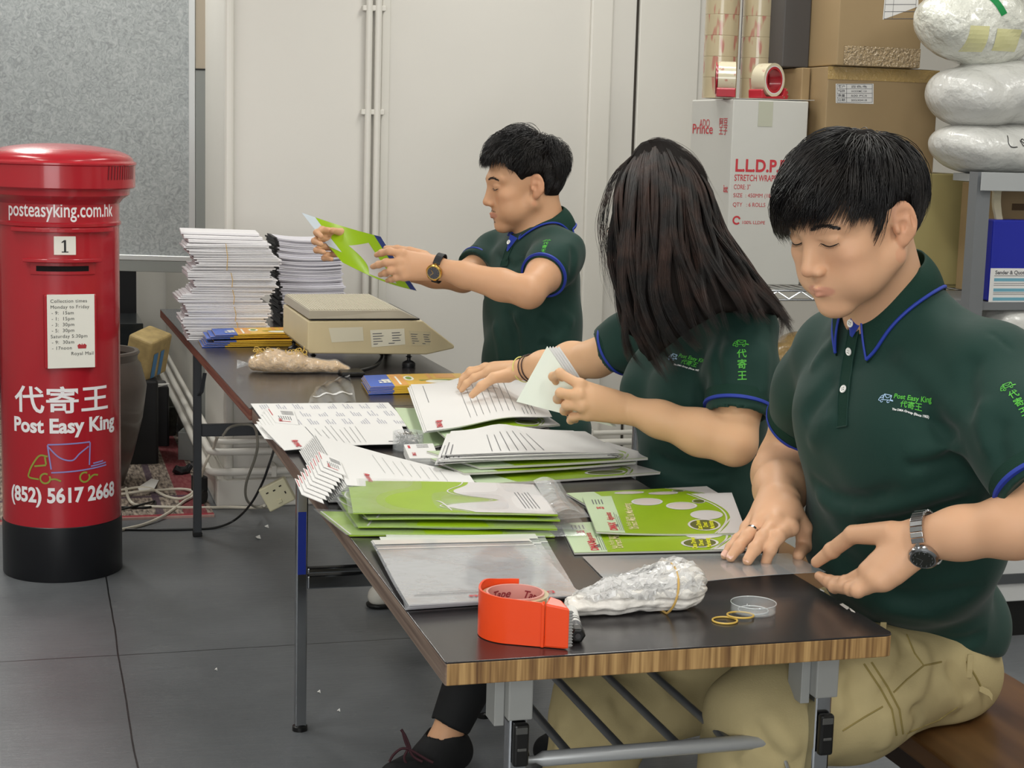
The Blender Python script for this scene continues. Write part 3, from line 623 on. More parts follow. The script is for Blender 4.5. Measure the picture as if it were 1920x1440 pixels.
    wc = mat('cream_cable', '#d8d2c2', rough=0.4); bc = mat('black_cable', '#151515', rough=0.4); gc = mat('grey_cable', '#8f8b80', rough=0.4)
    def cord(name, pts, r, m, label):
        q = bez([onz(x, y, z) for x, y, z in pts], 8); mb = MB().tube(q, r, 8); o = mb.build(name, m, smooth=True); tag(o, label, 'cable')
    r = 0.0052
    cord('cream_cable', [(180, 925, .014), (235, 918, .014), (262, 914, .013), (285, 917, .013), (310, 930, .013), (340, 935, .013), (362, 922, .025), (340, 917, .013), (300, 919, .013), (262, 922, .024), (225, 927, .014), (180, 930, .014)], r, wc, 'cream cable looped on the rug beside the pillar box')
    cord('cream_cable', [(150, 1010, .006), (228, 993, .006), (270, 983, .006), (310, 965, .012), (345, 940, .014), (365, 925, .028), (385, 870, .16), (400, 840, .22), (408, 818, .30)], r, wc, 'cream cable rising from the floor along the dark table leg')
    cord('cream_cable', [(236, 915, .014), (243, 938, .024), (262, 948, .013), (320, 951, .013), (380, 952, .008), (430, 951, .006), (480, 952, .012), (495, 948, .06)], r, wc, 'cream cable lying across the rug to the hanging socket block')
    cord('black_cable', [(190, 948, .012), (250, 952, .012), (285, 950, .012), (290, 940, .012), (270, 945, .02), (215, 958, .012), (180, 962, .01)], 0.004, bc, 'black cable loop on the rug beside the pillar box')
    cord('black_cable', [(150, 990, .004), (230, 993, .004), (330, 993, .004), (400, 990, .004), (440, 975, .02), (470, 945, .10), (492, 905, .20), (505, 870, .29), (515, 840, .4)], 0.004, bc, 'black cable running from the floor up under the dark table')
    cord('grey_cable', [(418, 817, .36), (430, 802, .387), (452, 796, .386), (476, 800, .378), (483, 830, .33), (478, 860, .27), (462, 905, .17), (462, 935, .10), (478, 950, .05), (505, 952, .05)], 0.0045, gc, 'grey cable draped over the dark crossbar and down to the socket block')
    # caster and small dark gadget
    g = onz(420, 945, 0.0); t = root('caster_wheel', g); MB().lathe([(0.006, -0.014), (0.026, -0.014), (0.03, -0.01), (0.03, 0.01), (0.026, 0.014), (0.006, 0.014)], g+V(-0.08, 0.0, 0.03), 24, frame_to(V(1, -0.6, 0))).build('wheel', mat('dark_rubber', '#2a2b2b', rough=0.5), t, smooth=True)
    MB().box(g+V(-0.085, 0.01, 0.075), (0.045, 0.05, 0.055), rz=0.3).build('fork', mat('black_steel', '#1b1c1e', rough=0.35), t, bevel=0.005); tag(t, 'black caster wheel by the wall corner behind the table leg', 'caster')
    g = onz(337, 893, 0.0); MB().tube([g+V(-0.02, 0, 0.03), g+V(0.0, 0, 0.018), g+V(0.03, 0.02, 0.02), g+V(0.045, 0.02, 0.04)], [0.016, 0.02, 0.016, 0.01], 10).build('pipe_clamp', mat('dark_metal2', '#44474a', rough=0.25, metal=0.8), smooth=True); tag(bpy.data.objects['pipe_clamp'], 'dark curved metal fitting lying on the rug left of the dark table leg', 'fitting')
    # hanging twin socket
    sm = mat('ivory_plastic', '#c9c3a4', rough=0.4); c = ony(520, 926, 3.0); t = root('socket_block', c)
    Rm = zrot(-0.25)@np.array([[math.cos(-0.5), 0, math.sin(-0.5)], [0, 1, 0], [-math.sin(-0.5), 0, math.cos(-0.5)]])
    hh = MB().box(c, (0.085, 0.035, 0.075), R=Rm).build('housing', sm, t, bevel=0.004)
    dk = mat('socket_hole', '#1c1512', rough=0.8); mb = MB()
    for u, v, w, h in ((-0.022, 0.018, 0.008, 0.004), (0.0, 0.016, 0.008, 0.004), (0.022, 0.02, 0.008, 0.004), (0.027, -0.004, 0.004, 0.008)):
        mb.add([c+Rm@V(u+a*w/2, -0.0183, v+b*h/2) for a, b in ((-1, -1), (1, -1), (1, 1), (-1, 1))], [(0, 1, 2, 3)])
    mb.build('holes', dk, hh); MB().box(c+Rm@V(0.0, -0.019, -0.02), (0.014, 0.006, 0.01), R=Rm).build('switch', sm, t, bevel=0.001)
    tag(t, 'ivory three pin socket block hanging on its cable under the table', 'socket')
background_left()
# ================================================================ tables and bench
def wood_edge(name, c1, c2, c3, axis, scale):
    m = mat(name, c1, rough=0.5); N, L, b = nodes(m); tc = N.new('ShaderNodeTexCoord'); mp = N.new('ShaderNodeMapping')
    mp.inputs['Scale'].default_value = scale; L.new(tc.outputs['Object'], mp.inputs['Vector'])
    n = N.new('ShaderNodeTexNoise'); n.inputs['Scale'].default_value = 1.0; n.inputs['Detail'].default_value = 3; L.new(mp.outputs['Vector'], n.inputs['Vector'])
    cr = N.new('ShaderNodeValToRGB'); e = cr.color_ramp.elements; e[0].position = 0.3; e[0].color = lin(c1); e[1].position = 0.7; e[1].color = lin(c3); q = e.new(0.5); q.color = lin(c2); cr.color_ramp.interpolation = 'LINEAR'
    L.new(n.outputs['Fac'], cr.inputs['Fac']); L.new(cr.outputs['Color'], b.inputs['Base Color']); return m
M_lam = mat('dark_laminate', '#2a2728', rough=0.24, spec=0.8, bump=0.03, bscale=500, var=0.06, vscale=3)
M_bamboo = wood_edge('bamboo_edge', '#5c3f25', '#8a6a41', '#b08e5d', 0, (150, 1, 5))
M_side = wood_edge('side_band_brown', '#57463c', '#6f5d51', '#8b7b6d', 1, (1, 3, 160))
M_red = wood_edge('side_band_red', '#57291f', '#6b3a2c', '#7d5542', 1, (1, 3, 120))
M_chrome = mat('chrome', '#b9bcc0', rough=0.12, metal=1.0)
M_gpaint = mat('grey_bracket_paint', '#9c9d9a', rough=0.45, spec=0.5)
M_dleg = mat('dark_grey_leg_paint', '#3b3e42', rough=0.4)
M_blk = mat('black_plastic', '#131313', rough=0.35)
ZT = 0.70
def table_top(x0, x1, y0, y1, th, parent, rot, side, front):
    n = 60; R = 0.012
    def rp(x, y): return V(x0+rot*(y-y0)+x, y, 0)
    mb = MB(); W = x1-x0
    out = [rp(0.002, y0), rp(W-R, y0), rp(W-R*0.3, y0+R*0.3), rp(W, y0+R), rp(W, y1), rp(0, y1), rp(0, y0+0.002)]
    m = len(out); P = [p+V(0, 0, ZT-0.002) for p in out]+[p+V(0, 0, ZT-th) for p in out]
    core = MB().add(P, [tuple(range(m)), tuple(range(2*m-1, m-1, -1))]+[(i, i+m, (i+1) % m+m, (i+1) % m) for i in range(m)])
    core.f = core.f[:]; core.mi = [2, 2]+[1 if i in (0, 1, 2) else 0 for i in range(m)]
    o = core.build('edge_banding', [side, front, M_lam], parent, bevel=0.0015)
    lam = MB().add([p+V(0, 0, ZT-0.002) for p in out]+[p+V(0, 0, ZT) for p in out], [tuple(range(m-1, -1, -1)), tuple(range(m, 2*m))]+[(i, (i+1) % m, (i+1) % m+m, i+m) for i in range(m)])
    lam.build('tabletop', M_lam, parent, bevel=0.0008)
def near_table():
    t = root('folding_table', (0.3, 0.9, 0)); th = 0.030
    table_top(0.0, 0.6, 0.0, 1.84, th, t, 0.0, M_side, M_bamboo)
    def leg(x, y, top, far):
        l = MB().bb((x-0.0125, y-0.0125, 0.012), (x+0.0125, y+0.0125, top)).build('leg', M_chrome, t, bevel=0.003)
        MB().lathe([(0.004, 0), (0.017, 0), (0.017, 0.01), (0.013, 0.013), (0.004, 0.013)], (x, y, 0), 20).build('rubber_foot', M_blk, l, smooth=True)
        return l
    xl = float(ony(966, 1400, 0.12)[0]); xr = float(ony(1532, 1400, 0.12)[0])
    zb = float(ony(966, 1352, 0.10)[2])
    for x in (xl, xr):
        l = leg(x, 0.12, ZT-0.04, False)
        MB().bb((x-0.0165, 0.10, zb), (x+0.0165, 0.14, ZT-th)).build('leg_bracket', M_gpaint, t, bevel=0.002, label='grey painted sleeve at the top of the chrome leg')
        MB().bb((x-0.03, 0.118, ZT-th-0.10), (x-0.0168, 0.16, ZT-th)).build('side_plate', M_gpaint, t, bevel=0.001)
        zz_ = float(ony(966 if x < 0.3 else 1532, 1362 if x < 0.3 else 1345, 0.09)[2])
        lt = MB().bb((x-0.0095, 0.094, zz_-0.058), (x+0.0115, 0.106, zz_)).build('latch', M_blk, l, bevel=0.004, seg=3)
        MB().bb((x-0.0075, 0.0925, zz_-0.013), (x+0.0085, 0.0945, zz_-0.004)).bb((x-0.005, 0.0925, zz_-0.036), (x+0.0075, 0.0945, zz_-0.032)).build('latch_button', mat('dark_grey_plastic', '#4d4d4b', rough=0.35), l, bevel=0.001)
    x0 = 0.088
    for x in (x0, 0.512):
        l = leg(x, 1.672, ZT-th, True)
        if x < 0.3:
            MB().bb((x-0.010, 1.6585, 0.36), (x+0.008, 1.6597, 0.50)).bb((x-0.010, 1.6585, 0.56), (x+0.008, 1.6597, 0.66)).build('blue_film', mat('blue_protective_film', '#1d2f86', rough=0.25), l, label='strip of blue protective film on the chrome leg')
    MB().bb((x0+0.0125, 1.66, 0.325), (0.4995, 1.685, 0.355)).bb((x0+0.0125, 1.662, 0.36), (0.4995, 1.683, 0.372)).build('crossbar', M_chrome, t, bevel=0.003)
    # under-shelf rack
    rk = mat('satin_steel_tube', '#a9abac', rough=0.38, metal=0.35); a = ony(1012, 1416, 0.14); b = ony(1446, 1387, 0.14); zr = 0.512
    xa, xb = 0.165, 0.50
    rack = root('rack', (0.33, 0.14, zr)); rack.parent = t; rack.location = Vector((0.33, 0.14, zr))-parent_world(t)
    MB().tube([(xl+0.012, 0.14, zr), (xa-0.004, 0.14, zr), (xa+0.006, 0.14, zr), (xb-0.006, 0.14, zr), (xb+0.004, 0.14, zr), (xr-0.012, 0.14, zr)], [0.005, 0.005, 0.0105, 0.0105, 0.005, 0.005], 14).build('front_rail', rk, rack, smooth=True)
    MB().tube([(xl+0.01, 1.60, zr), (xr-0.01, 1.60, zr)], 0.009, 12).build('rear_rail', rk, rack, smooth=True)
    for px in (1068, 1168, 1272, 1365):
        x = float(ony(px, 1385, 0.15)[0]); MB().tube([(x, 0.15, zr), (x, 1.6, zr)], 0.0062, 12).build('rod', mat('dark_steel_rod', '#6a6d70', rough=0.35, metal=0.4), rack, smooth=True)
    # folding braces
    for s, x in ((1, xr-0.03),):
        p0 = ony(1428, 1250, 0.20); p1 = ony(1466, 1400, 0.13); p2 = ony(1478, 1445, 0.12)
        MB().ribbon([p0, p1], V(1, 0, 0), 0.016, 0.006).build('brace', M_chrome, t, bevel=0.001)
        MB().tube([p1+V(0, 0.004, 0), p2, p2+(p2-p1)*0.9], 0.003, 8).build('brace_rod', M_chrome, t, smooth=True)
    MB().ribbon([V(xl+0.02, 0.30, ZT-th-0.01), V(xl+0.02, 0.14, zr)], V(1, 0, 0), 0.014, 0.005).build('brace', M_chrome, t, bevel=0.001)
    mb = MB(); [mb.add([onz(x, y, ZT+0.0004) for x, y in q], [tuple(range(len(q)))]) for q in (((1574, 1133), (1580, 1131), (1594, 1140), (1588, 1143)), ((1590, 1137), (1602, 1146), (1604, 1149), (1596, 1146)), ((1538, 1104), (1546, 1108), (1545, 1110), (1537, 1106)))]; mb.build('chipped_edge', mat('bare_white_chip', '#d9d6cf', rough=0.7), t)
    tag(t, 'near folding table with dark top, bamboo-striped end edge and chrome legs', 'table')
def far_table():
    t = root('folding_table', (0.28, 2.9, 0)); th = 0.028
    table_top(-0.006, 0.603, 1.843, 3.90, th, t, -0.0235, M_red, M_red)
    zb = 0.37
    for x in (0.033, 0.54):
        l = MB().bb((x-0.013, 3.485, 0.012), (x+0.013, 3.511, ZT-th)).build('leg', M_dleg, t, bevel=0.003)
        MB().bb((x-0.015, 3.483, 0), (x+0.015, 3.513, 0.014)).build('rubber_foot', M_blk, l, bevel=0.002)
    for x in (0.05, 0.55):
        l = MB().bb((x-0.013, 2.0, 0.012), (x+0.013, 2.026, ZT-th)).build('leg', M_dleg, t, bevel=0.003) if x > 0.3 else None
    MB().bb((0.046, 3.487, zb-0.04), (0.527, 3.509, zb)).build('crossbar', M_dleg, t, bevel=0.003)
    MB().ribbon([ony(384, 700, 3.42), ony(378, 735, 3.45), ony(373, 741, 3.48)], V(1, 0, 0), 0.012, 0.004).build('brace', M_dleg, t)
    tag(t, 'far folding table with dark top, reddish brown edge and dark grey legs', 'table')
near_table(); far_table()
def bench():
    wm = wood_edge('bench_wood', '#3d2813', '#573a1f', '#6f4f2c', 1, (14, 2, 14)); wm.node_tree.nodes['Principled BSDF'].inputs['Roughness'].default_value = 0.3
    z = 0.45; a = onz(1792, 1440, z); b = onz(1732, 1385, z); c = onz(1854, 1242, z); e = onz(1920, 1287, z)
    near_l = b+(a-b)*4.0; d = nrm(b-a); right = nrm(e-c); far_l = b+d*1.6; w = V(0.30, 0, 0)
    A = V(0.775, -0.28, z); B = V(0.835, 1.75, z); C = V(1.135, 1.75, z); D = V(1.085, -0.28, z)
    t = root('wooden_bench', (0.95, 0.7, 0)); P = [A, D, C, B]
    MB().hexa([p-V(0, 0, 0.035) for p in P]+P).build('seat', wm, t, bevel=0.005, seg=3)
    for y in (-0.1, 1.55):
        for x in (0.84, 1.04): MB().bb((x-0.02, y-0.02, 0), (x+0.02, y+0.02, z-0.035)).build('leg', mat('bench_leg', '#2e2118', rough=0.5), t, bevel=0.003)
    MB().bb((0.83, -0.1, 0.36), (0.85, 1.55, z-0.035)).build('apron', mat('bench_leg', '#2e2118'), t)
    tag(t, 'brown varnished wooden bench under the nearest man', 'bench')
bench()
# ================================================================ things on the tables
M_pap = mat('sheet_paper', '#dedddb', rough=0.55)
M_ink = mat('print_ink_grey', '#626266', rough=0.7)
M_redp = mat('print_red', '#b8343c', rough=0.6)
M_green = mat('magazine_green', '#8eb018', rough=0.28, var=0.06, vscale=12)
M_pale = mat('magazine_pale_green', '#bfd3ae', rough=0.3)
M_magw = mat('magazine_white', '#d3d1d1', rough=0.3)
M_olv = mat('magazine_dark_olive', '#56602a', rough=0.35)
M_yel = mat('magazine_yellow_ink', '#dfe02a', rough=0.5)
M_mgr = mat('magazine_grey_pink', '#c8beb8', rough=0.4)
M_edge = mat('page_edges', '#c5c4be', rough=0.7)
def clear_plastic(name, tint='#ffffff', a=0.25, rough=0.08, bump=0.0, bs=30, bd=0.01):
    m = mat(name, tint, rough=rough, alpha=a, spec=1.0, bump=bump, bscale=bs, bdist=bd, coat=1.0); return m
M_poly = clear_plastic('clear_poly_film', '#dfe3e6', 0.13, 0.10, 0.5, 18, 0.012)
M_film = clear_plastic('clear_film_flat', '#c9cfd3', 0.5, 0.15, 0.15, 8, 0.01)
class Sheet:
    """a thin sheet between four corner points (far-left, far-right, near-right, near-left) with a height function"""
    def __init__(s, fl, fr, nr, nl, th=0.001, h=None): s.c = [np.asarray(p, float) for p in (fl, fr, nr, nl)]; s.th = th; s.h = h
    def P(s, u, v, lift=0.0):  # u left->right, v near->far
        fl, fr, nr, nl = s.c; p = (nl*(1-u)+nr*u)*(1-v)+(fl*(1-u)+fr*u)*v
        return p+V(0, 0, (s.h(u, v) if s.h else 0)+lift)
    def build(s, name, m, parent=None, nu=12, nv=8, **k):
        return MB().grid(lambda u, v: s.P(u, v, s.th), nu, nv, s.th).build(name, m, parent, smooth=True, **k)
    def band(s, mb, A, B, n=14, m=4, lift=0.0003):
        mb.grid(lambda t, w: s.P(*(np.array(A(t))*(1-w)+np.array(B(t))*w), s.th+lift), n, m); return mb
    def rect(s, mb, u0, v0, u1, v1, n=6, m=4, lift=0.0003): return s.band(mb, lambda t: (u0+(u1-u0)*t, v0), lambda t: (u0+(u1-u0)*t, v1), n, m, lift)
    def ell(s, mb, u, v, a, b, a0=0.0, lift=0.0003, n=28): return s.band(mb, lambda t: (u+a*a0*math.cos(2*PI*t), v+b*a0*math.sin(2*PI*t)), lambda t: (u+a*math.cos(2*PI*t), v+b*math.sin(2*PI*t)), n, 1, lift)
    def side(s): fl, fr, nr, nl = s.c; return np.linalg.norm(fr-fl), np.linalg.norm(fl-nl)
    def text(s, mb, t, u, v, size, w=0.02, lift=0.0014, rot=1, align='LEFT', squeeze=1.0):
        """rot 1: reads towards the far edge, tops to the left, as for a reader on the right of the table"""
        W, D = s.side(); g = text2d(t, size, w, align)
        if rot == 1: fn = lambda x, y: s.P(u-y/W, v+x*squeeze/D, s.th+lift)
        elif rot == 2: fn = lambda x, y: s.P(u-x*squeeze/W, v-y/D, s.th+lift)
        elif rot == 3: fn = lambda x, y: s.P(u+y/W, v-x*squeeze/D, s.th+lift)
        else: fn = lambda x, y: s.P(u+x*squeeze/W, v+y/D, s.th+lift)
        return put2d(mb, g, fn)
def qs(px, z): return [onz(x, y, z) for x, y in px]
def scribble_lines(sh, mb, u0, u1, v0, v1, n, rnd, wd=0.0008, gap=0.25):
    """rows of tiny print running far-near (a page seen from the reader's right-hand side)"""
    W, D = sh.side()
    for i in range(n):
        u = u0+(u1-u0)*i/max(1, n-1); a = v0; e = v1-(v1-v0)*rnd.random()*gap
        sh.rect(mb, u-wd/2/W, a, u+wd/2/W, e, 1, 8, 0.0009)
def magazine(name, c, z, label, group, thick=0.0028, h=None, full=True, cat='magazine', text=True):
    sh = Sheet(*c, th=thick, h=h); t = root(name, sum(sh.c)/4)
    sh.build('pages', M_edge, t); lid = Sheet(*c, th=thick+0.0004, h=h)
    cov = MB().grid(lambda u, v: sh.P(u, v, thick+0.0003), 16, 8, 0.0003).build('cover', M_green, t, smooth=True)
    S = Sheet(*c, th=thick+0.0003, h=h)
    mb = MB(); S.rect(mb, 0.0, 0.0, 0.19, 1.0, 5, 10, 0.0003); mb.build('masthead_band', M_pale, cov, smooth=True)
    mb = MB(); edge = lambda v: 0.72+0.22*math.sin(PI*min(1, max(0, (1-v)/1.2)))**1.0-0.02*(1-v)
    S.band(mb, lambda t: (edge(t), t), lambda t: (1.0, t), 16, 5, 0.0003); mb.build('white_field', M_magw, cov, smooth=True)
    mb = MB(); S.band(mb, lambda t: (edge(t)-0.030, t), lambda t: (edge(t)-0.018, t), 16, 1, 0.0004); S.band(mb, lambda t: (0.80+0.12*t, t*0.34), lambda t: (0.812+0.12*t, t*0.34), 8, 1, 0.0004)
    for (u, v, a, b) in ((0.41, 0.81, 0.105, 0.10), (0.63, 0.68, 0.105, 0.10), (0.755, 0.79, 0.045, 0.055), (0.775, 0.44, 0.11, 0.115), (0.735, 0.20, 0.11, 0.135)): S.ell(mb, u, v, a, b, 0.86, 0.0005)
    mb.build('white_rings', M_magw, cov, smooth=True)
    mb = MB(); S.ell(mb, 0.41, 0.81, 0.09, 0.085); S.ell(mb, 0.63, 0.68, 0.09, 0.085); mb.build('photo_ovals', M_mgr, cov, smooth=True)
    mb = MB(); S.ell(mb, 0.775, 0.44, 0.095, 0.1); mb.build('white_oval', M_magw, cov, smooth=True)
    mb = MB(); S.ell(mb, 0.755, 0.79, 0.039, 0.048); S.ell(mb, 0.735, 0.20, 0.095, 0.117); mb.build('olive_ovals', M_olv, cov, smooth=True)
    if text:
        mb = MB()
        for i, w in enumerate(('Data Driven', 'Direct', 'Marketing')): S.text(mb, w, 0.70+i*0.042, 0.195, 0.0125, 0.03, 0.0009, 1, 'CENTER')
        mb.build('cover_lines', M_yel, cov)
        mb = MB(); S.text(mb, 'DMAX', 0.125, 0.05, 0.019, 0.05, 0.0006); S.text(mb, 'digipoints', 0.125, 0.31, 0.0155, 0.02, 0.0006); S.text(mb, '35', 0.09, 0.62, 0.018, 0.04, 0.0006); mb.build('masthead_title', M_redp, cov)
        mb = MB(); S.text(mb, 'Asia', 0.15, 0.14, 0.011, 0.02, 0.0006)
        rnd = random.Random(3)
        for i in range(3): S.rect(mb, 0.16+i*0.012, 0.05, 0.163+i*0.012, 0.52-0.05*i, 1, 6, 0.0006)
        for a in range(4): S.rect(mb, 0.05+0.02*a, 0.76, 0.057+0.02*a, 0.9, 1, 1, 0.0006)
        mb.build('small_print', M_ink, cov)
        mb = MB(); S.text(mb, 'Direct Mail & Marketing', 0.27, 0.10, 0.019, 0.01, 0.0006); S.text(mb, 'Asia Pacific review', 0.235, 0.08, 0.012, 0.0, 0.0006); mb.build('headline', mat('headline_cream', '#dccfa0', rough=0.5), cov)
    tag(t, label, cat, group); return t

def label_sheets():
    rnd = random.Random(5)
    a = Sheet(*qs([(470, 758), (728, 756), (770, 800), (502, 803)], 0.7035), th=0.0016); t = root('address_label_sheet', sum(a.c)/4); a.build('sheet', M_pap, t)
    mb = MB()
    for r in range(3):
        for c in range(8):
            u = 0.05+c*0.12+0.012*r; v = 0.78-r*0.32
            for k in range(4): a.rect(mb, u+k*0.017, v-0.04, u+k*0.017+0.007, v+0.04+0.15*rnd.random(), 1, 1, 0.0004)
    mb.build('addresses', mat('print_light_grey', '#a9a9b4', rough=0.7), t); tag(t, 'white sheet of printed address labels at the join of the two tables', 'paper')
    for i, (dx, dy) in enumerate(((-7, -6), (-3, -3), (0, 0))):
        z = 0.7055+i*0.0012
        if i < 2: z = 0.7008+i*0.001
        c = qs([(488+dx, 798+dy*0.5), (752+dx, 797+dy*0.5), (768+dx, 833+dy), (533+dx, 845+dy)], z); b = Sheet(*c, th=0.001 if i < 2 else 0.0012, h=(lambda u, v: 0.003*math.sin(PI*u)*(1-v)) if i == 2 else None)
        t = root('letter_sheet', sum(b.c)/4); b.build('sheet', M_pap, t)
        if i == 2:
            mb = MB(); scribble_lines(b, mb, 0.36, 0.66, 0.10, 0.95, 8, rnd); b.rect(mb, 0.30, 0.2, 0.305, 0.9, 1, 6, 0.0004); b.rect(mb, 0.84, 0.1, 0.93, 0.14, 1, 1, 0.0004); mb.build('letter_text', M_ink, t)
            mb = MB(); b.text(mb, 'DMAX digi', 0.13, 0.06, 0.016, 0.05); mb.build('letterhead', M_redp, t)
        tag(t, ['lowest white letter sheet under the printed letter at the table join', 'middle white letter sheet under the printed letter at the table join', 'printed white letter with red letterhead lying at the table join'][i], 'letter')
    # small cards fanned on its left end
    for i in range(7):
        z = 0.7022+i*0.0012; dx = i*3.4-16; dy = -i*5.0+22
        c = qs([(493+dx, 774+dy), (545+dx, 777+dy), (556+dx, 805+dy), (512+dx, 801+dy)], z); s = Sheet(*c, th=0.001)
        t = root('reply_card', sum(s.c)/4); s.build('card', M_pap, t)
        if i == 6:
            mb = MB(); s.rect(mb, 0.08, 0.5, 0.12, 0.95); s.text(mb, 'DMAX', 0.3, 0.1, 0.011, 0.05); s.rect(mb, 0.2, 0.12, 0.7, 0.15); mb.build('red_print', M_redp, t)
            mb = MB(); [s.rect(mb, 0.5, 0.82-k*0.07, 0.95, 0.85-k*0.07, 1, 1) for k in range(4)]; [s.rect(mb, 0.3+k*0.09, 0.25, 0.33+k*0.09, 0.5, 1, 1) for k in range(6)]; mb.build('print', M_ink, t)
            tag(t, 'topmost printed card of the fan at the table join', 'card', 'small cards on the letter at the table join')
        else: tag(t, 'plain card edge in the small fan lying at the table join', 'card', 'small cards on the letter at the table join')
label_sheets()

def clip_tub():
    c = onz(765, 843, 0.7); r = 0.031; H = 0.036; t = root('paper_clip_tub', c)
    gl = clear_plastic('clear_tub_plastic', '#e3e8ea', 0.22, 0.05)
    MB().lathe([(0.003, 0.0), (r, 0.0), (r, H), (r-0.0015, H), (r-0.0015, 0.002), (0.003, 0.002)], c, 40, cap=False).build('tub', gl, t, smooth=True)
    tag(t, 'clear round tub standing beside the green magazine, full of paper clips', 'tub')
    cm = mat('steel_wire', '#a8a49c', rough=0.25, metal=1.0); rnd = random.Random(2); mb = MB()
    for i in range(90):
        a = rnd.random()*2*PI; rr = math.sqrt(rnd.random())*(r-0.009); p = c+V(rr*math.cos(a), rr*math.sin(a), 0.004+rnd.random()*0.026)
        M = Quaternion((rnd.gauss(0, 1), rnd.gauss(0, 1), rnd.gauss(0, 1), rnd.gauss(0, 1))).normalized().to_matrix(); L, w = 0.0075, 0.0022
        pts = [V(-L, -w, 0), V(L, -w, 0), V(L+w*0.7, 0, 0), V(L, w, 0), V(-L*0.6, w, 0), V(-L*0.6-w*0.6, 0.2*w, 0), V(-L*0.4, -w*0.4, 0), V(L*0.5, -w*0.4, 0)]
        mb.tube([p+np.array(M@Vector(q)) for q in pts], 0.0004, 4)
    o = mb.build('paper_clips', cm, smooth=True); tag(o, 'loose steel paper clips heaped inside the clear tub', 'paper clips'); o['kind'] = 'stuff'
clip_tub()
def card_block():
    P0 = qs([(757, 838+14), (812, 836+14), (822, 878), (768, 879)], 0.7); fl, fr, nr, nl = P0
    for i in range(14):
        z = i*0.00145; j = V(0.0006*math.sin(i*2.3), 0.0006*math.cos(i*1.7), z); s = Sheet(fl+j, fr+j, nr+j, nl+j, th=0.0012)
        if i == 13:
            t = root('reply_card', sum(s.c)/4); s.build('card', M_pap, t); mb = MB(); s.text(mb, 'DMAX', 0.22, 0.15, 0.01, 0.05); s.rect(mb, 0.1, 0.7, 0.18, 0.9); mb.build('red_print', M_redp, t)
            mb = MB(); [s.rect(mb, 0.4, 0.9-k*0.09, 0.8, 0.93-k*0.09, 1, 1) for k in range(3)]; mb.build('print', M_ink, t); tag(t, 'top card of the neat card block beside the clip tub', 'card', 'neat block of small white cards')
        else: tag(s.build('reply_card', M_pap), 'white card in the neat block beside the clip tub', 'card', 'neat block of small white cards')
card_block()

def fanned_letters():
    rnd = random.Random(11)
    # sheets fanned in a staircase towards the table edge
    fl, fr, nr, nl = qs([(590, 852), (880, 905), (900, 935), (650, 945)], 0.7)
    n = 13
    for i in range(n):
        k = (n-1-i)/(n-1); z = 0.0008+i*0.0022; sh_ = V(-0.030*k, 0.004*k, z)
        h = lambda u, v, k=k: 0.012*(1-u)**2*(0.4+v*0.6)*(1-0.5*k)
        a, b, c, d = fl+sh_, fr+V(0, 0, z*0.5), nr+V(0, 0, z*0.5), nl+sh_
        s = Sheet(a, b, c, d, th=0.0009, h=h)
        if i == n-1:
            t = root('letter_sheet', sum(s.c)/4); s.build('sheet', M_pap, t); mb = MB(); scribble_lines(s, mb, 0.36, 0.80, 0.35, 0.9, 8, rnd); mb.build('letter_text', M_ink, t)
            mb = MB(); s.text(mb, 'DMAX digi', 0.20, 0.08, 0.017, 0.05); mb.build('letterhead', M_redp, t); tag(t, 'top printed letter of the fanned pile at the table edge', 'letter', 'fanned letters at the table edge')
        else: tag(s.build('letter_sheet', M_pap), 'white letter edge in the fanned pile at the table edge', 'letter', 'fanned letters at the table edge')
    zt = 0.7+0.0008+(n-1)*0.0022+0.010
    for i in range(9):
        k = 8-i; dx = -k*5.2; dy = k*6.5; z = zt-k*0.0022+0.0012
        c = qs([(594+dx, 846+dy), (637+dx, 864+dy), (649+dx, 893+dy), (607+dx, 876+dy)], z); s = Sheet(*c, th=0.0012)
        t = root('reply_card', sum(s.c)/4); s.build('card', M_pap, t)
        mb = MB(); s.rect(mb, 0.05, 0.5, 0.09, 0.95, 1, 1)
        if i == 8: s.text(mb, 'DMAX', 0.3, 0.1, 0.011, 0.05); s.rect(mb, 0.2, 0.12, 0.7, 0.15)
        mb.build('red_print', M_redp, t)
        if i == 8: mb = MB(); [s.rect(mb, 0.5, 0.82-q*0.07, 0.95, 0.85-q*0.07, 1, 1) for q in range(4)]; [s.rect(mb, 0.3+q*0.09, 0.25, 0.33+q*0.09, 0.5, 1, 1) for q in range(6)]; mb.build('print', M_ink, t)
        tag(t, 'topmost printed card of the fan on the letter pile at the edge' if i == 8 else 'card with red mark in the fan on the edge letter pile', 'card', 'fanned cards at the table edge')
fanned_letters()

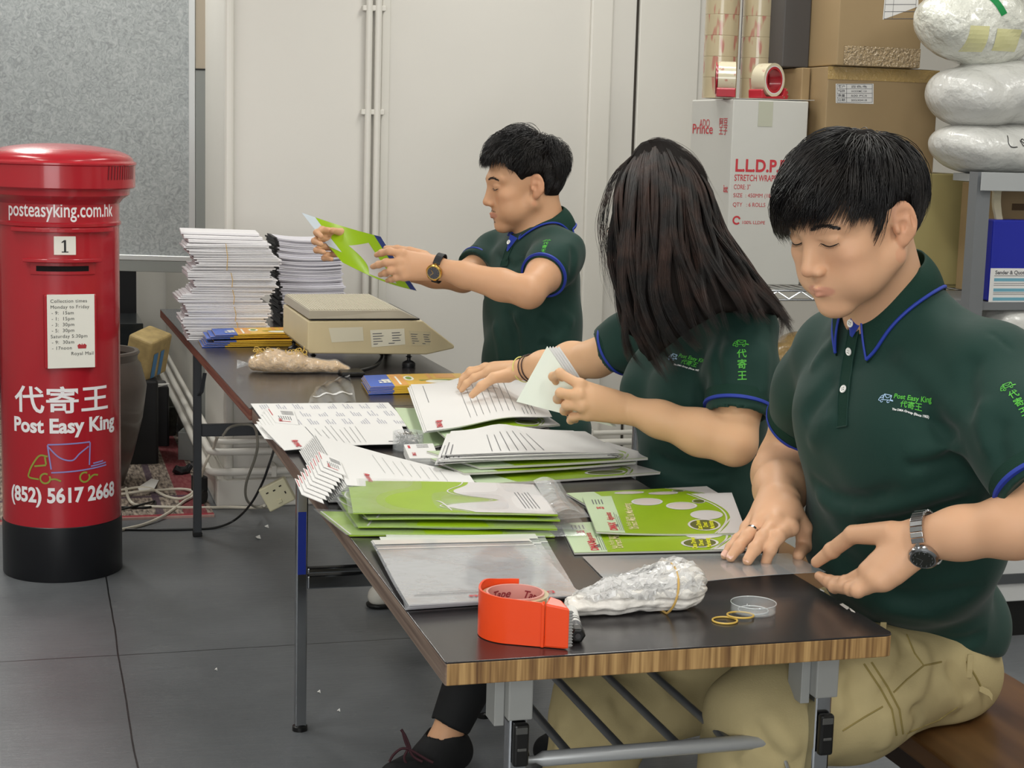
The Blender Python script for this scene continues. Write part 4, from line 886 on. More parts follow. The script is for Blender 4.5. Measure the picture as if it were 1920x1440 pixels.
def wrapped_magazines():
    specs = [ # far-left, far-right, near-right, near-left, z, bag extension
        ([(600, 962), (1000, 975), (1040, 1008), (656, 1006)], 0.7012, 'lowest film-wrapped green magazine, poking out furthest left over the table edge'),
        ([(628, 928), (1000, 940), (1045, 995), (672, 990)], 0.709, 'film-wrapped green magazine with wavy lines, second from the bottom'),
        ([(640, 925), (1005, 930), (1050, 978), (690, 975)], 0.718, 'film-wrapped green magazine, third from the bottom of its pile'),
        ([(652, 905), (1000, 912), (1046, 968), (662, 964)], 0.726, 'topmost film-wrapped magazine showing its green and white back cover')]
    for i, (px, z, lab) in enumerate(specs):
        c = qs(px, z); t = root('wrapped_magazine', sum(c)/4); s = Sheet(*c, th=0.0032, h=lambda u, v: 0.002*math.sin(PI*u))
        pg = s.build('magazine', M_green, t)
        mb = MB(); e = lambda v: 0.66-0.28*math.exp(-((v-0.05)/0.22)**2)*0+(-0.16*math.sin(PI*v)**2)+0.12*(1-v)-0.02
        S = Sheet(*c, th=0.0034, h=s.h)
        if i == 3:
            def e2(v): return 0.62+0.03*v-0.10*math.exp(-((v-0.66)/0.18)**2)+0.14*math.exp(-((v-0.40)/0.09)**2)-0.16*math.exp(-((v-0.18)/0.13)**2)+0.10*(v < 0)
            S.band(mb, lambda q: (e2(q), q), lambda q: (1.0, q), 30, 5, 0.0002); mb.build('white_field', M_magw, pg, smooth=True)
            mb = MB()
            for du in (0.035,): S.band(mb, lambda q: (e2(q)-du, q), lambda q: (e2(q)-du+0.008, q), 30, 1, 0.0003)
            S.band(mb, lambda q: (0.42+0.06*q, 0.34-0.3*q+0.08*math.sin(PI*q)), lambda q: (0.427+0.06*q, 0.34-0.3*q+0.10*math.sin(PI*q)), 10, 1, 0.0003)
            mb.build('white_lines', M_magw, pg, smooth=True)
            mb = MB(); rnd = random.Random(4); scribble_lines(S, mb, 0.86, 0.93, 0.15, 0.7, 5, rnd, 0.001); mb.build('small_print', M_ink, pg)
        elif i == 0:
            mb = MB(); S.band(mb, lambda q: (0.0, q), lambda q: (0.008, q), 4, 1, 0.0002); mb.build('white_edge', M_magw, pg)
        elif i in (1, 2):
            mb = MB(); S.band(mb, lambda q: (0.04+0.05*math.sin(6*q), q), lambda q: (0.05+0.05*math.sin(6*q), q), 12, 1, 0.0003); mb.build('white_lines', M_magw, pg)
        # the film bag, a bit larger, with a loose flap on the right
        W = (c[1]-c[0]); D = (c[0]-c[3]); q = [c[0]-W*0.025+D*0.06, c[1]+W*0.14+D*0.02, c[2]+W*0.13-D*0.05, c[3]-W*0.025-D*0.06]
        b = Sheet(*q, th=0.0052, h=lambda u, v, i=i: 0.0035*math.sin(9*u+i)*math.sin(5*v+2*i)*(0.2+u*u)+0.004*max(0, u-0.85)*8*(0.5+0.5*math.sin(7*v)))
        mb = MB().grid(lambda u, v: b.P(u, v, 0.0045+0.0005), 40, 14, 0.0004); mb.build('film_bag', M_poly, t, smooth=True)
        if i == 3:
            mb = MB(); mb.grid(lambda u, v: b.P(0.88+0.10*u, 0.02+0.96*v, 0.0060+0.006*math.sin(PI*u)), 8, 14, 0.0004); mb.build('film_flap', clear_plastic('film_flap_plastic', '#f1f3f4', 0.28, 0.12, 0.8, 30, 0.01), t, smooth=True)
        tag(t, lab, 'magazine', 'film-wrapped green magazines')
wrapped_magazines()

magazine('green_magazine', qs([(1050, 985), (1385, 970), (1400, 1033), (1077, 1040)], 0.7012), 0, 'lower green magazine of the pair in front of the nearest man', 'green magazines by the nearest man')
magazine('green_magazine', qs([(1092, 934), (1372, 926), (1400, 1002), (1118, 1006)], 0.7055), 0, 'upper green magazine of the pair in front of the nearest man', 'green magazines by the nearest man', h=lambda u, v: 0.006*(1-u)**3*(1-v)-0.001)
magazine('green_magazine', qs([(1062, 928), (1325, 915), (1375, 945), (1100, 950)], 0.7008), 0, 'lowest green magazine, its far edge and white corner showing behind the pair', 'green magazines by the nearest man', text=False)

def woman_pile():
    g = 'green magazines under the letters'
    magazine('green_magazine', qs([(800, 880), (1150, 868), (1240, 893), (905, 912)], 0.7012), 0, 'bottom green magazine of the pile in front of the woman', g, thick=0.004, h=lambda u, v: 0.004*u*u, text=False)
    magazine('green_magazine', qs([(790, 860), (1120, 850), (1192, 874), (870, 895)], 0.7110), 0, 'second green magazine of the pile, white end above the lowest', g, thick=0.004, h=lambda u, v: 0.004*u*u+0.004*(1-u)**2, text=False)
    magazine('green_magazine', qs([(800, 850), (1140, 838), (1232, 866), (900, 880)], 0.7200), 0, 'third green magazine of the pile, directly under the loose letters', g, thick=0.004, h=lambda u, v: 0.005*u*u, text=False)
    rnd = random.Random(8); fl, fr, nr, nl = qs([(856, 826), (1092, 810), (1165, 858), (840, 872)], 0.728)
    n = 12
    for i in range(n):
        a = V(rnd.uniform(-0.014, 0.008)-0.002*(n-i)*0.6, rnd.uniform(-0.008, 0.006), 0.0019*i)
        tw = rnd.uniform(-0.012, 0.012)
        h = lambda u, v, i=i: 0.004*math.sin(3.0*u+0.5*i)*(1-u)+0.014*max(0, (i-7)/5)*math.exp(-((u-0.45)/0.2)**2)*v
        s = Sheet(fl+a+V(0, tw, 0), fr+a-V(0.02*(i % 3), tw, 0.0016*i), nr+a*0.5-V(0.012*(i % 3), 0, 0), nl+a, th=0.0011, h=h)
        t = root('letter_sheet', sum(s.c)/4); s.build('sheet', M_pap, t, nu=16)
        mb = MB(); scribble_lines(s, mb, 0.02, 0.05, 0.0, 0.5, 2, rnd, 0.0015)
        if i == n-1: scribble_lines(s, mb, 0.30, 0.62, 0.05, 0.75, 7, rnd, 0.0010); s.rect(mb, 0.86, 0.55, 0.89, 0.65, 1, 1)
        mb.build('letter_text', M_ink, t)
        tag(t, 'topmost printed letter of the ruffled pile in front of the woman' if i == n-1 else 'white letter in the ruffled pile in front of the woman', 'letter', 'ruffled letters in front of the woman')
    # open green magazine lying behind them at the left
    magazine('green_magazine', qs([(740, 768), (1005, 775), (1030, 800), (790, 845)], 0.7012), 0, 'green magazine on the table under the clip tub side of the pile', g, thick=0.004, text=False)
    magazine('green_magazine', qs([(782, 778), (1010, 772), (1050, 800), (845, 832)], 0.722), 0, 'green magazine the woman is filling, under the long printed letter', g, thick=0.003, h=lambda u, v: 0.010*math.exp(-((u-0.55)/0.3)**2), text=False)
    # letters being slid in: two sheets with a rise
    for i, (dx, z) in enumerate(((-6, 0.737), (-3, 0.739), (0, 0.741))):
        c = qs([(770+dx, 718-dx), (1000, 722), (1035, 782), (800+dx, 802-dx*0.6)], z)
        s = Sheet(*c, th=0.001, h=lambda u, v, i=i: 0.030*math.exp(-((u-0.62)/0.28)**2)*(0.35+0.65*v)-0.006*(1-u)+0.003*(v-0.5))
        t = root('letter_sheet', sum(s.c)/4); s.build('sheet', M_pap, t, nu=20, nv=10)
        if i == 2:
            mb = MB(); scribble_lines(s, mb, 0.36, 0.72, 0.12, 0.95, 8, rnd, 0.0008); s.rect(mb, 0.09, 0.55, 0.095, 0.95, 1, 6); [s.rect(mb, 0.78+k*0.03, 0.06, 0.785+k*0.03, 0.2+0.05*k, 1, 1) for k in range(4)]; mb.build('letter_text', M_ink, t)
            mb = MB(); s.text(mb, 'DMAX digi', 0.11, 0.03, 0.017, 0.05); mb.build('letterhead', M_redp, t)
        tag(t, ['back sheet of the letters the woman is sliding together', 'middle sheet of the letters the woman is sliding together', 'long printed letter under the woman’s far hand'][i], 'letter', 'letters under the woman’s far hand')
woman_pile()

def clear_sheet():
    c = qs([(1092, 1044), (1480, 1036), (1548, 1068), (1160, 1113)], 0.7015); c[2] = onz(1548, 1070, 0.722)
    s = Sheet(*c, th=0.0007, h=lambda u, v: 0.004*math.sin(PI*u)*(1-v)-0.002*(u**3)); o = s.build('clear_plastic_sleeve', M_film, None, 24, 10); tag(o, 'clear plastic sleeve lying flat, held by the nearest man', 'plastic sleeve')
clear_sheet()
def zip_bags():
    zb = clear_plastic('zip_bag_film', '#c9cbcf', 0.66, 0.16, 0.35, 9, 0.02); zs = clear_plastic('zip_strip', '#f4f4f4', 0.9, 0.25)
    offs = [(26, -9, 24, -2), (14, -4, 12, 4), (3, 3, 4, 10), (0, 0, 0, 0)]
    for i, (ax, ay, bx, by) in enumerate(offs):
        z = 0.701+i*0.0028
        c = qs([(697+ax-(5 if i == 2 else 0), 1014+ay), (985+ax*1.2, 1008+ay), (1092-(3-i)*2, 1118+(3-i)*1), (766-(3-i)*2, 1141+(3-i)*1)], z)
        s = Sheet(*c, th=0.0018, h=lambda u, v, i=i: 0.0012*math.sin(7*v+i)+0.003*(1-u)*(1-v)*(i == 3))
        t = root('zip_bag', sum(s.c)/4); bag = s.build('film', zb, t, 20, 20)
        S = Sheet(*c, th=0.0018, h=s.h); mb = MB(); S.rect(mb, 0.0, 0.90, 1.0, 0.985, 16, 3, 0.0012); S.rect(mb, 0.0, 0.82, 1.0, 0.835, 16, 1, 0.0008); mb.build('zip_strip', zs, t, smooth=True)
        if i == 3:
            mb = MB(); S.text(mb, 'DMAX digipoints', 0.86, 0.065, 0.017, 0.03, 0.0012, 2); mb.build('bag_title', M_redp, bag)
            mb = MB(); S.rect(mb, 0.06, 0.12, 0.78, 0.125, 8, 1, 0.001); S.rect(mb, 0.1, 0.15, 0.8, 0.153, 8, 1, 0.001); mb.build('bag_print', M_ink, bag)
        tag(t, 'topmost of the clear zip bags, with red print along its near edge' if i == 3 else ['lowest clear zip bag of the near left pile, its strip set furthest back', 'second clear zip bag from the bottom of the near left pile', 'third clear zip bag, directly under the topmost one'][i], 'zip bag', 'clear zip bags')
zip_bags()

def dispenser():
    om = mat('orange_plastic', '#e5481a', rough=0.32, spec=0.5); tc = onz(966, 1112, 0.7535); tc = V(tc[0], tc[1], 0.7); b = onz(1066, 1219, 0.7); rw = 0.0465; H = 0.060
    v = b-tc; D = np.linalg.norm(v); base = math.atan2(v[1], v[0]); tt = base-math.acos(rw/D); L = math.sqrt(D*D-rw*rw)   # wall leaves the round part on its near side
    q0 = tc+V(math.cos(tt), math.sin(tt), 0)*rw; d = nrm(b-q0); n = -V(math.cos(tt), math.sin(tt), 0); t = root('tape_dispenser', tc)
    path = []; na = 26; sweep = 3.05
    for i in range(na): a = tt-sweep+sweep*i/(na-1); path.append((tc+V(math.cos(a), math.sin(a), 0)*rw, -V(math.cos(a), math.sin(a), 0)))
    def wall(pts, hf, name, th=0.0028):
        mb = MB(); vs = []; m = len(pts)-1
        for i, (p, w) in enumerate(pts): h = hf(i/m); vs += [p+V(0, 0, 0.001), p+w*th+V(0, 0, 0.001), p+w*th+V(0, 0, h), p+V(0, 0, h)]
        mb.add(vs, [(0, 1, 2, 3), (m*4+3, m*4+2, m*4+1, m*4)]+[(i*4+4+j, i*4+4+(j+1) % 4, i*4+(j+1) % 4, i*4+j) for i in range(m) for j in range(4)]); return mb.build(name, om, t, smooth=True)
    st = [(q0+d*L*0.58*k/8, n) for k in range(1, 9)]
    wall(path+st, lambda k: H+0.004*math.exp(-((k-0.28)/0.10)**2)-0.004*max(0, k-0.6)*2, 'curved_wall')
    P = lambda x, y, z: q0+d*x+n*y+V(0, 0, z); x0 = L*0.60
    MB().hexa([P(x0-0.004, -0.0020, 0.0005), P(x0, -0.0020, 0.0005), P(x0, 0.003, 0.0005), P(x0-0.004, 0.003, 0.0005), P(x0-0.004, -0.0020, H-0.004), P(x0, -0.0020, H-0.004), P(x0, 0.003, H-0.001), P(x0-0.004, 0.003, H-0.001)]).build('rib', om, t, bevel=0.001)
    MB().hexa([P(x0, 0.0, 0.001), P(L, 0.0, 0.001), P(L-0.012, 0.020, 0.001), P(x0+0.002, 0.024, 0.001), P(x0, 0.0, H-0.004), P(L, 0.0, H-0.008), P(L-0.014, 0.020, H-0.003), P(x0+0.002, 0.024, H)]).build('nose', om, t, bevel=0.002)
    MB().lathe([(0.005, 0.001), (rw-0.001, 0.001), (rw-0.001, 0.004), (0.005, 0.004)], tc, 48).hexa([P(0, 0.001, 0.001), P(L-0.005, 0.001, 0.001), P(L-0.014, 0.02, 0.001), P(0.0, 0.06, 0.001), P(0, 0.001, 0.004), P(L-0.005, 0.001, 0.004), P(L-0.014, 0.02, 0.004), P(0.0, 0.06, 0.004)]).build('base_plate', om, t)
    z = [0.004+(H-0.014)*i/24 for i in range(25)]; MB().add([P(L-0.002, 0.0006, q) for q in z]+[P(L+0.003+0.002*(i % 2), 0.0010, q) for i, q in enumerate(z)], [(i, i+1, 26+i, 25+i) for i in range(24)]).build('saw_blade', mat('saw_steel', '#9a9894', rough=0.3, metal=1.0), t)
    tag(t, 'orange hand tape dispenser standing on the near corner of the table', 'tape dispenser')
    # roll of tape sitting in it
    tr = root('tape_roll', tc); ro = 0.0425; ri = 0.0370
    tape = mat('clear_tape_layers', '#cdbd95', rough=0.2, alpha=1.0, coat=0.5)
    MB().lathe([(ri, 0.005), (ro, 0.005), (ro, 0.053), (ri, 0.053)], tc, 72, cap=False).build('tape_layers', tape, tr, smooth=True, angle=0.5)
    MB().lathe([(ri-0.0025, 0.0045), (ri, 0.0045), (ri, 0.0555), (ri-0.0025, 0.0555), (ri-0.0025, 0.0045)], tc, 72, cap=False).build('cardboard_core', mat('pink_core_print', '#d69a90', rough=0.6, var=0.05), tr, smooth=True, angle=0.5)
    mb = MB()
    for j, ang0 in enumerate((0.6, 1.9, 2.9)):
        g = text2d('Tape', 0.014, 0.02, shear=0.4); r_ = ri-0.003
        mb.add([tc+V((r_)*math.cos(ang0-x/r_), (r_)*math.sin(ang0-x/r_), 0.043+y) for x, y in g[0]], g[1])
    mb.build('core_print', mat('maroon_print', '#8c3038', rough=0.6), tr)
    tag(tr, 'roll of clear tape with pink core inside the orange dispenser', 'tape roll')
dispenser()

def marker():
    a = onz(1083, 1208, 0.7)+V(0, 0, 0.0105); b = onz(1066, 1143, 0.7)+V(0, 0, 0.0105); d = nrm(b-a); t = root('marker_pen', a)
    L = 0.125
    MB().tube([a+d*0.001, a+d*0.0025, a+d*0.020, a+d*0.022], [0.008, 0.0102, 0.0102, 0.009], 6).build('cap', M_blk, t, bevel=0.001)
    MB().tube([a+d*0.021, a+d*L], 0.0082, 20).build('barrel', mat('white_barrel', '#d7d6d2', rough=0.35), t, smooth=True)
    MB().tube([a+d*0.024, a+d*0.042], 0.0084, 20).build('dark_band', mat('grey_barrel_band', '#55565a', rough=0.4), t, smooth=True)
    mb = MB(); mb.tube([a+d*0.052, a+d*0.056], 0.00835, 20); mb.tube([a+d*0.062, a+d*0.064], 0.00835, 20); mb.build('printed_rings', M_blk, t, smooth=True)
    MB().lathe([(0.0005, 0), (0.0035, 0), (0.0035, 0.001), (0.0005, 0.001)], a-d*0.0001, 16, frame_to(-d)).build('cap_hole', mat('cap_grey', '#3a3a3c', rough=0.5), t)
    tag(t, 'black-capped white marker pen lying against the orange dispenser', 'marker')
marker()

def bubble_bundle():
    a = onz(1090, 1166, 0.7); b = onz(1328, 1150, 0.7); d = nrm(b-a); L = np.linalg.norm(b-a); n = V(-d[1], d[0], 0); t = root('plastic_bundle', (a+b)/2)
    pm = mat('crinkled_clear_plastic', '#f0efed', rough=0.10, alpha=0.40, spec=1.0, bump=0.6, bscale=70, bdist=0.006, coat=1.0, detail=8)
    pw = mat('crinkled_white_core', '#e6e2db', rough=0.3, bump=0.5, bscale=60, bdist=0.006, var=0.12, vscale=40, detail=5)
    S = Sdf(); rnd = random.Random(21)
    S.chain([a+n*0.028+V(0, 0, 0.014), a+d*L*0.3+n*0.030+V(0, 0, 0.021), a+d*L*0.62+n*0.035+V(0, 0, 0.027), a+d*L*0.80+n*0.035+V(0, 0, 0.031), a+d*(L-0.022)+n*0.035+V(0, 0, 0.033)], [0.013, 0.020, 0.024, 0.030, 0.029], 0.01, flat=n, fs=1.35)
    def wr(P):
        q = (P-a)@d; w = (P-a)@n; z = P[:, 2]-0.7; th = np.arctan2(z-0.028, w-0.033)
        return 0.0024-0.0050*np.abs(np.sin(th*5.5+q*5+0.5*np.sin(q*30)))+0.0016*np.abs(np.sin(th*13+q*14+0.6*np.sin(q*70)))+0.0005*np.sin(q*260+4*np.sin(th*5))
    S.disp(wr); S.cut((0, 0, 0.7012), (0, 0, -1), 0.002); core = sdf_obj(S, 0.0020, 'rolled_bags', pw, t, None, 1)
    rnd = random.Random(14); mb = MB(); bvb = bvh_of(core)
    for i in range(130):
        q0 = rnd.uniform(-0.02, 0.72)*L; q1 = min(L, q0+rnd.uniform(0.02, 0.09)); th = rnd.uniform(0.1, PI-0.1); pts = []; m = 9; wv = rnd.uniform(0.6, 1.6)
        for k in range(m):
            q = q0+(q1-q0)*k/(m-1); c0 = a+d*q+n*0.033+V(0, 0, 0.028); dr = n*math.cos(th+0.2*math.sin(q*90*wv))+V(0, 0, 1)*math.sin(th+0.2*math.sin(q*90*wv)); h = bvb.ray_cast(Vector(c0+dr*0.09), Vector(-dr), 0.12)
            if h[0] is not None: pts.append((np.array(h[0])+dr*(0.0015+0.002*math.sin(k*1.7+i)), dr))
        if len(pts) > 3: mb.ribbon([p for p, _ in pts], [nrm(np.cross(nrm(d), w_)+w_*rnd.uniform(-0.8, 0.8)) for _, w_ in pts], [0.003+0.007*math.sin(PI*(k+0.5)/len(pts)) for k in range(len(pts))], 0.0003)
    mb.build('crinkled_film', pm, t)
    for k in (0.72,):
        c = a+d*L*k+n*0.035+V(0, 0, 0.0285); mb = MB(); pts = [c+n*(0.0445*math.cos(q))+V(0, 0, 1)*(0.0345*math.sin(q))+d*0.008*math.sin(q) for q in [i*2*PI/28 for i in range(28)]]
        pts = [V(p[0], p[1], max(p[2], 0.7015)) for p in pts]; mb.tube(pts, 0.0016, 8, closed=True); o = mb.build('rubber_band', mat('rubber_tan', '#c9a45c', rough=0.5), smooth=True); tag(o, 'tan rubber band stretched round the bundle of plastic film', 'rubber band')
    tag(t, 'crinkled bundle of clear plastic rolls held by a rubber band', 'plastic bundle')
bubble_bundle()
def dish():
    c = onz(1412, 1147, 0.7); r = 0.0305; t = root('petri_dish', c); gl = clear_plastic('clear_lid_plastic', '#dfe6e8', 0.16, 0.05)
    MB().lathe([(0.002, 0.0005), (r*0.60, 0.0005), (r*0.62, 0.002), (r*0.72, 0.002), (r*0.74, 0.0005), (r-0.001, 0.0005), (r, 0.002), (r, 0.013), (r-0.0013, 0.013), (r-0.0013, 0.0022), (0.002, 0.0016)], c, 56, cap=False).build('lid', gl, t, smooth=True, angle=0.5)
    MB().tube([c+V(r*math.cos(q), r*math.sin(q), 0.013) for q in [i*2*PI/56 for i in range(56)]], 0.0006, 6, closed=True).tube([c+V(r*0.66*math.cos(q), r*0.66*math.sin(q), 0.0025) for q in [i*2*PI/56 for i in range(56)]], 0.0008, 6, closed=True).build('rim', clear_plastic('clear_rim', '#f2f6f7', 0.55, 0.05), t, smooth=True)
    tag(t, 'shallow round clear plastic lid on the table beside two rubber bands', 'lid')
    rb = mat('rubber_yellow', '#d0ad52', rough=0.45)
    for (x, y, a, b, rot, lab) in ((1359, 1165, 0.0165, 0.0155, 0.1, 'left of two loose yellow rubber bands by the clear lid'), (1388, 1158, 0.0175, 0.0145, -0.3, 'right of two loose yellow rubber bands, overlapping the other')):
        q = onz(x, y, 0.7); k = 0.0014 if x == 1359 else 0.0036
        MB().tube([q+zrot(rot)@V(a*math.cos(w), b*math.sin(w), 0)+V(0, 0, k) for w in [i*2*PI/36 for i in range(36)]], 0.0013, 8, closed=True).build('rubber_band', rb, smooth=True)
        tag([o for o in COL.objects if o.name.startswith('rubber_band')][-1], lab, 'rubber band')
dish()
_rbs = [o for o in COL.objects if o.name.startswith('rubber_band') and o.parent is None]

# ---------------------------------------------------------------- far table
def envelope_stacks():
    rnd = random.Random(31)
    em = mat('white_envelope', '#dfdddf', rough=0.55)
    # envelope: body with a slightly puffed middle and a flap line
    def env(W, D, th, name, sag=0.0, curl=0.0):
        mb = MB(); s = Sheet(V(0, D, 0), V(W, D, 0), V(W, 0, 0), V(0, 0, 0), th=th, h=lambda u, v: sag*(u-0.5)**2*4*(1) + curl*(1-u)**3)
        mb.grid(lambda u, v: s.P(u, v, th*(0.55+0.45*math.sin(PI*u)**0.3*1.0)), 8, 2, None)
        mb = MB().grid(lambda u, v: s.P(u, v, th), 8, 2, th*0.86); return mb
    W, D = 0.247, 0.170; x0, y0 = -0.040, 3.050; n = 57; H = 0.283; dz = H/n
    protos = []
    for k in range(4): protos.append(env(W*(1-0.01*k), D, dz*0.9, 'envelope', 0.0, 0.0006*k))
    objs = []
    for i in range(n):
        z = 0.7+i*dz; lean = -0.014*math.sin(i*0.11)+0.010*math.sin(i*0.45); jx = rnd.gauss(0, 0.004)+lean+0.008*((i//9) % 2); jy = rnd.gauss(0, 0.003)
        if i < 4: o = protos[i].build('envelope', em)
        else: o = objs[rnd.randrange(4)].copy(); COL.objects.link(o)
        o.location = (x0+jx, y0+jy, z); o.rotation_euler = (0, 0, rnd.gauss(0, 0.012)); objs.append(o)
        tag(o, 'white envelope in the tall banded stack on the far table', 'envelope', 'tall banded stack of white envelopes')
    # three loose ones on top, each set back from the other
    for i, (dx, dy, th, lab) in enumerate(((0.008, 0.012, 0.010, 'third thick white envelope from the top of the tall stack'), (-0.004, 0.035, 0.010, 'second thick white envelope from the top of the tall stack'), (-0.010, 0.07, 0.009, 'topmost thick white envelope of the tall stack, pushed to the back'))):
        s = Sheet(V(0, D, 0), V(W*0.93, D, 0), V(W*0.93, 0, 0), V(0, 0, 0), th=th, h=lambda u, v: -0.004*u); o = MB().grid(lambda u, v: s.P(u, v, th), 8, 3, th*0.93).build('envelope', em, bevel=0.002)
        o.location = (x0+dx, y0+dy, 0.7+H+0.002+i*0.0105); o.rotation_euler = (0, 0.0, [0.02, -0.03, -0.06][i]); tag(o, lab, 'envelope', 'tall banded stack of white envelopes')
    rb = mat('rubber_tan', '#c9a45c', rough=0.5)
    for i, (za, zb, xx) in enumerate(((0.0, 0.055, 0.60), (0.055, 0.10, 0.57), (0.105, 0.15, 0.55), (0.155, 0.20, 0.53), (0.205, 0.285, 0.47))):
        x = x0+W*xx; mb = MB(); mb.tube([(x, y0-0.010, 0.702+za), (x+0.002, y0-0.011, 0.7+(za+zb)/2), (x-0.003, y0-0.010, 0.7+zb)], 0.0011, 6); o = mb.build('rubber_band', rb, smooth=True)
        tag(o, ['rubber band round the lowest bundle of the tall envelope stack', 'rubber band round the second bundle from the bottom', 'rubber band round the middle bundle of envelopes', 'rubber band round the fourth bundle from the bottom', 'rubber band round the uppermost bundle of the tall envelope stack'][i], 'rubber band')
    # second, sagging stack behind on the right with black spines
    W2, D2 = 0.205, 0.19; X0, Y0 = 0.270, 3.385; n = 48; H2 = 0.275; dz = H2/n; bk = mat('black_spine', '#17171a', rough=0.5); pr = []
    for i in range(n):
        t = i/n; z = 0.7+i*dz; sag = 0.020*t
        if i % 12 == 0:
            s = Sheet(V(0, D2, 0), V(W2, D2, 0), V(W2, 0, 0), V(0, 0, 0), th=dz*0.9, h=lambda u, v, sag=sag: sag*((u-0.55)**2*2.2-0.2*(1-u)))
            b = root('booklet', (0, 0, 0)); MB().grid(lambda u, v: s.P(u, v, dz*0.9), 10, 2, dz*0.86).build('pages', mat('bluish_paper', '#d8d6de', rough=0.55), b, smooth=True)
            MB().grid(lambda u, v: s.P(-0.045+u*0.06, v, dz*0.93), 1, 1, dz*0.9).build('black_spine', bk, b); proto = b; o = b
        else: o = copy_tree(proto)
        o.location = (X0+0.030*(1-t)**1.5*0.8+rnd.gauss(0, 0.0035), Y0+rnd.gauss(0, 0.004), z); o.rotation_euler = (0, 0, rnd.gauss(0, 0.03))
        tag(o, 'booklet with black spine in the sagging stack beside the envelopes', 'booklet', 'sagging stack of booklets on the far table')
envelope_stacks()
def leaflets():
    ym = mat('leaflet_yellow', '#e6b840', rough=0.3, var=0.05, vscale=20); bm_ = mat('leaflet_blue', '#2f5fc4', rough=0.3); og = mat('leaflet_orange', '#e3a252', rough=0.35); gr = mat('leaflet_green_print', '#7e9a3a', rough=0.5); wt = mat('leaflet_white', '#f0efe2', rough=0.45)
    rnd = random.Random(9)
    def one(c, lab, group, detail):
        s = Sheet(*c, th=0.0026, h=lambda u, v: 0.0015*math.sin(3*u)); t = root('yellow_leaflet', sum(s.c)/4); pg = s.build('pages', ym, t)
        mb = MB(); s.rect(mb, 0, 0, 0.23, 1, 4, 4, 0.0002); mb.build('blue_strip', bm_, pg, smooth=True)
        mb = MB(); mb.grid(lambda u, v: s.P(0.23*u, 0, 0.00002+v*0.0021)+V(0, -0.0003, 0), 4, 1); mb.build('blue_edge', bm_, pg)
        if detail:
            mb = MB(); s.rect(mb, 0.25, 0.05, 0.37, 1, 2, 4, 0.0003); s.rect(mb, 0.62, 0.55, 0.66, 1.0, 1, 1, 0.0003); s.rect(mb, 0.70, 0.6, 0.90, 0.95, 3, 1, 0.0003); mb.build('orange_print', og, pg)
            mb = MB(); s.ell(mb, 0.42, 0.62, 0.05, 0.2); s.ell(mb, 0.68, 0.30, 0.12, 0.14); s.text(mb, 'Edu', 0.17, 0.25, 0.038, 0.04); s.rect(mb, 0.29, 0.1, 0.31, 0.8, 1, 1, 0.0005); mb.build('white_print', wt, pg)
            mb = MB(); s.band(mb, lambda q: (0.50+0.4*q, 0.45-0.1*q), lambda q: (0.52+0.4*q, 0.36+0.1*math.sin(3*q)), 8, 1, 0.0005); s.ell(mb, 0.42, 0.62, 0.03, 0.12, 0, 0.0007); mb.build('green_print', gr, pg)
        tag(t, lab, 'leaflet', group)
    for i in range(7):
        j = rnd.uniform(-6, 6); z = 0.7008+i*0.0048+(0.004 if i > 3 else 0)
        dx = [-14, -8, -2, 4, 0, 2, 6][i]
        c = qs([(352, 612), (560, 606), (578+dx, 650-(i > 3)*2), (393+dx+j, 652)], 0.7); c[0] = c[3]+V(0.004, 0.148, 0); c[1] = c[2]+V(0.004, 0.148, 0); c = [p+V(0, 0, z-0.7) for p in c]
        one(c, 'top yellow leaflet of the pile against the tall envelope stack' if i == 6 else 'yellow leaflet with blue end in the pile under the envelope stack', 'yellow leaflets by the tall stack', i == 6)
    for i in range(6):
        z = 0.7008+i*0.0032; j = rnd.uniform(-0.004, 0.004)
        c = [V(0.318+j, 2.185, z), V(0.572+j, 2.200, z), V(0.560+j*0.5, 2.015, z), V(0.300+j, 2.000, z)]
        one(c, 'top yellow leaflet of the pile in front of the weighing scale' if i == 5 else 'yellow leaflet with blue end in the pile by the weighing scale', 'yellow leaflets by the scale', i == 5)
leaflets()
